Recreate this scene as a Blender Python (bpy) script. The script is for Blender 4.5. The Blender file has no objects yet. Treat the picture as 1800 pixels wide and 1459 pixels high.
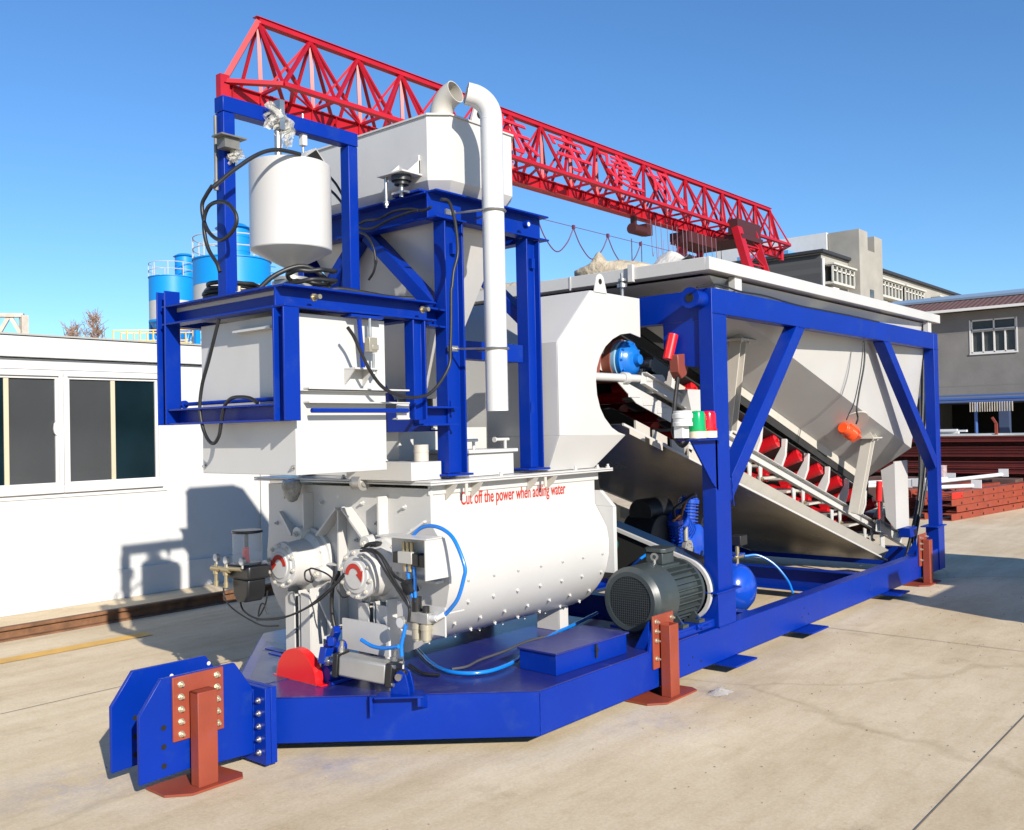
import bpy, bmesh, math, random
from mathutils import Vector, Matrix
random.seed(7)
SC = bpy.context.scene
COL = SC.collection
V = Vector
PI = math.pi

# ---------------------------------------------------------------- camera
cam_d = bpy.data.cameras.new('camera')
cam = bpy.data.objects.new('camera', cam_d)
COL.objects.link(cam)
cam_d.sensor_width = 36.0
cam_d.lens = 1665.0 / 1800.0 * 36.0
cam_d.clip_start = 0.05
cam_d.clip_end = 3000.0
cam.matrix_world = Matrix((( 0.647581,  0.002059, -0.761994, 0.0),
                           (-0.761698, -0.026237, -0.647400, 0.0),
                           (-0.021326,  0.999654, -0.015422, 1.6),
                           (0, 0, 0, 1)))
SC.camera = cam
# ---------------------------------------------------------------- sky and sun
SUN = V((-0.80, -1.93, 1.02)).normalized()        # direction towards the sun
elev = math.asin(SUN.z)
azim = math.atan2(SUN.x, SUN.y) % (2 * PI)
w = bpy.data.worlds.new('World')
SC.world = w
w.use_nodes = True
nt = w.node_tree
bg = nt.nodes['Background']
sky = nt.nodes.new('ShaderNodeTexSky')
sky.sky_type = 'NISHITA'
sky.sun_disc = False
sky.sun_elevation = elev
sky.sun_rotation = azim
sky.altitude = 0
sky.air_density = 1.0
sky.dust_density = 0.25
sky.ozone_density = 3.0
hsv = nt.nodes.new('ShaderNodeHueSaturation'); hsv.inputs['Saturation'].default_value = 1.08; hsv.inputs['Value'].default_value = 1.0
nt.links.new(sky.outputs[0], hsv.inputs['Color']); tint = nt.nodes.new('ShaderNodeMix'); tint.data_type = 'RGBA'; tint.blend_type = 'MULTIPLY'; tint.inputs['Factor'].default_value = 1.0; tint.inputs['B'].default_value = (1.02, 1.36, 1.66, 1)
nt.links.new(hsv.outputs[0], tint.inputs['A']); nt.links.new(tint.outputs['Result'], bg.inputs[0])
bg.inputs[1].default_value = 0.070
sd = bpy.data.lights.new('sun', 'SUN')
sd.energy = 5.0
sd.angle = math.radians(0.5)
sd.color = (1.0, 0.93, 0.82)
so = bpy.data.objects.new('sun', sd)
so.rotation_euler = SUN.to_track_quat('Z', 'Y').to_euler()
so.location = (0, 0, 30)
COL.objects.link(so)
SC.view_settings.view_transform = 'Standard'
SC.view_settings.look = 'None'
SC.view_settings.exposure = 0.53
SC.view_settings.gamma = 1.0

# ---------------------------------------------------------------- materials
MATS = {}
def mat(name, col, rough=0.5, metal=0.0, var=0.0, scale=3.0, bump=0.0, bscale=40.0, spec=0.5, dirt=None, dirt_amt=0.0, coat=0.0, alpha=None, trans=0.0):
    if name in MATS:
        return MATS[name]
    m = bpy.data.materials.new(name)
    m.use_nodes = True
    n = m.node_tree.nodes; L = m.node_tree.links
    p = n['Principled BSDF']
    c = (col[0], col[1], col[2], 1)
    p.inputs['Base Color'].default_value = c
    p.inputs['Roughness'].default_value = rough
    p.inputs['Metallic'].default_value = metal
    p.inputs['Specular IOR Level'].default_value = spec
    if coat: p.inputs['Coat Weight'].default_value = coat; p.inputs['Coat Roughness'].default_value = 0.12
    if trans: p.inputs['Transmission Weight'].default_value = trans
    if alpha is not None: p.inputs['Alpha'].default_value = alpha
    tc = n.new('ShaderNodeTexCoord')
    if var or dirt:
        nz = n.new('ShaderNodeTexNoise'); nz.inputs['Scale'].default_value = scale; nz.inputs['Detail'].default_value = 6
        L.new(tc.outputs['Object'], nz.inputs['Vector'])
        rmp = n.new('ShaderNodeValToRGB')
        k = var
        rmp.color_ramp.elements[0].position = 0.3; rmp.color_ramp.elements[1].position = 0.7
        rmp.color_ramp.elements[0].color = (c[0]*(1-k), c[1]*(1-k), c[2]*(1-k), 1)
        rmp.color_ramp.elements[1].color = (min(1, c[0]*(1+k)), min(1, c[1]*(1+k)), min(1, c[2]*(1+k)), 1)
        L.new(nz.outputs['Fac'], rmp.inputs[0])
        out = rmp.outputs[0]
        if dirt:
            n2 = n.new('ShaderNodeTexNoise'); n2.inputs['Scale'].default_value = scale*2.7; n2.inputs['Detail'].default_value = 9; n2.inputs['Roughness'].default_value = 0.7
            L.new(tc.outputs['Object'], n2.inputs['Vector'])
            r2 = n.new('ShaderNodeValToRGB'); r2.color_ramp.elements[0].position = 0.55; r2.color_ramp.elements[1].position = 0.75
            r2.color_ramp.elements[0].color = (0, 0, 0, 1); r2.color_ramp.elements[1].color = (dirt_amt,)*3 + (1,)
            L.new(n2.outputs['Fac'], r2.inputs[0])
            mx = n.new('ShaderNodeMix'); mx.data_type = 'RGBA'
            L.new(r2.outputs[0], mx.inputs['Factor']); L.new(out, mx.inputs['A']); mx.inputs['B'].default_value = (*dirt, 1)
            out = mx.outputs['Result']
        L.new(out, p.inputs['Base Color'])
        rr = n.new('ShaderNodeMapRange'); rr.inputs['To Min'].default_value = max(0.02, rough-0.08); rr.inputs['To Max'].default_value = min(1, rough+0.12)
        L.new(nz.outputs['Fac'], rr.inputs[0]); L.new(rr.outputs[0], p.inputs['Roughness'])
    if bump:
        nb = n.new('ShaderNodeTexNoise'); nb.inputs['Scale'].default_value = bscale; nb.inputs['Detail'].default_value = 4
        L.new(tc.outputs['Object'], nb.inputs['Vector'])
        b = n.new('ShaderNodeBump'); b.inputs['Strength'].default_value = bump; b.inputs['Distance'].default_value = 0.02
        L.new(nb.outputs['Fac'], b.inputs['Height']); L.new(b.outputs[0], p.inputs['Normal'])
    MATS[name] = m
    return m

BLUE = mat('blue_paint', (0.0002, 0.0215, 0.245), 0.36, var=0.08, scale=2.2, bump=0.05, bscale=9, dirt=(0.022, 0.055, 0.20), dirt_amt=0.38, coat=0.0, spec=0.22)
DECK = mat('deck_paint', (0.012, 0.018, 0.15), 0.34, var=0.25, scale=1.6, bump=0.06, bscale=30, dirt=(0.13, 0.14, 0.22), dirt_amt=0.5, coat=0.2)
WHITE = mat('white_paint', (0.48, 0.47, 0.455), 0.34, var=0.035, scale=2.0, bump=0.10, bscale=3.5, dirt=(0.40, 0.38, 0.34), dirt_amt=0.22, coat=0.1)
WHITE2 = mat('warm_white_paint', (0.46, 0.43, 0.38), 0.42, var=0.05, scale=4.0, dirt=(0.30, 0.27, 0.22), dirt_amt=0.35)
PANEL = mat('cabin_panel', (0.54, 0.54, 0.53), 0.45, var=0.03, scale=1.0, bump=0.10, bscale=1.2, dirt=(0.40, 0.385, 0.35), dirt_amt=0.35)
PVC = mat('pvc_frame', (0.60, 0.59, 0.58), 0.4, var=0.02, dirt=(0.6, 0.6, 0.6), dirt_amt=0.15)
CREAM = mat('cream_sash', (0.50, 0.44, 0.31), 0.5, var=0.03)
RED = mat('crane_red', (0.36, 0.004, 0.013), 0.42, var=0.12, scale=1.0, dirt=(0.25, 0.02, 0.02), dirt_amt=0.4)
LRED = mat('crane_letter_red', (0.55, 0.018, 0.035), 0.5)
ROLL = mat('idler_red', (0.50, 0.006, 0.012), 0.30, var=0.12, scale=8, coat=0.3)
SIGR = mat('signal_red', (0.72, 0.010, 0.012), 0.28, var=0.04, coat=0.3)
PRIM = mat('primer_redbrown', (0.235, 0.042, 0.020), 0.50, var=0.14, scale=5, bump=0.06, bscale=25, dirt=(0.16, 0.06, 0.09), dirt_amt=0.55)
STEELR = mat('beam_redbrown', (0.13, 0.014, 0.009), 0.6, var=0.2, scale=3, dirt=(0.07, 0.015, 0.01), dirt_amt=0.6)
BOLT = mat('zinc_bolt', (0.62, 0.57, 0.44), 0.32, metal=0.85, var=0.15, scale=30)
STEEL = mat('bare_steel', (0.45, 0.44, 0.42), 0.35, metal=0.9, var=0.15, scale=14)
ALU = mat('cast_aluminium', (0.40, 0.39, 0.37), 0.38, metal=0.55, var=0.06, scale=6)
BLACK = mat('black_rubber', (0.012, 0.012, 0.013), 0.45, var=0.2, scale=20, bump=0.05)
BLK2 = mat('black_plastic', (0.016, 0.016, 0.017), 0.35)
BELT = mat('belt_rubber', (0.018, 0.018, 0.018), 0.7, var=0.25, scale=4)
GREY = mat('motor_grey', (0.036, 0.046, 0.048), 0.36, var=0.10, scale=6, dirt=(0.09, 0.10, 0.10), dirt_amt=0.3)
DGREY = mat('motor_grille', (0.006, 0.007, 0.008), 0.6)
HOSE = mat('blue_hose', (0.003, 0.16, 0.58), 0.25, coat=0.4)
CBLUE = mat('compressor_blue', (0.005, 0.055, 0.42), 0.22, var=0.1, scale=9, coat=0.4)
SKYB = mat('cap_blue', (0.004, 0.13, 0.50), 0.3, var=0.05, coat=0.2)
SILOB = mat('silo_blue', (0.0, 0.22, 0.62), 0.42, var=0.05, scale=0.7)
SILOW = mat('silo_white', (0.42, 0.42, 0.42), 0.5, var=0.04)
TEXTR = mat('warning_red', (0.42, 0.022, 0.010), 0.5)
ORANGE = mat('vibrator_orange', (0.80, 0.075, 0.010), 0.35, var=0.06, coat=0.2)
YEL = mat('railing_yellow', (0.72, 0.45, 0.12), 0.5, var=0.1)
GREENL = mat('green_lens', (0.0, 0.30, 0.09), 0.15, coat=0.4)
REDL = mat('red_lens', (0.62, 0.0, 0.008), 0.15, coat=0.4)
BEIGE = mat('lamp_base', (0.60, 0.55, 0.42), 0.4)
BRASS = mat('brass_fitting', (0.40, 0.33, 0.20), 0.38, metal=0.7)
PLAST = mat('plastic_film', (0.55, 0.54, 0.50), 0.15, bump=1.0, bscale=35, var=0.3, scale=18, alpha=0.5)
SACK = mat('woven_sack', (0.40, 0.34, 0.25), 0.55, bump=0.8, bscale=26, var=0.22, scale=9, dirt=(0.22, 0.17, 0.11), dirt_amt=0.6)
PSACK = mat('plastic_sheet_bundle', (0.62, 0.58, 0.52), 0.35, bump=0.8, bscale=14, var=0.15, scale=5)
CLEAR = mat('clear_reservoir', (0.80, 0.80, 0.80), 0.06, alpha=0.22)
GLASS = mat('window_glass', (0.060, 0.064, 0.067), 0.06, var=0.2, scale=0.8, spec=0.3, alpha=0.78)
GLASS2 = mat('dark_glass', (0.005, 0.014, 0.019), 0.05, spec=0.3, var=0.4, scale=1.5)
FARG = mat('far_glass', (0.07, 0.075, 0.07), 0.12, var=0.5, scale=1.5)
RUST = mat('rusty_rail', (0.16, 0.075, 0.035), 0.75, var=0.35, scale=9, bump=0.3, bscale=40)
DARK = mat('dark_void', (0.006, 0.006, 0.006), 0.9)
TEAL = mat('teal_pulley', (0.01, 0.12, 0.11), 0.4)
GSTEEL = mat('weathered_steel', (0.42, 0.38, 0.33), 0.7, var=0.2)
RENDER = mat('grey_render', (0.17, 0.165, 0.16), 0.85, var=0.10, scale=1.4, bump=0.2, bscale=6, dirt=(0.13, 0.127, 0.125), dirt_amt=0.5)
BRICKL = mat('beige_render', (0.29, 0.272, 0.24), 0.85, var=0.12, scale=0.8, bump=0.3, bscale=3)
LWHITE = mat('washed_white', (0.56, 0.56, 0.56), 0.6, var=0.04)
GREYC = mat('dusty_cable', (0.05, 0.05, 0.06), 0.7)
BARK = mat('bare_bark', (0.18, 0.11, 0.075), 0.9, var=0.2)
TWIG = mat('dry_twigs', (0.30, 0.20, 0.15), 0.9, var=0.3, scale=2)

def brick_mat():
    m = bpy.data.materials.new('grey_brick'); m.use_nodes = True
    n = m.node_tree.nodes; L = m.node_tree.links; p = n['Principled BSDF']
    tc = n.new('ShaderNodeTexCoord'); mp = n.new('ShaderNodeMapping'); mp.inputs['Rotation'].default_value = (PI/2, 0, PI/2)
    L.new(tc.outputs['Object'], mp.inputs[0])
    b = n.new('ShaderNodeTexBrick'); b.inputs['Scale'].default_value = 1.5
    b.inputs['Color1'].default_value = (0.085, 0.085, 0.087, 1); b.inputs['Color2'].default_value = (0.035, 0.035, 0.038, 1); b.inputs['Mortar'].default_value = (0.06, 0.06, 0.06, 1)
    b.inputs['Brick Width'].default_value = 0.5; b.inputs['Row Height'].default_value = 0.22
    L.new(mp.outputs[0], b.inputs[0]); L.new(b.outputs[0], p.inputs['Base Color']); p.inputs['Roughness'].default_value = 0.85
    return m
BRICKG = brick_mat()

def tile_mat():
    m = bpy.data.materials.new('brown_roof_tile'); m.use_nodes = True
    n = m.node_tree.nodes; L = m.node_tree.links; p = n['Principled BSDF']
    tc = n.new('ShaderNodeTexCoord'); wv = n.new('ShaderNodeTexWave'); wv.bands_direction = 'Y'; wv.inputs['Scale'].default_value = 1.6
    L.new(tc.outputs['Object'], wv.inputs[0])
    r = n.new('ShaderNodeValToRGB'); r.color_ramp.elements[0].color = (0.07, 0.032, 0.025, 1); r.color_ramp.elements[1].color = (0.21, 0.11, 0.09, 1)
    L.new(wv.outputs[0], r.inputs[0]); L.new(r.outputs[0], p.inputs['Base Color']); p.inputs['Roughness'].default_value = 0.7
    return m
TILE = tile_mat()

def tread_mat():
    m = bpy.data.materials.new('chequer_plate'); m.use_nodes = True
    n = m.node_tree.nodes; L = m.node_tree.links; p = n['Principled BSDF']
    tc = n.new('ShaderNodeTexCoord')
    mp = n.new('ShaderNodeMapping'); mp.inputs['Rotation'].default_value = (0, 0, PI/4); L.new(tc.outputs['Object'], mp.inputs[0])
    b = n.new('ShaderNodeTexBrick'); b.inputs['Scale'].default_value = 15; b.inputs['Mortar Size'].default_value = 0.2; b.inputs['Mortar Smooth'].default_value = 0.6
    b.inputs['Color1'].default_value = (1, 1, 1, 1); b.inputs['Color2'].default_value = (1, 1, 1, 1); b.inputs['Mortar'].default_value = (0, 0, 0, 1)
    L.new(mp.outputs[0], b.inputs[0])
    bp = n.new('ShaderNodeBump'); bp.inputs['Strength'].default_value = 1.0; bp.inputs['Distance'].default_value = 0.006
    L.new(b.outputs['Color'], bp.inputs['Height']); L.new(bp.outputs[0], p.inputs['Normal'])
    nz = n.new('ShaderNodeTexNoise'); nz.inputs['Scale'].default_value = 3.5; nz.inputs['Detail'].default_value = 8; L.new(tc.outputs['Object'], nz.inputs[0])
    r = n.new('ShaderNodeValToRGB'); r.color_ramp.elements[0].position = 0.35; r.color_ramp.elements[1].position = 0.72
    r.color_ramp.elements[0].color = (0.03, 0.04, 0.22, 1); r.color_ramp.elements[1].color = (0.20, 0.21, 0.32, 1)
    L.new(nz.outputs[0], r.inputs[0])
    lug = n.new('ShaderNodeMapRange'); lug.inputs['To Min'].default_value = 0.38; lug.inputs['To Max'].default_value = 1.15; L.new(b.outputs['Color'], lug.inputs[0])
    mu = n.new('ShaderNodeMix'); mu.data_type = 'RGBA'; mu.blend_type = 'MULTIPLY'; mu.inputs['Factor'].default_value = 1.0; L.new(r.outputs[0], mu.inputs['A']); L.new(lug.outputs[0], mu.inputs['B']); L.new(mu.outputs['Result'], p.inputs['Base Color']); p.inputs['Roughness'].default_value = 0.30
    return m
TREAD = tread_mat()

def concrete_mat():
    m = bpy.data.materials.new('yard_concrete'); m.use_nodes = True
    n = m.node_tree.nodes; L = m.node_tree.links; p = n['Principled BSDF']
    tc = n.new('ShaderNodeTexCoord')
    def noise(s, d, r=0.5, stretch=None, rot=0.0):
        z = n.new('ShaderNodeTexNoise'); z.inputs['Scale'].default_value = s; z.inputs['Detail'].default_value = d; z.inputs['Roughness'].default_value = r
        if stretch:
            mp = n.new('ShaderNodeMapping'); mp.inputs['Scale'].default_value = stretch; mp.inputs['Rotation'].default_value = (0, 0, rot)
            L.new(tc.outputs['Object'], mp.inputs[0]); L.new(mp.outputs[0], z.inputs['Vector'])
        else: L.new(tc.outputs['Object'], z.inputs['Vector'])
        return z
    def ramp(src, a, b, ca, cb):
        r = n.new('ShaderNodeValToRGB'); r.color_ramp.elements[0].position = a; r.color_ramp.elements[1].position = b
        r.color_ramp.elements[0].color = (*ca, 1); r.color_ramp.elements[1].color = (*cb, 1); L.new(src, r.inputs[0]); return r.outputs[0]
    def mult(a, b):
        x = n.new('ShaderNodeMix'); x.data_type = 'RGBA'; x.blend_type = 'MULTIPLY'; x.inputs['Factor'].default_value = 1.0
        L.new(a, x.inputs['A']); L.new(b, x.inputs['B']); return x.outputs['Result']
    base = ramp(noise(0.55, 6, 0.6).outputs[0], 0.32, 0.70, (0.57, 0.46, 0.31), (0.70, 0.59, 0.42))
    streak = ramp(noise(1.1, 7, 0.62, (0.55, 2.4, 1), 0.5).outputs[0], 0.30, 0.60, (0.84, 0.81, 0.76), (1, 1, 1))
    blot = ramp(noise(2.3, 8, 0.65).outputs[0], 0.60, 0.78, (1, 1, 1), (0.72, 0.69, 0.66))
    fine = ramp(noise(60, 3, 0.6).outputs[0], 0.3, 0.7, (0.90, 0.90, 0.90), (1.06, 1.06, 1.06))
    mid = ramp(noise(8.5, 7, 0.7).outputs[0], 0.36, 0.52, (0.93, 0.915, 0.89), (1, 1, 1))
    arcs = ramp(noise(3.2, 5, 0.6, (0.35, 3.2, 1), -0.9).outputs[0], 0.38, 0.50, (0.955, 0.94, 0.915), (1, 1, 1))
    grit = ramp(noise(150, 2, 0.5).outputs[0], 0.30, 0.38, (0.78, 0.76, 0.73), (1, 1, 1))
    c = mult(mult(mult(mult(mult(mult(base, streak), blot), fine), mid), arcs), grit)
    vor = n.new('ShaderNodeTexVoronoi'); vor.feature = 'DISTANCE_TO_EDGE'; vor.inputs['Scale'].default_value = 0.16
    wz = noise(1.4, 5)
    mxv = n.new('ShaderNodeMix'); mxv.data_type = 'RGBA'; mxv.blend_type = 'ADD'; mxv.inputs['Factor'].default_value = 0.35
    L.new(tc.outputs['Object'], mxv.inputs['A']); L.new(wz.outputs['Color'], mxv.inputs['B']); L.new(mxv.outputs['Result'], vor.inputs['Vector'])
    crack = ramp(vor.outputs['Distance'], 0.0009, 0.0022, (0.84, 0.83, 0.80), (1, 1, 1))
    c = mult(c, crack)
    sp = noise(5.0, 8, 0.75)
    for (ox, oy, rad, amt) in ((2.95, 3.66, 0.42, 0.40), (1.95, 4.45, 0.40, 0.32), (4.40, 2.75, 0.38, 0.30), (5.15, 2.72, 0.30, 0.18), (2.3, 4.25, 0.5, 0.2)):
        vd = n.new('ShaderNodeVectorMath'); vd.operation = 'DISTANCE'; L.new(tc.outputs['Object'], vd.inputs[0]); vd.inputs[1].default_value = (ox, oy, 0)
        mr = n.new('ShaderNodeMapRange'); mr.inputs['From Min'].default_value = rad; mr.inputs['From Max'].default_value = 0.0; mr.inputs['To Min'].default_value = 0.0; mr.inputs['To Max'].default_value = amt
        L.new(vd.outputs['Value'], mr.inputs[0])
        mm = n.new('ShaderNodeMath'); mm.operation = 'MULTIPLY'; L.new(mr.outputs[0], mm.inputs[0])
        ms = n.new('ShaderNodeMapRange'); ms.inputs['From Min'].default_value = 0.42; ms.inputs['From Max'].default_value = 0.62; L.new(sp.outputs[0], ms.inputs[0]); L.new(ms.outputs[0], mm.inputs[1])
        xx = n.new('ShaderNodeMix'); xx.data_type = 'RGBA'; L.new(mm.outputs[0], xx.inputs['Factor']); L.new(c, xx.inputs['A']); xx.inputs['B'].default_value = (0.10, 0.16, 0.42, 1); c = xx.outputs['Result']
    L.new(c, p.inputs['Base Color'])
    p.inputs['Roughness'].default_value = 0.82
    p.inputs['Specular IOR Level'].default_value = 0.3
    nb = noise(35, 6, 0.7)
    bp = n.new('ShaderNodeBump'); bp.inputs['Strength'].default_value = 0.18; bp.inputs['Distance'].default_value = 0.01
    L.new(nb.outputs[0], bp.inputs['Height']); L.new(bp.outputs[0], p.inputs['Normal'])
    return m
CONC = concrete_mat()
PAINTY = mat('worn_yellow_line', (0.62, 0.36, 0.08), 0.7, var=0.15, scale=6, dirt=(0.45, 0.36, 0.24), dirt_amt=0.8)
JOINT = mat('joint_filler', (0.17, 0.145, 0.115), 0.9, var=0.3, scale=5)

# ---------------------------------------------------------------- mesh building
def basis(d, up=V((0, 0, 1))):
    d = V(d).normalized(); up = V(up)
    if abs(d.dot(up.normalized())) > 0.999: up = V((1, 0, 0))
    s = d.cross(up).normalized(); u = s.cross(d).normalized()
    return d, s, u

class B:
    def __init__(s): s.v = []; s.f = []; s.mi = []; s.m = 0
    def mat(s, i): s.m = i; return s
    def add(s, vs, fs):
        k = len(s.v); s.v += [tuple(v) for v in vs]
        for f in fs: s.f.append([i + k for i in f]); s.mi.append(s.m)
        return s
    def box(s, x0, x1, y0, y1, z0, z1):
        vs = [(x, y, z) for x in (x0, x1) for y in (y0, y1) for z in (z0, z1)]
        return s.add(vs, [(0,1,3,2),(4,6,7,5),(0,4,5,1),(2,3,7,6),(0,2,6,4),(1,5,7,3)])
    def frus(s, a, b):                         # two quads (lists of 4 points) joined into a closed solid
        return s.add(list(a) + list(b), [(3,2,1,0),(4,5,6,7),(0,1,5,4),(1,2,6,5),(2,3,7,6),(3,0,4,7)])
    def loft(s, a, b, cap=True):               # two equal polygons
        n = len(a); fs = [(i, (i+1) % n, n+(i+1) % n, n+i) for i in range(n)]
        if cap: fs += [list(range(n))[::-1], list(range(n, 2*n))]
        return s.add(list(a) + list(b), fs)
    def beam(s, p0, p1, wd, ht, up=(0, 0, 1)):
        p0, p1 = V(p0), V(p1); d, sd, u = basis(p1-p0, up)
        q = lambda p: [p + sd*a*wd/2 + u*b*ht/2 for a, b in ((-1,-1),(1,-1),(1,1),(-1,1))]
        return s.loft(q(p0), q(p1))
    def ibeam(s, p0, p1, wd, ht, t=0.008, up=(0, 0, 1)):   # flanges perpendicular to up
        p0, p1 = V(p0), V(p1); d, sd, u = basis(p1-p0, up)
        a, b, c = wd/2, ht/2, t/2
        pr = [(-a,-b),(a,-b),(a,-b+t),(c,-b+t),(c,b-t),(a,b-t),(a,b),(-a,b),(-a,b-t),(-c,b-t),(-c,-b+t),(-a,-b+t)]
        q = lambda p: [p + sd*x + u*y for x, y in pr]
        return s.loft(q(p0), q(p1))
    def chan(s, p0, p1, wd, ht, t=0.008, up=(0, 0, 1), side=1):   # web on the +side*side edge, open towards the other
        p0, p1 = V(p0), V(p1); d, sd, u = basis(p1-p0, up); sd = sd*side
        a, b = wd/2, ht/2
        pr = [(a,-b),(a,b),(-a,b),(-a,b-t),(a-t,b-t),(a-t,-b+t),(-a,-b+t),(-a,-b)]
        q = lambda p: [p + sd*x + u*y for x, y in pr]
        return s.loft(q(p0), q(p1))
    def cyl(s, p0, p1, r, r2=None, n=24, cap=True):
        p0, p1 = V(p0), V(p1); d, sd, u = basis(p1-p0); r2 = r if r2 is None else r2
        a = [p0 + (sd*math.cos(2*PI*i/n) + u*math.sin(2*PI*i/n))*r for i in range(n)]
        b = [p1 + (sd*math.cos(2*PI*i/n) + u*math.sin(2*PI*i/n))*r2 for i in range(n)]
        return s.loft(a, b, cap)
    def lathe(s, p0, ax, prof, n=32, closed=False):        # prof: (t along axis, radius)
        p0 = V(p0); d, sd, u = basis(ax)
        vs = []
        for t, r in prof:
            vs += [p0 + d*t + (sd*math.cos(2*PI*i/n) + u*math.sin(2*PI*i/n))*max(r, 1e-4) for i in range(n)]
        k = len(prof); fs = []
        for j in range(k-1 if not closed else k):
            jn = (j+1) % k
            fs += [(j*n+i, j*n+(i+1) % n, jn*n+(i+1) % n, jn*n+i) for i in range(n)]
        if not closed: fs += [list(range(n))[::-1], list(range((k-1)*n, k*n))]
        return s.add(vs, fs)
    def prism(s, poly, plane, a, b):
        f = {'xy': lambda p, t: (p[0], p[1], t), 'xz': lambda p, t: (p[0], t, p[1]), 'yz': lambda p, t: (t, p[0], p[1])}[plane]
        return s.loft([f(p, a) for p in poly], [f(p, b) for p in poly])
    def quad(s, pts, th, nrm):                 # plate of thickness th from a planar polygon
        nrm = V(nrm).normalized()
        return s.loft([V(p) for p in pts], [V(p) + nrm*th for p in pts])
    def tube(s, pts, r, n=10, smooth=True, cap=True):
        P = [V(p) for p in pts]
        if smooth and len(P) > 2:
            Q = []
            E = [P[0]*2-P[1]] + P + [P[-1]*2-P[-2]]
            for i in range(1, len(E)-2):
                for k in range(6):
                    t = k/6
                    Q.append(0.5*((2*E[i]) + (E[i+1]-E[i-1])*t + (2*E[i-1]-5*E[i]+4*E[i+1]-E[i+2])*t*t + (3*E[i]-E[i-1]-3*E[i+1]+E[i+2])*t**3))
            Q.append(P[-1]); P = Q
        d, sd, u = basis(P[1]-P[0])
        rings = []
        for i, p in enumerate(P):
            t = (P[min(i+1, len(P)-1)] - P[max(i-1, 0)])
            if t.length < 1e-7: t = d
            t.normalize()
            sd = (sd - t*sd.dot(t)); sd = sd.normalized() if sd.length > 1e-6 else basis(t)[1]
            u = sd.cross(t)
            rr = r[i] if isinstance(r, (list, tuple)) else r
            rings.append([p + (sd*math.cos(2*PI*k/n) + u*math.sin(2*PI*k/n))*rr for k in range(n)])
        vs = [v for ring in rings for v in ring]; fs = []
        for j in range(len(rings)-1):
            fs += [(j*n+i, j*n+(i+1) % n, (j+1)*n+(i+1) % n, (j+1)*n+i) for i in range(n)]
        if cap: fs += [list(range(n))[::-1], list(range((len(rings)-1)*n, len(rings)*n))]
        return s.add(vs, fs)
    def pipe_open(s, pts, r, th, n=28):        # hollow tube, open at the end
        s.tube(pts, r, n, smooth=False, cap=False)
        k = len(s.v)
        P = [V(p) for p in pts]
        s.tube(pts, r-th, n, smooth=False, cap=False)
        a = k-n; b = len(s.v)-n
        for i in range(n):
            s.f.append([a+i, a+(i+1) % n, b+(i+1) % n, b+i]); s.mi.append(s.m)
        return s
    def bolt(s, p, ax, r=0.012, h=0.012):
        p = V(p); d = V(ax).normalized()
        s.cyl(p, p + d*h*0.35, r*1.35, n=12); s.cyl(p + d*h*0.35, p + d*h, r, n=6); s.cyl(p + d*h, p + d*h*1.6, r*0.5, n=8)
        return s

ORG = {}
def world_loc(o):
    return ORG[o.name]
def link(o, loc, parent):
    loc = V(loc)
    if parent:
        o.parent = parent; o.location = loc - ORG[parent.name]
    else: o.location = loc
    COL.objects.link(o); ORG[o.name] = loc
def tag(o, label=None, cat=None, group=None, kind=None):
    if label: o['label'] = label
    if cat: o['category'] = cat
    if group: o['group'] = group
    if kind: o['kind'] = kind
    return o
def obj(name, b, mats, parent=None, bevel=0.0, smooth=35, label=None, cat=None, group=None, kind=None, org=None):
    me = bpy.data.meshes.new(name)
    vs = b.v
    if org is None:
        lo = [min(v[i] for v in vs) for i in range(3)]; hi = [max(v[i] for v in vs) for i in range(3)]
        c = V([(lo[i]+hi[i])/2 for i in range(3)])
        if parent is None: c.z = lo[2]
    else: c = V(org)
    me.from_pydata([tuple(V(v)-c) for v in vs], [], b.f)
    for m in (mats if isinstance(mats, (list, tuple)) else [mats]): me.materials.append(m)
    me.polygons.foreach_set('material_index', b.mi)
    bm = bmesh.new(); bm.from_mesh(me); bmesh.ops.recalc_face_normals(bm, faces=bm.faces)
    for f in bm.faces: f.smooth = True
    bm.to_mesh(me); bm.free()
    me.set_sharp_from_angle(angle=math.radians(smooth))
    o = bpy.data.objects.new(name, me)
    link(o, c, parent)
    if bevel:
        md = o.modifiers.new('bevel', 'BEVEL'); md.width = bevel; md.segments = 2; md.limit_method = 'ANGLE'; md.angle_limit = math.radians(40); md.harden_normals = False
    tag(o, label, cat, group, kind)
    return o
def objs(name, b, mats, parent, per=1, **k):      # every separate piece of b becomes a mesh of its own
    par = list(range(len(b.v)))
    def fd(i):
        while par[i] != i: par[i] = par[par[i]]; i = par[i]
        return i
    for f in b.f:
        for i in f[1:]: par[fd(i)] = fd(f[0])
    groups = {}
    for f, mi in zip(b.f, b.mi): groups.setdefault(fd(f[0]), []).append((f, mi))
    out = []; gl = sorted(groups.values(), key=lambda fs: min(fs[0][0]))
    for i in range(0, len(gl), per):
        fs = [f for g_ in gl[i:i+per] for f in g_]
        idx = sorted({i for f, _ in fs for i in f}); mp = {i: j for j, i in enumerate(idx)}
        n = B(); n.v = [b.v[i] for i in idx]; n.f = [[mp[i] for i in f] for f, _ in fs]; n.mi = [mi for _, mi in fs]
        out.append(obj(name, n, mats, parent, **k))
    return out
def empty(name, loc, label, cat, group=None):
    o = bpy.data.objects.new(name, None); o.empty_display_size = 0.2
    link(o, loc, None); tag(o, label, cat, group)
    return o
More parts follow.
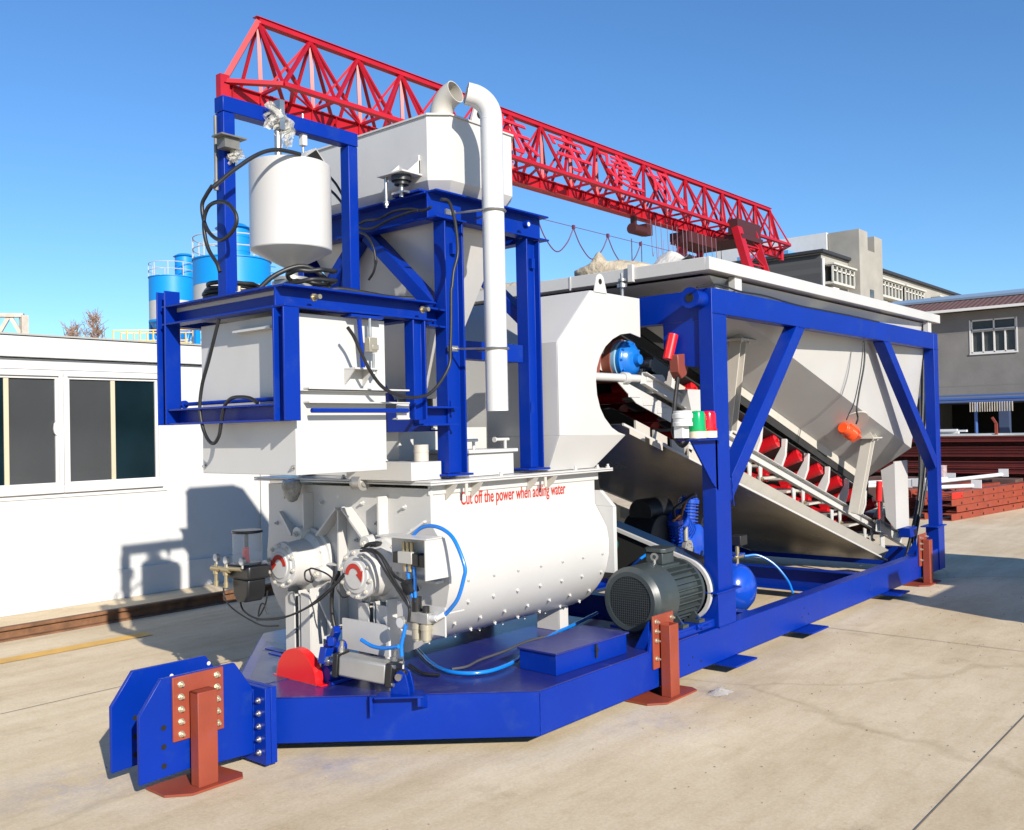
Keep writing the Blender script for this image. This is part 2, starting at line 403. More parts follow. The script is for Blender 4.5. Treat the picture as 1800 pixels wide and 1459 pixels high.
def dup(root, delta, label, group=None):          # a copy of a thing with copies of its parts and sub-parts
    r = root.copy(); r.location = root.location + V(delta); COL.objects.link(r); r['label'] = label; ORG[r.name] = ORG[root.name] + V(delta)
    if group: r['group'] = group
    def rec(src, dst):
        for ch in list(src.children):
            c = ch.copy(); c.parent = dst; COL.objects.link(c); ORG[c.name] = V((0, 0, 0)); rec(ch, c)
    rec(root, r)
    return r
def text_mesh(s, size, depth, bold=0.0):
    cu = bpy.data.curves.new('lettering', 'FONT'); cu.body = s; cu.size = size; cu.extrude = depth
    cu.resolution_u = 4; cu.offset = bold
    t = bpy.data.objects.new('lettering', cu); COL.objects.link(t)
    bpy.context.view_layer.update()
    me = bpy.data.meshes.new_from_object(t.evaluated_get(bpy.context.evaluated_depsgraph_get()))
    bpy.data.objects.remove(t)
    return me
# ================================================================ the yard
g = B(); g.add([(-400, -400, 0), (900, -400, 0), (900, 900, 0), (-400, 900, 0)], [(0, 1, 2, 3)])
obj('yard_ground', g, CONC, kind='structure', label='pale stained concrete yard', org=(0, 0, 0))
def strip(name, pts, z, m, label):
    b = B(); b.add([(x, y, z) for x, y in pts], [tuple(range(len(pts)))])
    return obj(name, b, m, kind='structure', label=label)
strip('pavement_line', [(-20, 1.237), (60, 1.237), (60, 1.243), (-20, 1.243)], 0.004, JOINT, 'dark joint between concrete slabs running along the yard')
strip('pavement_line', [(7.223, -15), (7.229, -15), (7.229, 1.236), (7.223, 1.236)], 0.004, JOINT, 'dark joint across the yard, near slab')
strip('pavement_line', [(7.223, 1.248), (7.229, 1.248), (7.229, 7.9), (7.223, 7.9)], 0.004, JOINT, 'dark joint across the yard, under the plant')
strip('pavement_line', [(12.4, -15), (12.41, -15), (12.41, 1.236), (12.4, 1.236)], 0.004, JOINT, 'far dark joint across the yard')
strip('pavement_line', [(-20, 5.9), (7.2, 5.9), (7.2, 5.907), (-20, 5.907)], 0.004, JOINT, 'dark joint under the mixer nose')
strip('pavement_line', [(-8, 7.22), (3.96, 7.22), (3.96, 7.38), (-8, 7.38)], 0.004, PAINTY, 'worn yellow line painted on the concrete')

# crane rail beside the cabin
r = empty('track_rail', (2, 8.06, 0), 'rusty steel rail lying along the foot of the white cabin', 'rail')
b = B(); b.box(-10, 13.0, 7.98, 8.14, 0.0, 0.014); obj('rail_foot', b, RUST, r)
b = B(); b.box(-10, 13.0, 8.052, 8.068, 0.014, 0.075); obj('rail_web', b, RUST, r)
b = B(); b.box(-10, 13.0, 8.025, 8.095, 0.075, 0.105); obj('rail_head', b, RUST, r, bevel=0.008)

# ================================================================ white cabin
CY = 9.15
c = empty('site_cabin', (2, CY, 0), 'long white panel cabin with sliding windows behind the machine', 'cabin')
def wins():
    return [(2.18, 3.10), (3.15, 4.075), (4.16, 5.09)]
b = B()
X0, X1 = -4.0, 6.42
Z0, Z1 = 1.17, 2.20
b.box(X0, X1, CY, CY+0.07, 0.29, Z0)
b.box(X0, X1, CY, CY+0.07, Z1, 2.36)
xs = [X0] + [v for a in wins() for v in a] + [X1]
for i in range(0, len(xs), 2): b.box(xs[i], xs[i+1], CY, CY+0.07, Z0, Z1)
b.box(X0, X1, CY+2.3, CY+2.37, 0.0, 2.5); b.box(X0, X0+0.07, CY+0.07, CY+2.3, 0, 2.5); b.box(X1-0.07, X1, CY+0.07, CY+2.3, 0, 2.5)
b.box(X0+0.07, X1-0.07, CY+0.07, CY+2.3, 0.0, 0.12)
obj('wall', b, PANEL, c)
b = B()
for x in (-2.9, -1.75, -0.6, 0.55, 1.7, 5.35): b.box(x, x+0.006, CY-0.002, CY, 0.30, 1.085 if x < 5.2 else 2.35)
b.box(3.98, 3.984, CY-0.002, CY, 0.30, 0.62)
obj('panel_seam', b, mat('seam_grey', (0.60, 0.60, 0.58), 0.6), c)
b = B(); b.box(X0-0.03, X1+0.04, CY-0.025, CY, 0.0, 0.29); obj('base_rail', b, PANEL, c, bevel=0.004)
b = B(); b.box(X0-0.05, X1+0.06, CY-0.06, CY+0.0, 2.37, 2.56); b.box(X0-0.05, X1+0.06, CY, CY+2.45, 2.50, 2.57); obj('roof', b, PANEL, c, bevel=0.004)
b = B(); b.box(X0-0.05, X1+0.07, CY-0.075, CY+0.0, 2.57, 2.585); obj('roof_edge', b, mat('edge_grey', (0.34, 0.33, 0.30), 0.6), c)
b = B(); b.box(X1-0.10, X1+0.02, CY-0.035, CY-0.026, 0.29, 2.36); obj('corner_trim', b, PANEL, c)
for k, (a, d) in enumerate(wins()):
    f = B()
    for (p, q, r0, r1) in ((a-0.04, d+0.04, Z1, Z1+0.05), (a-0.04, d+0.04, Z0-0.08, Z0)):
        f.box(p, q, CY-0.045, CY+0.02, r0, r1)
    f.box(a-0.04, a, CY-0.045, CY+0.02, Z0, Z1); f.box(d, d+0.04, CY-0.045, CY+0.02, Z0, Z1)
    wo = obj('window', f, PVC, c, bevel=0.004)
    m0 = a + 0.46
    s = B(); s.box(a, d, CY-0.02, CY+0.01, Z1-0.025, Z1); s.box(a, d, CY-0.02, CY+0.01, Z0, Z0+0.02)
    s.box(a, a+0.025, CY-0.02, CY+0.01, Z0+0.02, Z1-0.025); s.box(d-0.025, d, CY-0.02, CY+0.01, Z0+0.02, Z1-0.025)
    obj('sash', s, PVC, wo, bevel=0.003)
    s = B(); s.box(m0-0.022, m0+0.022, CY-0.012, CY+0.014, Z0+0.02, Z1-0.025); obj('mullion', s, CREAM, wo, bevel=0.003)
    p = B(); p.box(a+0.025, m0-0.022, CY+0.000, CY+0.006, Z0+0.02, Z1-0.025); obj('pane', p, GLASS if k == 2 else GLASS2, wo)
    p = B(); p.box(m0+0.022, d-0.025, CY+0.002, CY+0.008, Z0+0.02, Z1-0.025); obj('pane', p, GLASS2 if k == 2 else GLASS, wo)
    if k == 1:
        s = B(); s.prism([(d-0.045, 1.66), (d-0.02, 1.63), (d-0.02, 1.78), (d-0.045, 1.75), (d-0.052, 1.70)], 'xz', CY-0.04, CY-0.02); obj('window_latch', s, PVC, wo)
b = B(); b.box(4.22, 4.55, CY+0.14, CY+0.40, 1.10, 1.275); b.box(4.60, 4.86, CY+0.14, CY+0.40, 1.10, 1.285); b.box(3.65, 3.98, CY+0.14, CY+0.40, 1.10, 1.26); objs('indoor_shelf', b, PVC, c)
# faint outer trim round the window band
b = B(); b.box(2.0, 5.19, CY-0.012, CY, 2.262, 2.30); b.box(2.0, 5.19, CY-0.012, CY, 1.045, 1.088); b.box(5.145, 5.19, CY-0.012, CY, 1.088, 2.262)
obj('window_surround', b, PVC, c, bevel=0.003)

# ================================================================ red gantry crane
cr = empty('gantry_crane', (37, 20, 0), 'red lattice gantry crane spanning the yard behind the machine', 'gantry crane')
TZ, GZ, GB = 11.98, 10.14, 9.78
tx = [14.02 + 1.62*i for i in range(19)]
T = [V((x, 20.0, TZ)) for x in tx]
F = [V((x, 19.0, GZ+0.0)) for x in tx]
K = [V((x, 21.0, GZ)) for x in tx]
G = [V((x+0.05, 20.0, GZ)) for x in tx]
L0, R0 = V((13.0, 20.0, GZ+0.06)), V((44.4, 20.0, GZ+0.06))
def seg(b, a, d, w=0.09): b.beam(a, d, w*0.88, w*0.88, up=(0.1, 0.2, 1))
b = B(); seg(b, T[0], T[-1], 0.17); b.box(T[0].x-0.1, T[-1].x+0.1, 19.9, 20.1, TZ+0.085, TZ+0.10); obj('top_chord', b, RED, cr)
for q, P_ in (('near', F), ('far', K)):
    b = B(); seg(b, P_[0], P_[-1], 0.14); seg(b, P_[0], L0, 0.13); seg(b, P_[-1], R0, 0.13); obj('lower_chord', b, RED, cr)
b = B()
b.box(12.95, 44.3, 19.985, 20.015, GB, GZ-0.02); b.box(12.95, 44.3, 19.90, 20.10, GZ-0.02, GZ+0.01); b.box(12.95, 44.3, 19.90, 20.10, GB-0.02, GB)
for i in range(40): b.box(13.2+i*0.8, 13.215+i*0.8, 19.92, 19.985, GB, GZ-0.02)
obj('runway_girder', b, RED, cr)
b = B(); seg(b, L0, T[0], 0.15); seg(b, R0, T[-1], 0.14); b.box(12.85, 13.1, 19.9, 20.1, GB-0.1, GZ+0.2); b.box(44.2, 44.45, 19.9, 20.1, GB-0.1, GZ+0.1)
objs('end_frame', b, RED, cr)
for i in range(19):
    b = B()
    seg(b, T[i], F[i], 0.085); seg(b, T[i], K[i], 0.085); seg(b, T[i], G[i], 0.11)
    seg(b, F[i], G[i], 0.08); seg(b, K[i], G[i], 0.07)
    if i < 18:
        seg(b, T[i+1], F[i], 0.10); seg(b, T[i], K[i+1], 0.10)
        seg(b, F[i], G[i+1], 0.05); seg(b, K[i+1], G[i], 0.05)
        seg(b, T[i], G[i+1], 0.10); seg(b, G[i], T[i+1], 0.075)
        if i % 2 == 0: b.beam(F[i]+V((0.3, 0.05, -0.03)), K[i+1]+V((0, 0, -0.03)), 0.08, 0.05)
        seg(b, G[i]+V((0.8, 0, 0)), G[i]+V((0.5, -0.25, GB-GZ)), 0.04)
    obj('truss_panel', b, RED, cr)
# cut-out characters fixed to the sloping near face
slope = math.atan2(TZ-GZ, 1.0)
for ch, x in zip('东宇建机', (21.95, 25.15, 28.15, 31.2)):
    me = text_mesh(ch, 2.0, 0.02)
    cx = sum(v.co.x for v in me.vertices)/len(me.vertices)
    for v in me.vertices:
        lx, ly, lz = v.co.x*1.12, (v.co.y+0.18)*0.90, v.co.z
        yy = -1.08 + ly*math.cos(slope) - lz*math.sin(slope); zz = ly*math.sin(slope) + lz*math.cos(slope)
        v.co = (lx, yy, zz)
    me.materials.append(LRED)
    o = bpy.data.objects.new('cut_out_character', me); link(o, (x, 20.0, GZ+0.16), cr)
# legs with lattice
def leg(y0, y1, xa, xb, m=RED):
    b = B()
    for x in (xa, xb): b.beam((x, y0, GZ-0.1), (x+(0.5 if x == xb else 0), y1, 0), 0.42 if x == xa else 0.14, 0.30)
    n = 12
    for i in range(n):
        z0, z1 = GZ*(1-i/n), GZ*(1-(i+1)/n)
        f0, f1 = i/n, (i+1)/n
        A0 = V((xa+0.2, y0+(y1-y0)*f0, z0)); B0 = V((xb+0.5*f0, y0+(y1-y0)*f0, z0)); A1 = V((xa+0.2, y0+(y1-y0)*f1, z1)); B1 = V((xb+0.5*f1, y0+(y1-y0)*f1, z1))
        seg(b, A0, B1, 0.06); seg(b, A0, B0, 0.07); seg(b, B0, A1, 0.05)
    obj('leg', b, m, cr)
leg(18.7, 15.9, 37.1, 38.7); leg(21.2, 24.0, 37.1, 38.7)
b = B(); b.box(37.0, 39.0, 18.4, 21.6, GB-0.25, GB-0.05); b.box(36.9, 39.1, 18.55, 19.0, GB-0.05, GZ+0.25); b.box(34.6, 36.9, 19.6, 20.5, GB-0.55, GB-0.10)
obj('leg_saddle', b, mat('dark_red_steel', (0.05, 0.008, 0.01), 0.6), cr)
b = B(); b.cyl((30.9, 20, GB-0.50), (31.75, 20, GB-0.50), 0.21, n=18); b.box(31.75, 32.2, 19.85, 20.2, GB-0.62, GB-0.2); b.box(31.0, 31.15, 19.9, 20.1, GB-0.4, GB); b.cyl((30.9, 20, GB-0.9), (30.9, 20, 6.0), 0.02, n=6); b.cyl((31.6, 20, GB-0.9), (31.6, 20, 5.6), 0.02, n=6)
obj('hoist', b, mat('hoist_dark', (0.05, 0.010, 0.010), 0.5), cr)
b = B(); WZ = GB-1.15
b.cyl((18, 19.6, WZ), (37, 19.6, WZ), 0.012, n=5)
fx = [19.6, 21.9, 24.5, 27.4, 27.7, 31.0, 34.0, 36.9]
fx = [20.0, 22.3, 24.45, 24.6, 26.6, 28.7, 30.9]
for i in range(len(fx)-1):
    a, d = fx[i], fx[i+1]; dd = 1.5 if d-a < 0.5 else 1.0
    b.tube([(a, 19.6, WZ-0.05), (a*0.8+d*0.2, 19.6, WZ-0.62*dd), (a*0.5+d*0.5, 19.6, WZ-1.0*dd), (a*0.2+d*0.8, 19.6, WZ-0.62*dd), (d, 19.6, WZ-0.05)], 0.022, n=5)
for x in fx: b.box(x-0.05, x+0.05, 19.56, 19.64, WZ-0.08, WZ+0.06)
for k in range(15):
    x = 31.7 + 0.40*k + random.uniform(-.1, .1); b.tube([(x, 19.6, GB-0.1), (x+0.1, 19.6, GB-1.3-random.random()), (x+0.22, 19.6, GB-0.7-random.random())], 0.015, n=4)
obj('festoon_cable', b, mat('festoon', (0.10, 0.03, 0.07), 0.5), cr)

# ================================================================ blue silos, gangway
def silo(cx, cy, r, ztop, zc, z0, label, vent):
    s = empty('cement_silo', (cx, cy, 0), label, 'silo', 'blue and white silos beyond the cabin')
    b = B(); b.cyl((cx, cy, (ztop*0.45+zc*0.55)), (cx, cy, ztop), r, n=48); b.cyl((cx, cy, ztop), (cx, cy, ztop+0.05), r*1.03, n=48); obj('upper_shell', b, SILOB, s)
    b = B(); b.cyl((cx, cy, zc), (cx, cy, ztop*0.45+zc*0.55), r*0.995, n=48); obj('lower_shell', b, SILOW, s)
    b = B(); b.cyl((cx, cy, z0), (cx, cy, zc), r*0.15, r*1.0, n=48); b.cyl((cx, cy, zc-0.12), (cx, cy, zc+0.02), r*1.02, n=48); obj('cone', b, SILOB, s)
    vx, vy = vent; b = B(); b.cyl((vx, vy, ztop), (vx, vy, ztop+r*1.0), r*0.42, n=32); b.cyl((vx, vy, ztop+r*1.0), (vx, vy, ztop+r*1.12), r*0.50, r*0.30, n=32)
    for k in range(4): b.cyl((vx, vy, ztop+r*(0.15+0.2*k)), (vx, vy, ztop+r*(0.18+0.2*k)), r*0.43, n=32)
    obj('dust_filter', b, SILOB, s)
    b = B(); n = 28
    for hh in (0.45, 0.9):
        P_ = [(cx+r*math.cos(2*PI*i/n), cy+r*math.sin(2*PI*i/n), ztop+hh) for i in range(n+1)]
        b.tube(P_, 0.025, n=5, smooth=False)
    for i in range(0, n, 3): b.cyl((cx+r*math.cos(2*PI*i/n), cy+r*math.sin(2*PI*i/n), ztop), (cx+r*math.cos(2*PI*i/n), cy+r*math.sin(2*PI*i/n), ztop+0.9), 0.03, n=5)
    obj('railing', b, SILOW, s)
    for k in range(4):
        a = PI/4 + k*PI/2; b = B(); b.beam((cx+r*0.95*math.cos(a), cy+r*0.95*math.sin(a), 0), (cx+r*0.95*math.cos(a), cy+r*0.95*math.sin(a), zc), 0.2, 0.2); obj('leg', b, SILOB, s)
    b = B()
    for k in range(4):
        a = PI/4 + k*PI/2; a2 = a + PI/2; b.beam((cx+r*math.cos(a)*.95, cy+r*math.sin(a)*.95, zc*0.55), (cx+r*math.cos(a2)*.95, cy+r*math.sin(a2)*.95, zc), 0.09, 0.09); b.beam((cx+r*math.cos(a2)*.95, cy+r*math.sin(a2)*.95, zc*0.55), (cx+r*math.cos(a)*.95, cy+r*math.sin(a)*.95, zc), 0.09, 0.09)
    obj('brace', b, SILOB, s)
    b = B()
    for z in [ztop-2.2+0.25*i for i in range(9)]: b.box(cx+r*0.72-0.2, cx+r*0.72+0.2, cy-r*0.76, cy-r*0.72, z, z+0.03)
    obj('ladder', b, SILOB, s)
silo(31.75, 55.0, 1.37, 11.6, 8.9, 6.6, 'smaller blue silo with white band and round filter on its roof', (32.3, 54.4))
silo(21.7, 33.0, 1.50, 8.55, 6.7, 5.0, 'wide blue silo just behind the tall blue frame post', (22.2, 33.6))
b = B()
wk = empty('silo_gangway', (24, 46, 0), 'raised gangway with yellow railing at the foot of the silos', 'gangway')
A_, B_ = V((22.6, 44.2, 5.75)), V((27.5, 39.5, 5.75))
b.beam(A_, B_, 1.2, 0.16); b.beam(A_-V((0, 0, 0.25)), B_-V((0, 0, 0.25)), 0.1, 0.35); obj('walkway', b, mat('gangway_grey', (0.25, 0.24, 0.2), 0.7), wk)
b = B(); d_, s_, u_ = basis(B_-A_)
for sg in (-0.6, 0.6):
    for hh in (0.5, 1.0): b.beam(A_+s_*sg+V((0, 0, hh)), B_+s_*sg+V((0, 0, hh)), 0.05, 0.05)
    n = 11
    for i in range(n+1): p = A_.lerp(B_, i/n)+s_*sg; b.beam(p, p+V((0, 0, 1.0)), 0.05, 0.05)
obj('railing', b, YEL, wk)
b = B()
for i in range(4): p = A_.lerp(B_, i/3); b.beam((p.x, p.y, 0), (p.x, p.y, 5.6), 0.2, 0.2)
objs('post', b, GSTEEL, wk)

# grey lattice frame above the cabin roof, far left
fr = empty('lattice_frame', (16.8, 42, 0), 'weathered grey steel lattice standing beyond the cabin roof', 'steel frame')
b = B()
Q0, Q1 = V((13.5, 43.8, 6.8)), V((17.1, 41.4, 6.85))
b.beam(Q0, Q1, 0.3, 0.16); b.beam(Q0-V((0, 0, 1.0)), Q1-V((0, 0, 1.0)), 0.3, 0.16); obj('chord', b, GSTEEL, fr)
b = B()
for i in range(4):
    a = Q0.lerp(Q1, i/4); d = Q0.lerp(Q1, (i+1)/4); m_ = a.lerp(d, 0.5)
    b.beam(a-V((0, 0, 1)), m_, 0.15, 0.15); b.beam(m_, d-V((0, 0, 1)), 0.15, 0.15)
b.beam(Q1, V((Q1.x, Q1.y, 0)), 0.28, 0.28); b.beam(Q0, V((Q0.x, Q0.y, 0)), 0.28, 0.28); obj('web', b, GSTEEL, fr)

# bare winter trees
def tree(cx, cy, H, label, seed):
    rnd = random.Random(seed)
    t = empty('bare_tree', (cx, cy, 0), label, 'tree', 'bare trees beyond the cabin')
    b = B(); b.tube([(cx, cy, 0), (cx+0.05, cy, H*0.5), (cx, cy, H)], [0.16]*6+[0.05]*7, n=7); obj('trunk', b, BARK, t)
    b = B()
    for k in range(150):
        z = H*(0.25+0.74*rnd.random()); L_ = (1-(z/H))*H*0.20+0.25; a = rnd.random()*2*PI
        p0 = V((cx, cy, z)); p1 = p0+V((math.cos(a)*L_, math.sin(a)*L_, L_*(0.9+rnd.random()*0.9)))
        b.tube([p0, p1], [0.022, 0.010], n=3, smooth=False)
        for j in range(5):
            q = p0.lerp(p1, 0.25+0.75*rnd.random()); e = q+V((rnd.uniform(-.35, .35), rnd.uniform(-.35, .35), rnd.uniform(0.05, .5)))
            b.tube([q, e], [0.016, 0.008], n=3, smooth=False)
            for i in range(3):
                p = q.lerp(e, rnd.random()); s = 0.05; r_ = V((rnd.uniform(-1, 1), rnd.uniform(-1, 1), rnd.uniform(-1, 1)))*s
                b.add([p, p+r_, p+V((r_.z, r_.x, r_.y))], [(0, 1, 2)])
    obj('crown', b, TWIG, t)
tree(23.85, 49.2, 7.95, 'taller bare brown tree rising behind the cabin roof', 3)
tree(23.1, 50.0, 7.3, 'lower bare tree, beside the taller one behind the cabin roof', 5)

# ================================================================ buildings on the right
bd = empty('office_block', (68, 26, 0), 'tall beige and grey brick block with white barred bay windows', 'building')
BY, BX = 22.0, 54.3
b = B(); b.box(BX, 95, BY, 38, 0, 11.62); obj('wall', b, BRICKL, bd)
b = B(); b.box(BX-0.05, BX-0.01, BY, 38, 0, 11.55); obj('gable_wall', b, BRICKG, bd)
b = B(); b.box(BX-0.3, 58.4, BY-0.25, 38.2, 11.62, 11.80); b.box(62.6, 95, BY-0.25, 38.2, 11.62, 11.80); obj('roof', b, mat('roof_edge_dark', (0.02, 0.022, 0.03), 0.8), bd)
b = B(); b.box(58.45, 62.5, BY-0.75, BY+1.2, 0, 12.4); b.box(58.45, 59.9, BY-0.75, BY+1.2, 12.4, 13.55); b.box(61.1, 62.5, BY-0.75, BY+1.2, 12.4, 13.45); b.box(59.9, 61.1, BY+0.9, BY+1.2, 12.4, 13.2); obj('stair_tower', b, BRICKL, bd)
b = B(); b.box(58.3, 62.4, BY+1.25, 31.0, 11.8, 13.6); obj('roof_house', b, LWHITE, bd)
b = B(); b.box(56.5, 58.2, BY+3, BY+6.5, 11.8, 12.5); obj('roof_tank', b, mat('roof_blue', (0.1, 0.3, 0.55), 0.5), bd)
WF = mat('bay_white', (0.50, 0.48, 0.43), 0.5)
def bay(x0, x1, z0, z1):
    f = B(); y = BY-0.55
    n = max(4, int((x1-x0)/0.62))
    f.box(x0, x1, y, BY, z0-0.14, z0); f.box(x0-0.15, x1+0.15, y-0.12, BY, z1, z1+0.10)
    for i in range(n+1):
        x = x0+(x1-x0)*i/n; f.box(x-0.055, x+0.055, y, y+0.08, z0, z1)
    f.box(x0, x1, y, y+0.08, z0+(z1-z0)*0.62, z0+(z1-z0)*0.62+0.09); f.box(x0, x1, y, y+0.08, z1-0.07, z1)
    f.box(x0, x0+0.06, y+0.08, BY, z1-0.07, z1)
    wo = obj('window', f, WF, bd)
    p = B(); p.box(x0+0.02, x1-0.02, y+0.10, y+0.14, z0, z1-0.07); obj('pane', p, FARG, wo)
for z in (9.95, 6.75):
    for x0, x1 in ((54.7, 58.1), (62.9, 66.9), (67.6, 71.7), (75.2, 79.2), (80.0, 84.0), (87.0, 91.0)): bay(x0, x1, z, z+0.98)
for x, z in ((55.0, 9.35), (58.0, 9.2), (63.4, 9.3), (66.6, 9.1), (68.0, 9.1), (75.0, 9.1), (80, 9.1)):
    b = B(); b.box(x, x+0.9, BY-0.42, BY-0.02, z-0.3, z+0.28); b.lathe((x+0.5, BY-0.42, z), (0, -1, 0), [(0, 0.22), (0.02, 0.22), (0.02, 0.02)], n=16); obj('air_conditioner', b, LWHITE, bd)
b = B()
for x in (54.36, 62.6): b.cyl((x, BY-0.08, 0), (x, BY-0.08, 11.3), 0.09, n=8)
objs('drain_pipe', b, LWHITE, bd)
b = B(); b.box(60.1, 60.7, BY-0.79, BY-0.755, 9.35, 9.95); obj('window', b, FARG, bd)

lb = empty('workshop_building', (44, 4, 0), 'grey rendered workshop with brown tiled roof and dark open ground floor', 'building')
LX = 40.0
b = B(); y0, y1, wz0, wz1 = 8.66, 10.27, 4.20, 5.50
b.box(LX, LX+0.3, -14, y0, 2.30, 5.85); b.box(LX, LX+0.3, y1, 13.0, 2.30, 5.85); b.box(LX, LX+0.3, y0, y1, 2.30, wz0); b.box(LX, LX+0.3, y0, y1, wz1, 5.85)
b.box(LX+0.3, 52, -14, 13.0, 2.30, 2.6); b.box(LX+0.3, 52, 12.7, 13.0, 2.6, 5.85); b.box(51.7, 52, -14, 12.7, 0, 5.85); b.box(40.4, 52, 12.71, 12.99, 0, 2.29)
obj('wall', b, RENDER, lb)
b = B(); b.box(LX-0.004, LX, -14, 13.0, 5.02, 5.06); b.box(LX-0.004, LX, -14, 13.0, 2.92, 2.95); b.box(LX-0.004, LX, -14, 13, 2.30, 2.62); obj('string_course', b, mat('render_seam', (0.16, 0.155, 0.15), 0.9), lb)
f = B()
for z in (wz0, wz0+0.88, wz1-0.05): f.box(LX+0.02, LX+0.10, y0, y1, z, z+0.05)
for y in (y0, y0+0.37, y0+0.76, y0+1.16, y1-0.05): f.box(LX+0.02, LX+0.10, y, y+0.05, wz0, wz0+0.9 if y not in (y0, y0+0.76, y1-0.05) else wz1)
f.box(LX-0.05, LX+0.02, y0-0.05, y1+0.05, wz0-0.06, wz0); f.box(LX-0.02, LX+0.02, y0-0.05, y0, wz0, wz1); f.box(LX-0.02, LX+0.02, y1, y1+0.05, wz0, wz1)
wo = obj('window', f, PVC, lb); p = B(); p.box(LX+0.11, LX+0.13, y0, y1, wz0, wz1); obj('pane', p, GLASS, wo)
f = B(); f.box(LX+0.02, LX+0.08, 11.9, 12.9, 4.2, 5.2); wo = obj('window', f, PVC, lb)
b = B(); b.prism([(LX-0.45, 5.86), (LX+1.7, 6.50), (52.4, 5.86), (52.4, 5.95), (LX+1.7, 6.62), (LX-0.45, 5.98)], 'xz', -14.3, 13.3); obj('roof', b, TILE, lb)
b = B(); b.box(LX-0.60, LX-0.45, -14.4, 13.4, 5.84, 5.94); obj('gutter', b, PVC, lb)
b = B(); b.beam((LX+1.45, -14.3, 6.62), (LX+1.45, 13.8, 6.62), 0.75, 0.09, up=(-0.29, 0, 1)); obj('ridge_sheet', b, mat('sheet_blue', (0.22, 0.31, 0.42), 0.4), lb)
b = B()
for y in (-10, -5, 0, 5, 9.0, 12.6): b.box(LX, LX+0.35, y, y+0.35, 0, 2.3)
objs('column', b, mat('blue_grey_column', (0.03, 0.05, 0.11), 0.7), lb)
b = B(); b.box(46, 46.2, -14, 12.7, 0, 2.3); obj('back_wall', b, DARK, lb)  # wall painted near-black for the shade inside the open ground floor
b = B(); b.box(38.9, 39.0, -14, 13, 2.50, 2.56); b.cyl((38.95, -14, 2.40), (38.95, 13, 2.40), 0.06, n=10); b.box(38.88, 39.02, -14, 13, 2.27, 2.33)
for y in (-8, 0, 9.9): b.cyl((38.95, y, 0), (38.95, y, 2.3), 0.06, n=8)
obj('pipe_run', b, mat('pipe_blue', (0.04, 0.10, 0.30), 0.45), lb)
b = B()
for i in range(18): b.box(38.6, 38.66, 8.55+i*0.085, 8.58+i*0.085, 1.9, 2.26)
obj('hanging_bars', b, GSTEEL, lb)

# ================================================================ stacked red-brown steel
def steel_beam(name, p0, p1, wd, ht, label, grp, bolts=False, tip=False, m=PRIM):
    r_ = empty(name, ((p0[0]+p1[0])/2, (p0[1]+p1[1])/2, p0[2]-ht/2), label, 'steel beam', grp)
    b = B(); b.chan(p0, p1, wd, ht, 0.016); obj('channel', b, m, r_, bevel=0.003)
    if bolts:
        b = B(); d, s, u = basis(V(p1)-V(p0)); L_ = (V(p1)-V(p0)).length
        n = int(L_/0.42)
        for i in range(n):
            p = V(p0)+d*(0.35+0.42*i)+s*(wd/2+0.001)+u*(0.02 if i % 2 else -0.02); b.cyl(p-s*0.001, p+s*0.004, 0.022, n=10)
        obj('bolt_hole', b, mat('hole_dark', (0.03, 0.008, 0.006), 0.9), r_)
    if tip:
        b = B(); d, s, u = basis(V(p1)-V(p0)); q = V(p0)+d*0.16+s*(wd/2+0.003)
        b.beam(q-d*0.16, q+d*0.22, 0.004, ht*0.9); obj('paint_mark', b, mat('bright_red_mark', (0.75, 0.02, 0.01), 0.5), r_)
    return r_
grp1 = 'red-brown steel beams stacked beside the plant'
yaw = V((2.9, -0.41, 0)).normalized(); nrm = V((yaw.y, -yaw.x, 0))
base = V((15.95, 4.45, 0))
lay = [(0.055, 0.0, 'lowest'), (0.175, 0.20, 'second'), (0.285, 0.02, 'third'), (0.395, 0.02, 'top')]
for zc, off, nm in lay:
    p0 = base + yaw*off + V((0, 0, zc)) - nrm*0.09; p1 = p0 + yaw*7.5
    steel_beam('steel_beam', tuple(p0), tuple(p1), 0.18, 0.105, 'red-brown steel beam, %s in the front edge of the low stack' % nm, grp1, bolts=True, tip=(nm == 'top'))
    for j, (w_, nn) in enumerate(((1, 'middle'), (2, 'far'))):
        q0 = p0 - nrm*0.42*w_ ; steel_beam('steel_beam', tuple(q0), tuple(q0+yaw*7.0), 0.16, 0.10, 'dark red-brown beam, %s layer, %s row of the low stack' % (nm, nn), grp1)
# big stack running across behind
lab = ['lowest', 'second lowest', 'third', 'fourth', 'fifth', 'sixth', 'top']
for k, (z0, h, dx) in enumerate([(0.0, 0.22, 0), (0.25, 0.2, 0.1), (0.55, 0.10, 0.0), (0.68, 0.09, 0.05), (0.88, 0.08, 0), (1.00, 0.06, 0.03), (1.17, 0.09, -0.05)]):
    b = B(); r_ = empty('long_girder', (20.2+dx, 6, z0), 'long dark red girder, %s in the tall stack' % lab[k], 'steel girder', 'dark red girders in the tall stack')
    b.box(20.0+dx, 20.02+dx, -2, 9.2, z0, z0+h); b.box(20.0+dx-0.03, 20.3+dx, -2, 9.2, z0+h, z0+h+0.018); b.box(20.0+dx-0.03, 20.3+dx, -2, 9.2, z0-0.0+0.001, z0+0.014); b.box(19.99+dx, 20.0+dx, -2, 9.2, z0+h*0.45, z0+h*0.5)
    obj('web', b, STEELR, r_)
b = B(); b.box(20.4, 21.8, -2, 9.2, 0.0, 1.2)
tag(obj('girder_bundle', b, STEELR), 'solid block of dark red steel behind the long girders', 'steel bundle')
b = B(); b.box(19.95, 21.6, -2, 8.2, 1.285, 1.30); b.box(20.1, 20.9, 2, 7.4, 1.301, 1.32)
tag(obj('sheet_cover', b, mat('pale_cover', (0.45, 0.45, 0.43), 0.5, var=0.4, scale=1.5)), 'pale sheets lying on top of the tall steel stack', 'sheet')
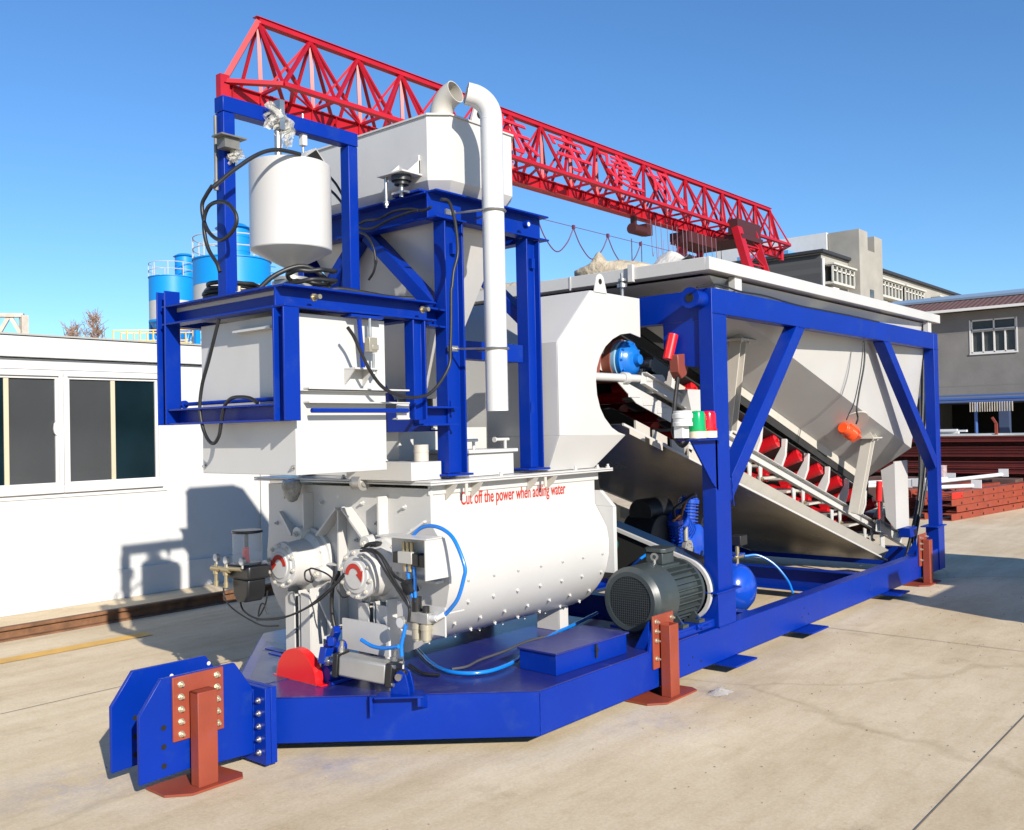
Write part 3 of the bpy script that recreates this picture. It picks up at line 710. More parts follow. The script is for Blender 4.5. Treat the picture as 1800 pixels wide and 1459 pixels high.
b = B(); b.beam((20.1, 4.75, 1.30), (20.1, 4.75, 1.52), 0.05, 0.05); b.beam((20.1, 4.75, 1.52), (20.1, 4.82, 1.64), 0.05, 0.04)
tag(obj('bent_post', b, PRIM), 'bent red steel stub standing on the tall stack, away from the machine', 'post')
b = B(); b.beam((20.1, 5.95, 1.30), (20.1, 5.95, 1.50), 0.04, 0.04); b.beam((20.1, 5.95, 1.50), (20.1, 5.88, 1.62), 0.04, 0.03)
tag(obj('bent_post', b, PRIM), 'bent red steel stub on the tall stack beside the blue rear post', 'post')
b = B(); b.box(20.3, 20.4, 5.5, 6.5, 1.33, 1.37); b.box(20.5, 20.6, 5.4, 6.5, 1.36, 1.40); b.box(20.2, 20.3, 5.5, 6.4, 1.39, 1.42)
tag(obj('flat_bars', b, LWHITE), 'pale flat bars lying on the pale sheets', 'metal bars')
# white brackets and paint tin on the low stack
def strut(p0, p1, label):
    r_ = empty('white_strut', tuple((V(p0)+V(p1))/2), label, 'strut', 'white struts lying on the low steel stack')
    b = B(); b.cyl(p0, p1, 0.035, n=12); obj('tube', b, LWHITE, r_)
    for q in (p0, p1):
        b = B(); b.box(q[0]-0.09, q[0]-0.07, q[1]-0.08, q[1]+0.08, q[2]-0.04, q[2]+0.10); obj('end_plate', b, LWHITE, r_)
strut((16.9, 5.25, 0.52), (18.9, 4.35, 0.60), 'longest white tube strut with square end plates')
strut((16.4, 4.95, 0.49), (17.1, 4.35, 0.50), 'short white strut at the edge of the low stack')
strut((16.6, 6.3, 0.52), (18.0, 5.0, 0.56), 'white strut lying behind the blue rear post')
strut((16.2, 6.2, 0.50), (16.9, 5.4, 0.50), 'short white strut next to the dangling black cables')
b = B(); b.lathe((19.3, 5.55, 0.50), (0, 0, 1), [(0, 0.09), (0.02, 0.095), (0.21, 0.095), (0.22, 0.10), (0.235, 0.10), (0.235, 0.085)], n=24)
tag(obj('paint_tin', b, mat('tin_pink', (0.55, 0.42, 0.42), 0.35, metal=0.3, var=0.2, scale=12)), 'pale paint tin standing among the steel stacks', 'paint tin')
b = B(); b.box(19.0, 19.6, 4.2, 6.9, 0.0, 0.497)
tag(obj('timber_packing', b, mat('dark_plank', (0.10, 0.055, 0.045), 0.8, var=0.3)), 'dark flat packing between the two steel stacks', 'packing')
# unseen frame added out to the right to cast the shadow across the yard
pf = empty('shadow_frame', (9.5, -1.2, 0), 'unseen blue steel frame added to cast a shadow on the yard', 'steel frame')
b = B(); b.box(7.35, 7.6, -0.62, -0.38, 0, 2.0); obj('column', b, BLUE, pf)
b = B(); b.box(10.15, 10.4, -0.92, -0.66, 0, 2.0); obj('column', b, BLUE, pf)
b = B(); b.box(7.3, 9.2, -1.3, -0.4, 1.25, 1.65); b.box(8.3, 10.4, -1.3, -0.5, 1.85, 2.1); objs('cross_box', b, BLUE, pf)

# loose grit on the concrete, countless small stones
b = B(); rnd = random.Random(21)
for k in range(420):
    x = rnd.uniform(2.2, 12.5); y = rnd.uniform(0.6, 2.9) if x > 3.4 else rnd.uniform(1.6, 6.5); s_ = rnd.uniform(0.002, 0.007)*(1.8 if rnd.random() < 0.05 else 1)
    c_ = V((x, y, s_*0.5)); P_ = [c_+V((rnd.uniform(-1, 1), rnd.uniform(-1, 1), 0)).normalized()*s_ for _ in range(2)]
    q_ = [c_+V((s_*math.cos(a), s_*math.sin(a)*rnd.uniform(.6, 1), -s_*0.4)) for a in (0.3, 1.7, 2.9, 4.1, 5.3)]; t_ = c_+V((0, 0, s_*0.6))
    b.add(q_+[t_], [(0, 1, 5), (1, 2, 5), (2, 3, 5), (3, 4, 5), (4, 0, 5)])
obj('gravel', b, mat('grit_stone', (0.22, 0.19, 0.15), 0.9, var=0.4, scale=3), kind='stuff', label='scattered grit and crumbs on the concrete yard', smooth=20)
# ================================================================ the mobile concrete plant
PL = empty('concrete_plant', (6.8, 4.17, 0), 'blue and white mobile concrete mixing plant standing on red-brown feet', 'concrete plant')
YN, YF, YC = 3.0, 5.34, 4.17
# ---- chassis
b = B()
b.chan((3.70, YN+0.05, 0.175), (10.42, YN+0.05, 0.175), 0.10, 0.22, 0.010, side=1)
b.chan((3.70, YF-0.05, 0.175), (10.42, YF-0.05, 0.175), 0.10, 0.22, 0.010, side=-1)
ch = obj('chassis_frame', b, BLUE, PL, bevel=0.003)
nose = [(2.83, 3.99), (3.69, 3.0), (3.69, 3.012), (2.84, 4.00)]
b = B()
b.loft([(2.750, 4.071, 0.065), (3.695, 2.999, 0.065), (3.695, 2.999, 0.285), (2.750, 4.071, 0.285)], [(2.760, 4.085, 0.065), (3.705, 3.012, 0.065), (3.705, 3.012, 0.285), (2.760, 4.085, 0.285)])
b.loft([(2.750, 4.269, 0.065), (3.695, 5.341, 0.065), (3.695, 5.341, 0.285), (2.750, 4.269, 0.285)], [(2.760, 4.255, 0.065), (3.705, 5.328, 0.065), (3.705, 5.328, 0.285), (2.760, 4.255, 0.285)])
objs('nose_side', b, BLUE, ch)
b = B()
for x in (5.30, 6.20, 8.3, 10.3): b.chan((x, YN+0.1, 0.175), (x, YF-0.1, 0.175), 0.10, 0.20, 0.008, side=1 if x < 10 else -1)
objs('cross_member', b, BLUE, ch)

b = B()
for x in (5.52, 6.72, 8.6): b.box(x, x+0.30, YN-0.14, YN+0.10, 0.049, 0.062); b.box(x, x+0.30, YF-0.1, YF+0.14, 0.049, 0.062)
objs('lashing_plate', b, BLUE, ch, bevel=0.003)
b = B()
for x, z in ((5.22, .16), (5.17, .12), (5.32, .115), (6.9, .20), (6.86, .14), (6.98, .145), (8.3, .18), (8.26, .13), (8.37, .135), (9.5, .18)): b.cyl((x, YN-0.0015, z), (x, YN+0.002, z), 0.006, n=10)
obj('bolt_hole', b, DARK, ch)
b = B(); b.prism([(2.75, 4.085), (3.70, 3.003), (5.30, 3.003), (5.30, 5.337), (3.70, 5.337), (2.75, 4.25)], 'xy', 0.2855, 0.291); dk = obj('deck_plate', b, DECK, PL)
b = B(); b.prism([(2.84, 4.255), (3.30, 4.22), (3.60, 5.02), (3.55, 5.10)], 'xy', 0.2915, 0.295); obj('tread_strip', b, TREAD, dk)
b = B(); b.prism([(3.42, 4.72), (3.47, 4.72), (3.47, 4.92), (3.42, 4.92)], 'xy', 0.2955, 0.30); b.prism([(3.36, 4.55), (3.39, 4.55), (3.39, 4.80), (3.36, 4.80)], 'xy', 0.2955, 0.30); obj('deck_cleat', b, BLUE, dk)
# ---- hitch nose
b = B()
b.box(2.683, 2.713, 3.865, 4.40, 0.02, 0.385); b.box(2.715, 2.748, 3.865, 4.40, 0.02, 0.385)
hf = obj('hitch_flange', b, BLUE, PL, bevel=0.003)
b = B()
for i in range(5):
    for y in (3.915, 4.35): b.bolt((2.682, y, 0.075+0.062*i), (-1, 0, 0), 0.012, 0.012); b.cyl((2.7485, y, 0.075+0.062*i), (2.772, y, 0.075+0.062*i), 0.014, n=6)
obj('flange_bolt', b, STEEL, hf)
def cheek(y, top):
    pts = [(2.11, 0.08), (2.76, 0.10), (2.76, 0.36), (2.665, top), (2.24, 0.515), (2.115, 0.36)]
    pts = [(2.10, 0.075), (2.375, 0.085), (2.375, 0.075), (2.681, 0.06), (2.681, 0.375), (2.585, 0.515), (2.205, 0.518), (2.10, 0.375)]
    p = B(); p.prism(pts, 'xz', y, y+0.022); o = obj('hitch_cheek', p, BLUE, PL, bevel=0.003)
    h = B()
    for z in (0.30, 0.215, 0.13): h.cyl((2.215, y-0.0015, z), (2.215, y+0.0235, z), 0.013, n=16)
    objs('pin_hole', h, DARK, o)
    return o
cheek(3.965, 0.5)
o = cheek(4.215, 0.5)
h = B()
for x, z, r_ in ((2.40, 0.455, 0.010), (2.60, 0.475, 0.010), (2.32, 0.40, 0.010)): h.cyl((x, 4.2135, z), (x, 4.2385, z), r_, n=14)
obj('daylight_disc', h, LWHITE, o)  # white discs paint the daylight seen through holes in the plate
# ---- red-brown stand legs
def stand(x, yface, ztop, lean, mirror=1, foot=(0.23, 0.28), plate=(0.22, 0.30), hitch=False):
    # yface: the y of the member's outer face; the leg stands outside it
    s = -mirror
    st = B()
    pw = plate[0]
    if hitch:
        st.box(x-0.13, x+0.13, yface-0.012, yface, ztop-0.29, ztop)
    else:
        st.box(x-0.115, x+0.115, min(yface, yface+s*0.012), max(yface, yface+s*0.012), ztop-plate[1], ztop)
    o = obj('stand_leg', st, PRIM, PL, bevel=0.003)
    q = B(); ya = yface + s*0.013
    zt = ztop-0.055 if not hitch else ztop-0.075
    q.chan((x, ya+s*0.036, 0.014), (x, ya+s*0.036, zt), 0.072, 0.10, 0.009, up=(1, 0, 0), side=-mirror)
    q.box(x-0.05, x+0.05, min(ya, ya+s*0.012), max(ya, ya+s*0.012), 0.014, zt)
    if hitch: q.box(x-0.05, x+0.05, min(ya, ya+s*0.07), max(ya, ya+s*0.07), zt-0.008, zt)
    obj('leg_channel', q, PRIM, o, bevel=0.003)
    f = B(); f.prism([(x-foot[0], ya+s*0.02), (x-foot[0]+0.09, ya+s*0.10), (x+foot[0]-0.03, ya+s*0.10), (x+foot[0], ya+s*0.05), (x+foot[0]-0.02, ya-s*0.14), (x-foot[0], ya-s*0.14)], 'xy', 0.004, 0.0138); obj('foot_plate', f, PRIM, o)
    k = B()
    nb = 5 if hitch else 4
    for i in range(nb):
        dz = 0.055 if not hitch else 0.056
        for dx in ((-0.085, 0.085) if not hitch else (-0.092, 0.092)):
            z = ztop-0.035-dz*i - (0.0 if (not hitch or dx < 0) else -0.005)
            if not hitch and i == 3: z -= 0.05
            k.cyl((x+dx, yface+s*0.012, z), (x+dx, yface+s*0.018, z), 0.015, n=14); k.cyl((x+dx, yface+s*0.018, z), (x+dx, yface+s*0.029, z), 0.0115, n=6); k.cyl((x+dx, yface+s*0.029, z), (x+dx, yface+s*0.040, z), 0.006, n=10)
    objs('leg_bolt', k, BOLT, o, per=3)
    return o
stand(2.385, 3.9645, 0.515, 0, hitch=True, foot=(0.19, 0.28))
b = B(); b.box(2.46, 2.72, 4.02, 4.12, 0.004, 0.0135); 
stand(4.86, 2.998, 0.49, 0, plate=(0.22, 0.31))
stand(9.72, 2.998, 0.49, 0, plate=(0.22, 0.31))
stand(4.86, 5.342, 0.49, 0, mirror=-1); stand(9.72, 5.342, 0.49, 0, mirror=-1)
b = B()
for x in (4.735, 9.60): b.prism([(x-0.02, 0.285), (x+0.24, 0.285), (x+0.24, 0.48), (x+0.04, 0.48)], 'xz', YN-0.0015, YN+0.012); b.prism([(3.013, 0.2925), (3.11, 0.2925), (3.013, 0.46)], 'yz', x+0.0, x+0.012)
objs('stand_bracket', b, BLUE, PL)
# ---- blue toolbox on deck
b = B(); b.prism([(3.965, 3.10), (4.60, 3.08), (5.00, 3.42), (4.78, 3.60), (3.975, 3.33)][:2] + [(4.62, 3.09), (4.62, 3.40), (3.975, 3.36)], 'xy', 0.292, 0.40)
tb = obj('toolbox', b, BLUE, PL, bevel=0.002)
b = B(); b.prism([(3.955, 3.09), (4.63, 3.075), (4.63, 3.41), (3.965, 3.37)], 'xy', 0.4015, 0.412); obj('lid', b, DECK, tb, bevel=0.002)
b = B(); b.box(4.30, 4.315, 3.078, 3.084, 0.325, 0.40); b.box(4.295, 4.32, 3.074, 3.08, 0.36, 0.375); obj('latch', b, DARK, tb)
# ---- hopper frame
fm = B()
fm.box(5.60, 10.40, YN, YN+0.10, 2.34, 2.505); fr_ = obj('hopper_frame', fm, BLUE, PL, bevel=0.004)
def bx(nm, par, m, *a, **k):
    q = B(); q.box(*a); return obj(nm, q, m, par, bevel=k.get('bevel', 0.004))
for y0 in (YN, YF-0.10):
    bx('column', fr_, BLUE, 5.57, 5.77, y0-(0.002 if y0 == YN else -0.002), y0+0.10, 0.50, 2.503 if y0 == YN else 2.505)
    bx('column', fr_, BLUE, 10.28, 10.42, y0-(0.002 if y0 == YN else -0.002), y0+0.10, 0.50, 2.503)
    bx('column_sleeve', fr_, BLUE, 5.55, 5.79, y0-0.01, y0+0.12, 0.286, 0.505)
    bx('column_sleeve', fr_, BLUE, 10.25, 10.44, y0-0.01, y0+0.12, 0.065, 0.505)
    bx('sleeve_flange', fr_, BLUE, 5.50, 5.84, y0-0.03, y0+0.14, 0.507, 0.52)
    bx('sleeve_flange', fr_, BLUE, 10.14, 10.46, y0-0.03, y0+0.14, 0.507, 0.52)
    for (xa, za, xb, zb) in ((7.02, 2.345, 5.75, 1.16), (8.86, 2.345, 10.30, 1.18)):
        q = B(); q.beam((xa, y0+0.055, za), (xb, y0+0.055, zb), 0.09, 0.12, up=(0, 1, 0)); q2 = B(); q2.beam((xa, y0+0.055, za+0.03), (xb, y0+0.055, zb-0.03), 0.115, 0.105, up=(0, 1, 0)); obj('brace', q2, BLUE, fr_, bevel=0.004)
bx('top_beam', fr_, BLUE, 5.60, 10.40, YF-0.10, YF, 2.34, 2.505)
q = B(); q.box(5.595, 5.61, YN+0.10, YF-0.10, 2.30, 2.50); q.box(5.61, 5.70, YN+0.10, YF-0.10, 2.30, 2.315); q.box(5.61, 5.70, YN+0.10, YF-0.10, 2.485, 2.50); obj('end_beam', q, BLUE, fr_)
q = B(); q.prism([(3.10, 2.298), (3.10, 1.985), (3.20, 2.00), (3.30, 2.06), (3.38, 2.13), (3.38, 2.298)], 'yz', 5.59, 5.605); obj('gusset', q, BLUE, fr_)
bx('end_beam', fr_, BLUE, 10.30, 10.40, YN+0.10, YF-0.10, 2.34, 2.50)
q = B(); q.cyl((5.43, 3.075, 2.43), (5.57, 3.075, 2.43), 0.055, n=24); q.cyl((5.42, 3.075, 2.43), (5.44, 3.075, 2.43), 0.068, n=24); q.mat(1); q.cyl((5.415, 3.075, 2.43), (5.4199, 3.075, 2.43), 0.03, n=16); obj('pivot_boss', q, [BLUE, DARK], fr_)
q = B(); q.prism([(5.26, 1.505), (5.60, 1.505), (5.60, 1.17), (5.52, 1.23)], 'xz', YN-0.002, YN+0.010); q.box(5.26, 5.60, YN-0.05, YN+0.10, 1.505, 1.515); obj('lamp_bracket', q, BLUE, fr_)
# ---- signal lamps and horn on the bracket
for nm, x, m, lab_ in (('signal_lamp', 5.335, GREENL, 'green beacon lens'), ('signal_lamp', 5.475, REDL, 'red beacon lens')):
    q = B(); q.cyl((x, 3.0, 1.520), (x, 3.0, 1.565), 0.062, n=28); o = obj(nm, q, BEIGE, PL, bevel=0.003)
    q = B(); q.lathe((x, 3.0, 1.5655), (0, 0, 1), [(0, 0.063), (0.012, 0.063), (0.014, 0.058), (0.105, 0.056), (0.125, 0.048), (0.130, 0.01)], n=32)
    obj('lens', q, m, o, label=lab_)
q = B(); q.lathe((5.20, 3.02, 1.60), (0, 0, 1), [(0, 0.03), (0.0, 0.062), (0.02, 0.062), (0.025, 0.058), (0.045, 0.058), (0.05, 0.064), (0.075, 0.064), (0.08, 0.058), (0.095, 0.058)], n=28); q.box(5.16, 5.24, 3.0, 3.06, 1.525, 1.60); obj('buzzer', q, LWHITE, PL)

# ================================================================ aggregate hopper
H = B()
L1 = lambda x: min(2.19-0.297*(x-7.36), 2.46)
L2 = lambda x: 1.78-0.322*(x-7.85)
xs_ = (5.66, 6.28, 6.70)
top = [(5.66, 3.06), (10.36, 3.06), (10.36, 5.28), (5.66, 5.28)]
def ring(pts): return [V(p) for p in pts]
t0 = ring([(5.66, 3.06, 2.60), (10.34, 3.06, 2.60), (10.34, 5.28, 2.60), (5.66, 5.28, 2.60)])
m0_ = ring([(6.28, 3.26, L1(6.28)), (10.30, 3.26, L1(10.30)), (10.30, 5.08, L1(10.30)), (6.28, 5.08, L1(6.28))])
b0_ = ring([(6.75, 3.74, L2(6.75)), (10.30, 3.74, L2(10.30)), (10.30, 4.60, L2(10.30)), (6.75, 4.60, L2(6.75))])
H.loft(t0, m0_, cap=False); H.loft(m0_, b0_, cap=False)
hp = obj('aggregate_hopper', H, WHITE, PL, smooth=10)
q = B()
RX0, RX1, RY0, RY1, RZ0, RZ1 = 5.52, 10.46, 2.98, 5.36, 2.615, 2.70
for a in ((RX0, RX1, RY0, RY0+0.03), (RX0, RX1, RY1-0.03, RY1), (RX0, RX0+0.03, RY0+0.03, RY1-0.03), (RX1-0.03, RX1, RY0+0.03, RY1-0.03)): q.box(*a, RZ0, RZ1)
for a in ((RX0+0.03, RX1-0.03, RY0+0.03, RY0+0.14), (RX0+0.03, RX1-0.03, RY1-0.14, RY1-0.03), (RX0+0.03, RX0+0.14, RY0+0.14, RY1-0.14), (RX1-0.14, RX1-0.03, RY0+0.14, RY1-0.14)): q.box(*a, RZ0+0.002, RZ0+0.012)
obj('rim', q, WHITE, hp, bevel=0.003)
q = B(); q.box(5.60, 10.38, 3.0, 5.34, 2.66, 2.668); obj('grid_cover', q, mat('grid_dark', (0.05, 0.05, 0.05), 0.7), hp)
q = B()
for x in (5.92, 10.14): q.box(x, x+0.10, 3.005, 3.055, 2.507, 2.614)
for x in (5.66, 5.70, 7.4, 8.9): q.box(x, x+0.30, 3.01, 3.10, 2.507, 2.512)
q.box(5.515, 5.52, 4.10, 4.115, 2.60, 2.702); q.box(5.50, 5.53, 3.56, 3.60, 2.60, 2.72)
objs('rim_support', q, WHITE, hp, bevel=0.002)
q = B(); q.cyl((5.46, 3.62, 2.50), (5.46, 3.62, 2.66), 0.012, n=10); q.cyl((5.46, 3.62, 2.56), (5.46, 3.62, 2.585), 0.035, n=18); q.cyl((5.46, 3.62, 2.605), (5.46, 3.62, 2.62), 0.028, n=18); q.cyl((5.46, 3.80, 2.48), (5.46, 3.80, 2.52), 0.02, n=12); q.box(5.43, 5.5, 3.60, 3.78, 2.455, 2.48)
obj('load_link', q, STEEL, hp)
q = B()
for off, th, mt in ((0.0, 0.085, 0),):
    q.loft([(6.9, 3.72, L2(6.9)+0.02), (10.32, 3.72, L2(10.32)+0.02), (10.32, 3.72, L2(10.32)-0.075), (6.9, 3.72, L2(6.9)-0.075)], [(6.9, 3.735, L2(6.9)+0.02), (10.32, 3.735, L2(10.32)+0.02), (10.32, 3.735, L2(10.32)-0.075), (6.9, 3.735, L2(6.9)-0.075)])
    q.loft([(5.9, 3.72, L2(5.9)+0.02), (6.897, 3.72, L2(6.897)+0.02), (6.897, 3.72, L2(6.897)-0.075), (5.9, 3.72, L2(5.9)-0.075)], [(5.9, 3.735, L2(5.9)+0.02), (6.897, 3.735, L2(6.897)+0.02), (6.897, 3.735, L2(6.897)-0.075), (5.9, 3.735, L2(5.9)-0.075)])
objs('skirt_board', q, WHITE2, hp)
q = B(); q.loft([(5.7, 3.725, L2(5.7)-0.075), (10.32, 3.725, L2(10.32)-0.075), (10.32, 3.725, L2(10.32)-0.15), (5.7, 3.725, L2(5.7)-0.15)], [(5.7, 3.74, L2(5.7)-0.075), (10.32, 3.74, L2(10.32)-0.075), (10.32, 3.74, L2(10.32)-0.15), (5.7, 3.74, L2(5.7)-0.15)]); obj('skirt_rubber', q, BELT, hp)
# vibrator and its oval mounting plate on the lower sloping face
# sloping lower face: from (x,3.26,L1) to (x,3.74,L2)
def onface(x, t, out=0.0):
    za, zb = L1(x), L2(x); n = V((-0.25, -0.62, -0.62)).normalized()
    e1 = V((1, 0, -0.297)).normalized(); e2 = V((0, 0.48, zb-za)).normalized(); n = e1.cross(e2).normalized()
    if n.y > 0: n = -n
    return V((x, 3.26+(3.74-3.26)*t, za+(zb-za)*t)) + n*out, n, e1, e2
p, n, e1, e2 = onface(9.02, 0.42)
q = B(); ng = 40
q.loft([p + e1*0.30*math.cos(2*PI*i/ng)*0.75 + e2*0.24*math.sin(2*PI*i/ng) + n*0.002 for i in range(ng)], [p + e1*0.30*math.cos(2*PI*i/ng)*0.75 + e2*0.24*math.sin(2*PI*i/ng) + n*0.022 for i in range(ng)])
obj('vibrator_pad', q, WHITE2, hp, bevel=0.004)
q = B(); c0 = p + n*0.06
q.cyl(c0-e1*0.13+n*0.02, c0+e1*0.03+n*0.02, 0.058, n=24); q.cyl(c0-e1*0.155+n*0.02, c0-e1*0.13+n*0.02, 0.048, 0.058, n=24)
q.beam(c0-e1*0.02-n*0.035, c0+e1*0.20-n*0.02, 0.13, 0.05, up=n); q.beam(c0+e1*0.03+n*0.01, c0+e1*0.19+n*0.01, 0.10, 0.09, up=n)
for k in range(4): q.cyl(c0+e1*(0.03*k-0.03)+n*0.02, c0+e1*(0.03*k-0.018)+n*0.02, 0.064, n=20)
obj('vibrator', q, ORANGE, hp, bevel=0.003)
q = B()
for i in range(7): a = c0 + n*0.03 + V((0, 0, 0.05+0.022*i)); q.lathe(a, (1, 0, 0) if i % 2 else (0, 1, 0), [(-0.002, 0.007), (0.002, 0.007), (0.002, 0.011), (-0.002, 0.011)], n=10, closed=True)
obj('safety_chain', q, STEEL, hp)
# white hanger struts from hopper to conveyor
ST = lambda x: 1.41-0.302*(x-7.25)      # conveyor stringer top at the near side (y = 3.6)
for xh, zt, xb, zb in ((6.72, 2.245, 6.72, 1.56), (9.46, 1.435, 9.31, 0.70)):
    q = B(); q.box(xh-0.12, xh+0.14, 3.31, 3.49, zt, zt+0.014)
    hs = obj('hanger_strut', q, WHITE2, hp, bevel=0.002)
    q = B(); q.ibeam((xb, 3.50, zb), (xh, 3.40, zt), 0.10, 0.10, 0.010, up=(1, 0, 0)); obj('strut_post', q, WHITE2, hs, bevel=0.002)
    q = B()
    for dx in (-0.05, 0.05): q.prism([(3.33, zt+0.015), (3.45, zt+0.015), (3.40, zt+0.12)], 'yz', xh+dx-0.005, xh+dx+0.005)
    for dx in (-0.07, 0.06): q.bolt((xh+dx, 3.335, zt), (0, 0, -1), 0.012, 0.012)
    obj('strut_gusset', q, WHITE2, hs)
# tail chute below the hopper
q = B(); q.box(9.90, 10.30, 3.30, 3.312, 0.50, 1.19); q.prism([(3.3125, 0.50), (3.3125, 1.17), (3.44, 1.10), (3.40, 0.62)], 'yz', 9.90, 9.912); obj('tail_post', q, WHITE, hp)
bx('tail_bracket', hp, BLUE, 10.08, 10.30, 3.22, 3.34, 0.40, 0.497)

# ================================================================ inclined belt conveyor
sl = -0.302
q = B()
A0, A1 = V((5.80, 3.60, ST(5.80)-0.045)), V((10.25, 3.60, ST(10.25)-0.045))
q.chan(A0, A1, 0.05, 0.09, 0.007, side=-1)
q.chan(A0+V((0, 1.14, 0)), A1+V((0, 1.14, 0)), 0.05, 0.09, 0.007, side=1)
cv = obj('belt_conveyor', q, WHITE, PL, bevel=0.002)
q = B(); yb = 3.72
bt = lambda x: ST(x)+0.07
prof = [(3.67, 0.312), (4.03, 0.160), (4.31, 0.160), (4.67, 0.312)]
a = [V((5.45, y, ST(5.45)+dz)) for y, dz in prof] + [V((5.45, y, ST(5.45)+dz-0.012)) for y, dz in prof[::-1]]
d = [V((10.3, y, ST(10.3)+dz)) for y, dz in prof] + [V((10.3, y, ST(10.3)+dz-0.012)) for y, dz in prof[::-1]]
q.loft(a, d); q.loft([V((5.5, 3.75, ST(5.5)-0.2)), V((5.5, 4.6, ST(5.5)-0.2)), V((5.5, 4.6, ST(5.5)-0.21)), V((5.5, 3.75, ST(5.5)-0.21))], [V((10.2, 3.75, ST(10.2)-0.2)), V((10.2, 4.6, ST(10.2)-0.2)), V((10.2, 4.6, ST(10.2)-0.21)), V((10.2, 3.75, ST(10.2)-0.21))])
obj('belt', q, BELT, cv, smooth=20)
dv = V((1, 0, sl)).normalized(); upv = V((-sl, 0, 1)).normalized()
for i in range(10):
    x = 5.95+0.477*i
    c0 = V((x, 4.17, ST(x)))
    q = B(); q.beam(c0-V((0, 0.57, 0)), c0+V((0, 0.57, 0)), 0.05, 0.02, up=upv)
    it = obj('idler_set', q, WHITE2, cv)
    for sg in (-1, 1):
        q = B(); yy = 4.17+sg*0.545
        pf_ = [(0.0, 0.0), (sg*-0.10, 0.0), (sg*-0.06, 0.10), (sg*-0.015, 0.20), (sg*-0.02, 0.27), (sg*0.025, 0.27), (sg*0.03, 0.12)]
        q.loft([V((x, yy+a_, ST(x)))+upv*h_+dv*0.062 for a_, h_ in pf_], [V((x, yy+a_, ST(x)))+upv*h_+dv*0.095 for a_, h_ in pf_]); obj('idler_bracket', q, WHITE, it, bevel=0.002)
        q = B(); e0 = V((x, 4.17+sg*0.51, ST(x)))+upv*0.235; e1_ = V((x, 4.17+sg*0.13, ST(x)))+upv*0.075
        q.cyl(e0, e1_, 0.060, n=24); q.cyl(e0-(e0-e1_).normalized()*0.03, e0-(e0-e1_).normalized()*0.035, 0.0615, n=24); q.cyl(e0+(e0-e1_).normalized()*0.02, e0, 0.015, n=10); obj('wing_roller', q, ROLL, it)
    q = B(); q.cyl(V((x, 3.95, ST(x)))+upv*0.02, V((x, 4.39, ST(x)))+upv*0.02, 0.045, n=20); obj('flat_roller', q, ROLL, it)
for i in range(5):
    x = 6.5+0.86*i
    q = B()
    for dx in (-0.12, 0.08):
        q.prism([(x+dx, ST(x)-0.09), (x+dx+0.07, ST(x)-0.11), (x+dx+0.045, ST(x)-0.33), (x+dx+0.02, ST(x)-0.34)], 'xz', 3.60, 3.61)
    rs = objs('return_bracket', q, WHITE, cv)[0]
    q = B(); q.cyl((x+0.1, 3.64, ST(x)-0.26), (x+0.1, 4.70, ST(x)-0.26), 0.045, n=20); obj('return_roller', q, ROLL, rs)
    q = B(); q.bolt((x+0.12, 3.60, ST(x)-0.24), (0, -1, 0), 0.014, 0.016); obj('pin', q, BRASS, rs)
q = B()
for i in range(9):
    x = 6.1+0.48*i; q.box(x, x+0.30, 3.62, 4.70, ST(x+0.15)-0.15, ST(x+0.15)-0.13)
objs('cross_plate', q, WHITE2, cv)
# belly tray
TR = lambda x: 1.185-0.30*(x-6.58)
q = B()
def slab(x0, x1, ya, yb_, z0, z1): q.loft([(x0, ya, TR(x0)+z0), (x0, yb_, TR(x0)+z0), (x0, yb_, TR(x0)+z1), (x0, ya, TR(x0)+z1)], [(x1, ya, TR(x1)+z0), (x1, yb_, TR(x1)+z0), (x1, yb_, TR(x1)+z1), (x1, ya, TR(x1)+z1)])
slab(5.12, 9.95, 3.42, 4.92, -0.005, 0.0)
tr = obj('belly_tray', q, mat('tray_paint', (0.06, 0.058, 0.052), 0.22, var=0.2, scale=2.0, bump=0.05, bscale=5), PL)
q = B(); slab(5.12, 9.93, 3.405, 3.419, -0.012, 0.004); slab(5.12, 9.93, 4.921, 4.935, -0.012, 0.004); objs('tray_edge', q, WHITE, tr)
q = B(); x0, x1 = 5.9, 10.02
q.loft([(x0, 3.49, TR(x0)+0.004), (x0, 3.495, TR(x0)+0.004), (x0, 3.430, TR(x0)+0.115), (x0, 3.425, TR(x0)+0.115)], [(x1, 3.49, TR(x1)+0.004), (x1, 3.495, TR(x1)+0.004), (x1, 3.430, TR(x1)+0.115), (x1, 3.425, TR(x1)+0.115)]); obj('tray_lip', q, WHITE2, tr)
q = B()
for x in (5.30, 5.52, 5.75, 5.98): slab(x, x+0.17, 3.43, 3.445, 0.006, 0.075); 
slab(5.18, 5.36, 3.40, 3.404, -0.05, -0.012); slab(5.42, 5.58, 3.40, 3.404, -0.05, -0.012)
objs('tray_tab', q, WHITE2, tr)
q = B()
for x in (5.0, 5.25, 5.9, 6.4, 7.1, 7.5, 8.0): slab(x, x+0.16, 4.93, 5.05, -0.16, -0.08)
slab(4.9, 9.4, 5.05, 5.07, -0.22, -0.05)
objs('far_support', q, WHITE2, tr)
q = B(); slab(4.7, 9.3, 4.96, 5.20, -0.30, -0.25); obj('far_channel', q, mat('far_dark_steel', (0.05, 0.055, 0.06), 0.5), tr)
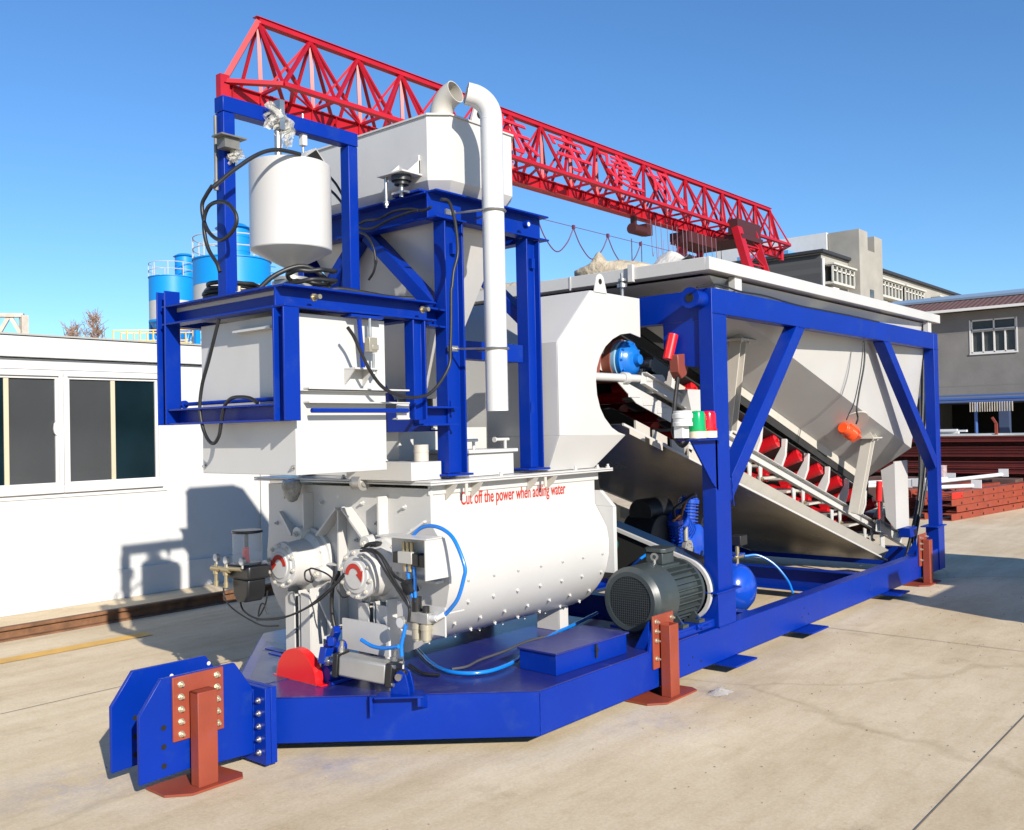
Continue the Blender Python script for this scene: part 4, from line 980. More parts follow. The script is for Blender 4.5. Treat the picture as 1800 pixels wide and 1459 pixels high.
# tail end of conveyor
q = B(); q.chan(V((9.95, 3.50, ST(9.95)-0.07)), V((10.72, 3.50, ST(10.72)-0.07)), 0.05, 0.13, 0.008, side=-1); q.beam(V((10.15, 3.50, ST(10.15)+0.10)), V((10.70, 3.50, ST(10.70)+0.10)), 0.03, 0.05); q.box(10.62, 10.70, 3.48, 3.53, ST(10.66)-0.05, ST(10.66)+0.11); q.prism([(10.02, ST(10.02)+0.10), (10.14, ST(10.02)+0.08), (10.14, ST(10.1)-0.28), (10.03, ST(10.1)-0.26)], 'xz', 3.50, 3.515); obj('take_up_frame', q, WHITE, cv, bevel=0.003)
q = B(); q.cyl((10.42, 3.56, ST(10.42)+0.04), (10.42, 4.78, ST(10.42)+0.04), 0.12, n=28); q.cyl((10.42, 3.52, ST(10.42)+0.03), (10.42, 3.56, ST(10.42)+0.03), 0.05, n=20); obj('tail_drum', q, mat('tail_rust', (0.20, 0.06, 0.03), 0.6), cv)
q = B(); q.cyl(V((9.92, 3.53, ST(9.92)-0.03)), V((10.5, 3.53, ST(10.5)-0.03)), 0.012, n=10); q.bolt((10.0, 3.55, ST(10)-0.03), (0, -1, 0), 0.014, 0.02); obj('tension_screw', q, STEEL, cv)
q = B(); q.cyl((9.70, 3.40, 0.80), (9.705, 3.39, 1.0), 0.03, n=20); q.cyl((9.70, 3.40, 0.62), (9.70, 3.40, 0.80), 0.012, n=10); obj('guide_roller', q, SIGR, cv)
# head end
q = B(); q.cyl((5.49, 3.66, 2.06), (5.49, 4.66, 2.06), 0.150, n=40); hd = obj('head_drum', q, mat('drum_redbrown', (0.20, 0.055, 0.035), 0.5, var=0.2, scale=6), cv)
q = B(); q.lathe((5.49, 3.66, 2.06), (0, -1, 0), [(0, 0.14), (0.03, 0.14), (0.035, 0.128), (0.05, 0.128)], n=40); obj('drum_band', q, mat('band_grey_blue', (0.18, 0.34, 0.50), 0.4), hd)
q = B(); q.lathe((5.49, 3.605, 2.06), (0, -1, 0), [(-0.01, 0.134), (0.012, 0.133), (0.016, 0.118), (0.022, 0.112), (0.045, 0.095), (0.060, 0.070), (0.066, 0.04), (0.10, 0.034), (0.105, 0.0)], n=48)
for k in range(10):
    a = 2*PI*k/10; q.beam((5.49+0.10*math.cos(a), 3.59, 2.06+0.10*math.sin(a)), (5.49+0.125*math.cos(a), 3.585, 2.06+0.125*math.sin(a)), 0.012, 0.025, up=(0, 1, 0))
obj('drum_cap', q, SKYB, hd)
q = B(); q.beam((5.66, 3.55, 2.04), (5.86, 3.55, 1.97), 0.10, 0.07, up=(0, 1, 0)); q.cyl((5.56, 3.46, 2.03), (5.56, 3.60, 2.03), 0.03, n=20); q.box(5.53, 5.80, 3.50, 3.62, 1.93, 1.96); obj('torque_arm', q, BLK2, hd)
q = B(); q.prism([(5.03, 1.93), (5.16, 1.93), (5.20, 2.12), (5.10, 2.13), (5.05, 2.05)], 'xz', 3.62, 4.6); obj('belt_scraper', q, mat('scraper_redbrown', (0.22, 0.06, 0.045), 0.55, var=0.15), hd)
q = B(); q.tube([(4.60, 3.50, 1.927), (5.71, 3.50, 1.927)], 0.027, n=14, smooth=False); q.cyl((5.26, 3.50, 1.927), (5.32, 3.50, 1.927), 0.039, n=18); q.cyl((5.51, 3.50, 1.927), (5.74, 3.50, 1.927), 0.035, n=18); q.box(5.58, 5.72, 3.47, 3.53, 1.83, 1.96)
obj('scraper_shaft', q, WHITE, cv, bevel=0.002)
q = B(); q.chan((5.45, 3.46, 1.93), (6.02, 3.46, 1.755), 0.04, 0.085, 0.006, side=-1); q.prism([(5.20, 1.90), (5.30, 1.90), (6.0, 1.70), (6.0, 1.60), (5.85, 1.63), (5.42, 1.76)], 'xz', 3.50, 3.51)
for x in (5.32, 5.50, 5.68): q.box(x, x+0.14, 3.495, 3.50, 1.86-0.3*(x-5.32)-0.06, 1.86-0.3*(x-5.32)-0.02)
obj('head_frame', q, WHITE, cv, bevel=0.002)
q = B(); q.prism([(5.93, 1.86), (6.22, 1.86), (6.20, 1.60), (6.12, 1.52), (5.98, 1.52), (6.00, 1.66)], 'xz', 3.40, 3.48); q.prism([(5.93, 1.86), (6.22, 1.86), (6.27, 1.80), (6.27, 1.62), (6.20, 1.60)], 'xz', 3.48, 3.60); q.prism([(6.0, 1.55), (6.10, 1.55), (6.02, 1.40), (5.98, 1.42)], 'xz', 3.43, 3.45); obj('head_bracket', q, WHITE, cv, bevel=0.003)
q = B(); q.cyl((5.505, 3.30, 2.05), (5.55, 3.28, 2.215), 0.035, n=24); obj('pull_switch_roller', q, SIGR, cv)
q = B(); q.prism([(5.50, 2.075), (5.60, 2.085), (5.655, 2.02), (5.61, 1.94), (5.55, 1.915), (5.51, 1.96)], 'xz', 3.22, 3.29); obj('pull_switch', q, mat('switch_redbrown', (0.20, 0.045, 0.03), 0.45), cv, bevel=0.006)
q = B(); q.tube([(5.55, 3.25, 1.93), (5.50, 3.25, 1.75), (5.42, 3.22, 1.56), (5.38, 3.14, 1.475), (5.30, 3.05, 1.50), (5.25, 3.03, 1.53)], 0.014, n=10); obj('switch_cable', q, BLACK, cv)
q = B(); q.beam((5.0, 3.72, 2.27), (7.6, 3.72, 2.27+sl*2.6), 0.02, 0.12, up=upv); q.beam((5.0, 3.74, 2.15), (7.6, 3.74, 2.15+sl*2.6), 0.02, 0.10, up=upv); objs('side_cover', q, WHITE2, cv)
q = B(); q.box(5.25, 6.5, 4.68, 4.70, 1.45, 2.30); obj('dark_backdrop', q, DARK, cv)  # dark sheet added behind the drum, paints the black void there
# ================================================================ twin shaft mixer
MX0, MX1 = 3.50, 4.97
SY = (3.86, 4.51); SZ = 0.857; R_ = 0.425
YW0, YW1 = 3.54, 4.93
def mixprof(r=R_, n=14, inset=0.0):
    pts = [(YW0+inset, 1.30), (YW0+inset, 1.12)]
    # near barrel
    a0, a1 = math.radians(165), math.radians(180+ (90+math.degrees(math.asin((SY[1]-SY[0])/2/R_))) )
    aa = [a0 + (a1-a0)*i/n for i in range(n+1)]
    near = [(SY[0]+r*math.cos(a), SZ+r*math.sin(a)) for a in aa]
    pts += near
    mid = (SY[0]+SY[1])/2
    far = [(2*mid-y, z) for y, z in near[::-1]]
    pts += far[1:] + [(YW1-inset, 1.12), (YW1-inset, 1.30)]
    return pts
q = B(); pr = mixprof()
q.loft([(MX0, y, z) for y, z in pr], [(MX1, y, z) for y, z in pr])
mx = obj('mixer', q, WHITE, PL, smooth=28, bevel=0.004)
q = B(); pr2 = mixprof(R_+0.022)
pr2 = [(y-0.012 if y < 4.2 else y+0.012, z) for y, z in pr2]
q.loft([(MX0-0.018, y, z) for y, z in pr2], [(MX0-0.001, y, z) for y, z in pr2]); obj('front_plate', q, WHITE, mx, smooth=28)
q = B(); q.prism([(3.385, 1.22), (3.43, 1.19), (3.52, 1.05), (3.52, 0.66), (3.46, 0.62), (3.46, 0.60), (4.9, 0.60), (5.02, 0.66), (5.02, 1.05), (4.95, 1.19), (4.9, 1.22)], 'yz', MX1+0.002, MX1+0.12); 
q = B(); q.box(MX1+0.001, MX1+0.035, 3.40, 5.0, 0.68, 1.10); q.prism([(3.40, 1.101), (5.0, 1.101), (4.92, 1.20), (3.50, 1.20)], 'yz', MX1+0.001, MX1+0.035); obj('rear_plate', q, WHITE, mx, bevel=0.003)
# top flange
q = B(); q.box(3.43, 5.08, 3.47, 5.02, 1.332, 1.342); q.box(3.43, 5.08, 3.47, 5.02, 1.320, 1.330)
q.box(3.475, 5.0, 3.532, 3.5395, 1.268, 1.318)
obj('top_flange', q, WHITE, mx, bevel=0.002)
q = B()
for x in (3.60, 3.80, 4.28, 4.46):
    q.frus([(x, 3.535, 1.318), (x+0.008, 3.535, 1.318), (x+0.008, 3.535, 1.235), (x, 3.535, 1.235)], [(x, 3.45, 1.318), (x+0.008, 3.45, 1.318), (x+0.008, 3.478, 1.28), (x, 3.478, 1.28)])
for x in (3.69, 4.37): q.cyl((x+0.01, 3.475, 1.26), (x+0.01, 3.475, 1.318), 0.010, n=8)
objs('flange_gusset', q, WHITE2, mx)
q = B()
for x, y in ((3.46, 3.75), (3.46, 4.2), (3.46, 4.6), (4.0, 3.49), (4.7, 3.49), (4.95, 3.50), (5.05, 3.49)): q.cyl((x, y, 1.342), (x, y, 1.352), 0.014, n=6); q.cyl((x, y, 1.352), (x, y, 1.366), 0.008, n=8)
objs('flange_bolt', q, WHITE, mx, per=2)
# liner bolts on the near barrel
q = B()
for j, ang in enumerate((186, 203, 222, 240, 254)):
    a = math.radians(ang)
    for i in range(7):
        x = 3.66 + i*0.205 + (0.03 if j % 2 else 0)
        if x > 4.93: continue
        nrm_ = V((0, math.cos(a), math.sin(a))); p = V((x, SY[0]+R_*math.cos(a), SZ+R_*math.sin(a)))
        q.cyl(p-nrm_*0.002, p+nrm_*0.006, 0.010, n=6); q.cyl(p+nrm_*0.006, p+nrm_*0.014, 0.005, n=8)
objs('liner_bolt', q, WHITE, mx, per=2)
q = B()
for (y, z) in ((3.72, 1.20), (3.95, 1.10), (4.06, 1.21), (3.66, 1.08), (3.9, 1.17), (4.12, 1.0), (3.62, 0.78), (3.6, 0.66), (4.30, 1.12), (4.42, 1.2), (4.58, 1.15), (4.76, 1.22), (4.86, 1.06), (4.70, 1.02), (4.50, 1.04), (4.9, 0.80), (4.16, 0.72), (4.22, 0.88), (3.84, 0.52), (4.5, 0.52)):
    p = V((MX0-0.018, y, z)); q.cyl(p, p-V((0.010, 0, 0)), 0.013, n=6); q.cyl(p-V((0.010, 0, 0)), p-V((0.024, 0, 0)), 0.007, n=8)
objs('front_bolt', q, WHITE, mx, per=2)
# stiffening ribs
XF = MX0-0.019
q = B()
def rib(pa, pb, h=0.07, t=0.012, h2=None):
    h2 = h if h2 is None else h2
    pa, pb = V((XF, *pa)), V((XF, *pb)); d = (pb-pa).normalized(); n_ = V((0, -d.z, d.y))*t/2; o1 = V((-h, 0, 0)); o2 = V((-h2, 0, 0))
    q.loft([pa-n_, pa+n_, pa+n_+o1, pa-n_+o1], [pb-n_, pb+n_, pb+n_+o2, pb-n_+o2])
for cy in SY:
    s = -1 if cy < 4.2 else 1
    rib((cy, SZ+0.19), (cy, 1.255), 0.07)
    rib((cy-s*0.12, SZ+0.16), (cy-s*0.30, 1.18), 0.075)
    rib((cy+s*0.12, SZ+0.15), (cy+s*0.30, 1.13), 0.07, h2=0.02)
    rib((cy-s*0.19, SZ), (4.215-s*0.012, SZ), 0.05)
    rib((cy+s*0.20, SZ-0.03), (cy+s*0.42, SZ-0.03), 0.06)
    rib((cy-s*0.10, SZ-0.17), (cy-s*0.24, 0.50), 0.07)
rib((4.21, 0.52), (4.21, 1.17), 0.06)
objs('stiffener_rib', q, WHITE, mx)
# legs
for cy in SY:
    for xx, sd in ((3.40, 1), (4.88, 1)):
        q = B()
        if xx < 4: 
            q.box(3.37, XF, cy-0.11, cy-0.098, 0.2965, SZ-0.14); q.box(3.37, XF, cy+0.098, cy+0.11, 0.2965, SZ-0.14); q.box(3.37, XF, cy-0.006, cy+0.006, 0.2965, SZ-0.16); q.box(3.36, 3.37, cy-0.115, cy-0.03, 0.2965, SZ-0.17); q.box(3.36, 3.37, cy+0.03, cy+0.115, 0.2965, SZ-0.17)
            q.box(3.34, XF, cy-0.13, cy+0.13, 0.292, 0.2963); q.box(3.40, XF, cy-0.097, cy-0.008, 0.46, 0.468); q.box(3.40, XF, cy+0.008, cy+0.097, 0.46, 0.468)
        else:
            q.box(4.86, 4.95, cy-0.10, cy-0.09, 0.292, 0.62); q.box(4.86, 4.87, cy-0.09, cy+0.09, 0.292, 0.62)
        obj('mixer_leg', q, WHITE, mx, bevel=0.002)
# shaft hubs
for i, cy in enumerate(SY):
    q = B(); q.lathe((XF, cy, SZ), (-1, 0, 0), [(0, 0.195), (0.025, 0.195), (0.03, 0.175), (0.055, 0.17), (0.075, 0.135), (0.12, 0.128), (0.19, 0.122), (0.195, 0.131), (0.225, 0.131), (0.23, 0.10), (0.236, 0.098), (0.238, 0.076), (0.244, 0.074), (0.245, 0.0)], n=48)
    for k in range(3):
        a = math.radians(60+120*k + (20 if i else 0)); q.cyl((XF-0.02, cy+0.165*math.cos(a), SZ+0.165*math.sin(a)), (XF-0.095, cy+0.165*math.cos(a), SZ+0.165*math.sin(a)), 0.048, 0.042, n=20)
    hb = obj('shaft_hub', q, WHITE, mx, bevel=0.002)
    q = B()
    for k in range(10):
        a = 2*PI*k/10+0.2; p = V((XF-0.226, cy+0.114*math.cos(a), SZ+0.114*math.sin(a))); q.cyl(p, p-V((0.012, 0, 0)), 0.012, n=6); q.cyl(p-V((0.012, 0, 0)), p-V((0.018, 0, 0)), 0.006, n=8)
    for k in range(3):
        a = math.radians(60+120*k + (20 if i else 0)); p = V((XF-0.095, cy+0.165*math.cos(a), SZ+0.165*math.sin(a))); q.cyl(p, p-V((0.016, 0, 0)), 0.017, n=6); q.cyl(p-V((0.016, 0, 0)), p-V((0.026, 0, 0)), 0.009, n=8)
    for k in range(12):
        a = 2*PI*k/12+0.1; p = V((XF-0.056, cy+0.156*math.cos(a), SZ+0.156*math.sin(a))); q.cyl(p, p-V((0.008, 0, 0)), 0.009, n=6)
    objs('hub_bolt', q, WHITE2, mx)
    # red direction arrow on the cover (near hub turns one way, far hub the other)
    q = B(); xa = XF-0.2455; s = 1 if i == 0 else -1
    # curved arrow seen from the front: y increases to the left of the picture
    N = 14; ro, ri = 0.066, 0.040
    a0, a1 = math.radians(175), math.radians(25)
    P_o = [(ro*math.cos(a0+(a1-a0)*k/N), ro*math.sin(a0+(a1-a0)*k/N)-0.005) for k in range(N+1)]
    P_i = [(ri*math.cos(a0+(a1-a0)*k/N), ri*math.sin(a0+(a1-a0)*k/N)-0.005) for k in range(N+1)]
    am = a1; c_, s_ = math.cos(am), math.sin(am)
    head = [(0.084*c_, 0.084*s_-0.005), (0.050+0.012, -0.032), (0.022*c_, 0.022*s_-0.005)]
    poly = P_o + head + P_i[::-1]
    q.loft([(xa, cy-s*u, SZ+v_) for u, v_ in poly], [(xa-0.0015, cy-s*u, SZ+v_) for u, v_ in poly])
    obj('direction_arrow', q, TEXTR, mx)
# lettering on the near wall
me = text_mesh('Cut off the power when adding water', 1.0, 0.0, 0.012)
wx = [v.co.x for v in me.vertices]; sx = 0.935/(max(wx)-min(wx)); hh = 0.070/0.70
for v in me.vertices:
    x, y = v.co.x-min(wx), v.co.y
    v.co = (x*sx, 0, y*hh)
me.materials.append(TEXTR)
o = bpy.data.objects.new('warning_lettering', me); link(o, (3.722, YW0-0.0025, 1.200), mx)

# mixer top: covers, inspection doors, dust box
q = B(); q.box(3.44, 3.60, 3.70, 4.90, 1.345, 1.42)
q = B(); q.box(3.40, 3.62, 3.58, 4.10, 1.344, 1.44); tc = obj('inlet_box', q, WHITE, mx, bevel=0.002)
q = B(); q.box(3.84, 4.22, 3.58, 4.3, 1.344, 1.47); q.box(3.82, 4.24, 3.56, 4.32, 1.472, 1.492); dr = obj('inspection_door', q, WHITE, mx, bevel=0.003)
q = B()
for x in (3.90, 4.17):
    q.cyl((x, 3.60, 1.493), (x, 3.60, 1.55), 0.009, n=10); q.cyl((x-0.09, 3.60, 1.545), (x+0.03, 3.60, 1.545), 0.009, n=10); q.cyl((x-0.096, 3.60, 1.545), (x-0.088, 3.60, 1.545), 0.016, n=12)
objs('door_clamp', q, WHITE, mx, per=3)
q = B(); q.cyl((3.55, 3.66, 1.441), (3.55, 3.66, 1.53), 0.040, n=28); q.cyl((3.55, 3.66, 1.49), (3.55, 3.66, 1.495), 0.042, n=28); obj('pipe_stub', q, WHITE2, mx)
q = B(); q.box(3.66, 4.40, 3.95, 4.85, 1.344, 1.62); q.box(3.62, 4.28, 4.25, 4.85, 1.62, 1.70); obj('dust_box', q, mat('grey_white', (0.5, 0.5, 0.48), 0.4, var=0.05), mx, bevel=0.003)
# machinery under the weigh box, wrapped in film
q = B(); q.lathe((3.40, 4.60, 1.33), (0.1, 0.1, -1), [(0, 0.05), (0.03, 0.06), (0.08, 0.05), (0.12, 0.03), (0.13, 0.01)], n=16); obj('film_wrapped_valve', q, mat('wrapped_film', (0.30, 0.29, 0.27), 0.25, bump=1.0, bscale=30, var=0.4, scale=12), mx)
q = B(); q.cyl((3.42, 3.98, 1.325), (3.42, 4.05, 1.325), 0.042, n=24); q.cyl((3.42, 3.97, 1.325), (3.42, 3.98, 1.325), 0.02, n=12); obj('butterfly_valve', q, ALU, mx)

# ================================================================ discharge hood
HX0, HX1, HY0, HY1 = 4.495, 5.41, 3.45, 5.0
hk = 3.45/3.30
cut = [(5.175, 2.175), (5.06, 2.195), (4.95, 2.18), (4.86, 2.145), (4.78, 2.095), (4.72, 2.03), (4.685, 1.96), (4.672, 1.88), (4.68, 1.80), (4.71, 1.72), (4.755, 1.66), (4.83, 1.60), (4.90, 1.57), (4.98, 1.552)]
out = [(4.30, 1.56), (4.30, 2.10), (4.63, 2.425), (5.175, 2.425)]
cut = [(x*hk, 1.6+(z-1.6)*hk) for x, z in cut]; out = [(x*hk, 1.6+(z-1.6)*hk) for x, z in out]
ZA, ZB, ZT, XT, XB = out[0][1], out[1][1], out[2][1], out[2][0], cut[-1][0]
q = B(); q.prism(out + cut, 'xz', HY0, HY0+0.008); q.prism(out + cut, 'xz', HY1-0.008, HY1)
q.box(HX0, HX0+0.008, HY0+0.008, HY1-0.008, ZA, ZB)
q.quad([(HX0, HY0+0.008, ZB), (HX0, HY1-0.008, ZB), (XT, HY1-0.008, ZT), (XT, HY0+0.008, ZT)], 0.008, (1, 0, -1))
q.box(XT, HX1, HY0+0.008, HY1-0.008, ZT-0.008, ZT)
# tapered base
q.frus([(HX0, HY0, ZA-0.001), (XB, HY0, ZA-0.008), (XB, HY0+0.008, ZA-0.008), (HX0, HY0+0.008, ZA-0.001)], [(4.50, 3.545, 1.345), (4.97, 3.545, 1.345), (4.97, 3.553, 1.345), (4.50, 3.553, 1.345)])
q.frus([(HX0, HY0+0.008, ZA-0.001), (HX0+0.008, HY0+0.008, ZA-0.001), (HX0+0.008, HY1, ZA-0.001), (HX0, HY1, ZA-0.001)], [(4.50, 3.553, 1.345), (4.508, 3.553, 1.345), (4.508, 4.9, 1.345), (4.50, 4.9, 1.345)])
q.frus([(HX0, HY1, ZA-0.001), (XB, HY1, ZA-0.008), (XB, HY1-0.008, ZA-0.008), (HX0, HY1-0.008, ZA-0.001)], [(4.50, 4.90, 1.345), (4.97, 4.90, 1.345), (4.97, 4.892, 1.345), (4.50, 4.892, 1.345)])
q.box(4.97, 4.978, 3.555, 4.89, 1.345, 1.40)
hd_ = obj('discharge_hood', q, WHITE, PL, smooth=15, bevel=0.0015)
q = B(); ey = [(4.665, 2.42)] + [(4.73+0.045*math.cos(a), 2.49+0.045*math.sin(a)) for a in [math.radians(170-160*k/12) for k in range(13)]] + [(4.80, 2.42)]; ey = [(x*hk, 1.6+(z-1.6)*hk) for x, z in ey]
q.prism(ey, 'xz', HY0-0.006, HY0-0.0005); q.mat(1); q.cyl((4.73*hk, HY0-0.0075, 1.6+0.887*hk), (4.73*hk, HY0+0.0005, 1.6+0.887*hk), 0.018, n=20); q.mat(0)
obj('lifting_eye', q, [WHITE, DARK], hd_)
q = B(); q.prism([(5.12, 1.0), (5.35, 1.0), (5.25, 1.70), (5.12, 1.70)], 'xz', 3.75, 4.7); obj('inner_chute', q, DARK, hd_)

# ================================================================ tower over the mixer
TX0, TX1, TY0, TY1 = 3.705, 4.385, 3.575, 4.80
tw = B()
def ring_beam(z0, z1):
    zc = (z0+z1)/2; h = z1-z0
    tw.chan((3.56, 3.555, zc), (4.52, 3.555, zc), 0.08, h, 0.010, side=-1)
    tw.chan((3.56, 4.845, zc), (4.52, 4.845, zc), 0.08, h, 0.010, side=1)
ring_beam(2.735, 2.885)
_h = len(tw.v)//2; _f = len(tw.f)//2
tw2 = B(); tw2.v = tw.v[_h:]; tw2.f = [[i-_h for i in f] for f in tw.f[_f:]]; tw2.mi = tw.mi[_f:]
tw.v = tw.v[:_h]; tw.f = tw.f[:_f]; tw.mi = tw.mi[:_f]
tf = obj('tower_frame', tw, BLUE, PL, bevel=0.002); obj('ring_beam', tw2, BLUE, tf, bevel=0.002)
q = B(); q.chan((3.60, 3.60, 2.808), (3.60, 4.90, 2.808), 0.09, 0.150, 0.010, side=1); obj('ring_beam', q, BLUE, tf, bevel=0.002)
q = B(); q.chan((4.475, 3.60, 2.808), (4.475, 4.80, 2.808), 0.08, 0.146, 0.010, side=1); obj('ring_beam', q, BLUE, tf, bevel=0.002)
for x in (TX0, TX1):
    for y in (TY0, TY1):
        q = B(); q.ibeam((x, y, 1.372), (x, y, 2.733), 0.085, 0.145 if x < 4 else 0.125, 0.011, up=(1, 0, 0)); q.box(x-0.10, x+0.10, y-0.06, y+0.06, 1.358, 1.370)
        obj('column', q, BLUE, tf, bevel=0.002)
q = B()
for x in (TX0, TX1):
    q.box(x-0.06, x-0.03, TY0-0.05, TY0-0.043, 1.70, 1.76)
    q.box(x+0.0, x+0.03, TY0-0.030, TY0-0.008, 2.56, 2.62)
q.cyl((4.29, 3.485, 2.80), (4.29, 3.515, 2.80), 0.022, n=20); q.mat(1); q.cyl((4.29, 3.4845, 2.80), (4.29, 3.4849, 2.80), 0.012, n=12)
objs('clip', q, [BLUE, LWHITE], tf)
q = B(); q.chan((TX0+0.09, 3.60, 2.045), (TX1-0.09, 3.60, 2.045), 0.09, 0.10, 0.009, side=1); obj('cross_beam', q, BLUE, tf)
q = B(); q.chan((3.66, 4.74, 1.66), (3.66, 3.66, 1.66), 0.08, 0.12, 0.009, side=1); obj('cross_beam', q, BLUE, tf)
q = B(); q.beam((3.66, 4.16, 2.74), (3.66, 3.62, 2.26), 0.07, 0.09, up=(1, 0, 0)); obj('brace', q, BLUE, tf, bevel=0.003)
q = B(); q.beam((3.66, 4.24, 2.74), (3.66, 4.76, 2.26), 0.07, 0.09, up=(1, 0, 0)); obj('brace', q, BLUE, tf, bevel=0.003)
q = B(); q.beam((4.40, 4.16, 2.74), (4.40, 3.62, 2.26), 0.07, 0.09, up=(1, 0, 0)); obj('brace', q, BLUE, tf, bevel=0.003)
q = B(); q.beam((4.40, 4.24, 2.74), (4.40, 4.76, 2.26), 0.07, 0.09, up=(1, 0, 0)); obj('brace', q, BLUE, tf, bevel=0.003)

# ---- cement weighing hopper on top
def octo(x0, x1, y0, y1, c, z): return [V(p) for p in ((x0, y0+c, z), (x0+c, y0, z), (x1-c, y0, z), (x1, y0+c, z), (x1, y1-c, z), (x1-c, y1, z), (x0+c, y1, z), (x0, y1-c, z))]
q = B()
o1 = octo(3.60, 4.29, 3.53, 4.87, 0.09, 3.305); o2 = octo(3.60, 4.29, 3.53, 4.87, 0.09, 2.955); o3 = octo(3.67, 4.24, 3.60, 4.80, 0.07, 2.86); o4 = octo(3.70, 4.22, 3.63, 4.76, 0.02, 2.72)
o5 = octo(4.00, 4.14, 4.12, 4.36, 0.01, 1.80)
q.loft(o1, o2, cap=False); q.loft(o2, o3, cap=False); q.loft(o3, o4, cap=False); q.loft(o4, o5, cap=False)
chp = obj('cement_hopper', q, WHITE, PL, smooth=10)
q = B(); q.loft(octo(3.59, 4.30, 3.52, 4.88, 0.09, 3.3055), octo(3.59, 4.30, 3.52, 4.88, 0.09, 3.315)); obj('lid', q, WHITE, chp)
q = B(); q.cyl((4.07, 4.24, 1.60), (4.07, 4.24, 1.80), 0.11, n=28); q.box(3.66, 4.02, 4.05, 4.30, 1.66, 1.76); obj('slide_valve', q, BLK2, chp)
q = B(); c_ = V((3.868, 3.77, 0)); pts = [V((c_.x, c_.y, 3.31))]; de = V((0.08, -0.997, 0))
for k in range(9):
    a = math.radians(78*k/8); pts.append(V((c_.x, c_.y, 3.395)) + de*0.120*(1-math.cos(a)) + V((0, 0, 0.120*math.sin(a))))
e_ = pts[-1]; d_ = (pts[-1]-pts[-2]).normalized(); pts.append(e_+d_*0.015)
q.pipe_open(pts, 0.066, 0.005); obj('vent_elbow', q, WHITE2, chp, smooth=50)
q = B(); q.prism([(3.90, 3.315), (3.90, 3.35), (3.93, 3.43), (3.985, 3.43), (4.03, 3.35), (4.03, 3.315)], 'xz', 3.56, 3.574); q.mat(1); q.cyl((3.96, 3.558, 3.38), (3.96, 3.576, 3.38), 0.020, n=18); obj('lifting_eye', q, [WHITE, DARK], chp)
q = B(); q.box(3.45, 3.60, 3.66, 3.86, 2.985, 2.995); q.prism([(3.67, 2.996), (3.67, 3.10), (3.73, 3.10), (3.85, 2.996)], 'yz', 3.585, 3.598); q.prism([(3.50, 2.996), (3.60, 2.996), (3.60, 3.08)], 'xz', 3.67, 3.678); q.prism([(3.50, 2.996), (3.60, 2.996), (3.60, 3.08)], 'xz', 3.84, 3.848); lb_ = obj('load_bracket', q, WHITE, chp, bevel=0.002)
q = B(); q.cyl((3.52, 3.74, 2.955), (3.52, 3.74, 2.984), 0.055, n=28); q.cyl((3.52, 3.74, 2.935), (3.52, 3.74, 2.955), 0.040, n=24); obj('load_cell', q, BLK2, lb_)
q = B(); q.cyl((3.52, 3.74, 2.87), (3.52, 3.74, 2.935), 0.012, n=12); q.cyl((3.48, 3.82, 2.84), (3.48, 3.82, 2.985), 0.009, n=12); q.box(3.50, 3.60, 3.70, 3.80, 2.888, 2.90); q.bolt((3.48, 3.82, 2.85), (0, 0, -1), 0.014, 0.02); obj('tie_rod', q, STEEL, lb_)
bx('bearing_pad', tf, BLUE, 3.54, 3.66, 3.62, 3.84, 2.887, 2.90)

# ---- white vent pipe with bend
pts = [V((3.765, 3.30, 1.70)), V((3.765, 3.30, 3.25))]
dh = V((-0.80, 0.60, 0))
for k in range(1, 13):
    a = math.radians(82*k/12); pts.append(V((3.765, 3.30, 3.25)) + dh*0.118*(1-math.cos(a)) + V((0, 0, 0.125*math.sin(a))))
pts.append(pts[-1] + (pts[-1]-pts[-2]).normalized()*0.03)
q = B(); q.pipe_open(pts, 0.059, 0.004, n=40)
vp = obj('vent_pipe', q, mat('pvc_white', (0.56, 0.56, 0.55), 0.28, var=0.02, coat=0.2), PL, smooth=50)
q = B(); q.cyl((3.765, 3.30, 3.245), (3.765, 3.30, 3.25), 0.0600, n=40)
obj('pipe_joint', q, PVC, vp)
for z in (2.76, 2.03):
    q = B(); n_ = 30
    loop = [V((3.55, 3.52, z)), V((3.60, 3.44, z))] + [V((3.77+0.089*math.cos(a), 3.30+0.089*math.sin(a), z)) for a in [math.radians(150+240*k/n_) for k in range(n_+1)]] + [V((3.86, 3.45, z))]
    loop = [V((3.68, 3.52, z+0.01))] + [V((3.765+0.065*math.cos(a), 3.30+0.065*math.sin(a), z)) for a in [math.radians(165+210*k/n_) for k in range(n_+1)]] + [V((3.86, 3.52, z+0.01))]
    q.tube(loop, 0.006, n=6, smooth=False); q.beam((3.62, 3.51, z+0.01), (3.69, 3.51, z+0.01), 0.012, 0.03); obj('pipe_clamp', q, STEEL, vp)

# ================================================================ hanging weigh box in its blue frame
q = B(); q.box(2.615, 3.16, 3.50, 4.26, 1.415, 2.150)
wb = obj('weigh_box', q, WHITE, PL, bevel=0.0025)
q = B(); q.box(2.60, 3.19, 3.47, 3.499, 1.795, 1.80); q.box(2.66, 3.28, 3.455, 3.499, 1.803, 1.811); q.box(2.66, 3.28, 3.455, 3.499, 1.740, 1.748); q.box(3.20, 3.28, 3.46, 3.47, 1.66, 1.74); q.box(3.20, 3.28, 3.455, 3.4999, 1.662, 1.67)
q.box(2.57, 2.6149, 3.62, 3.92, 2.085, 2.10)
obj('box_ledge', q, WHITE, wb, bevel=0.0015)
q = B(); q.box(2.90, 3.06, 3.42, 3.499, 1.90, 1.908); q.prism([(3.425, 1.899), (3.499, 1.899), (3.499, 1.83)], 'yz', 2.90, 2.907); q.prism([(3.425, 1.899), (3.499, 1.899), (3.499, 1.82)], 'yz', 3.01, 3.017); obj('pull_bracket', q, WHITE, wb)
q = B()
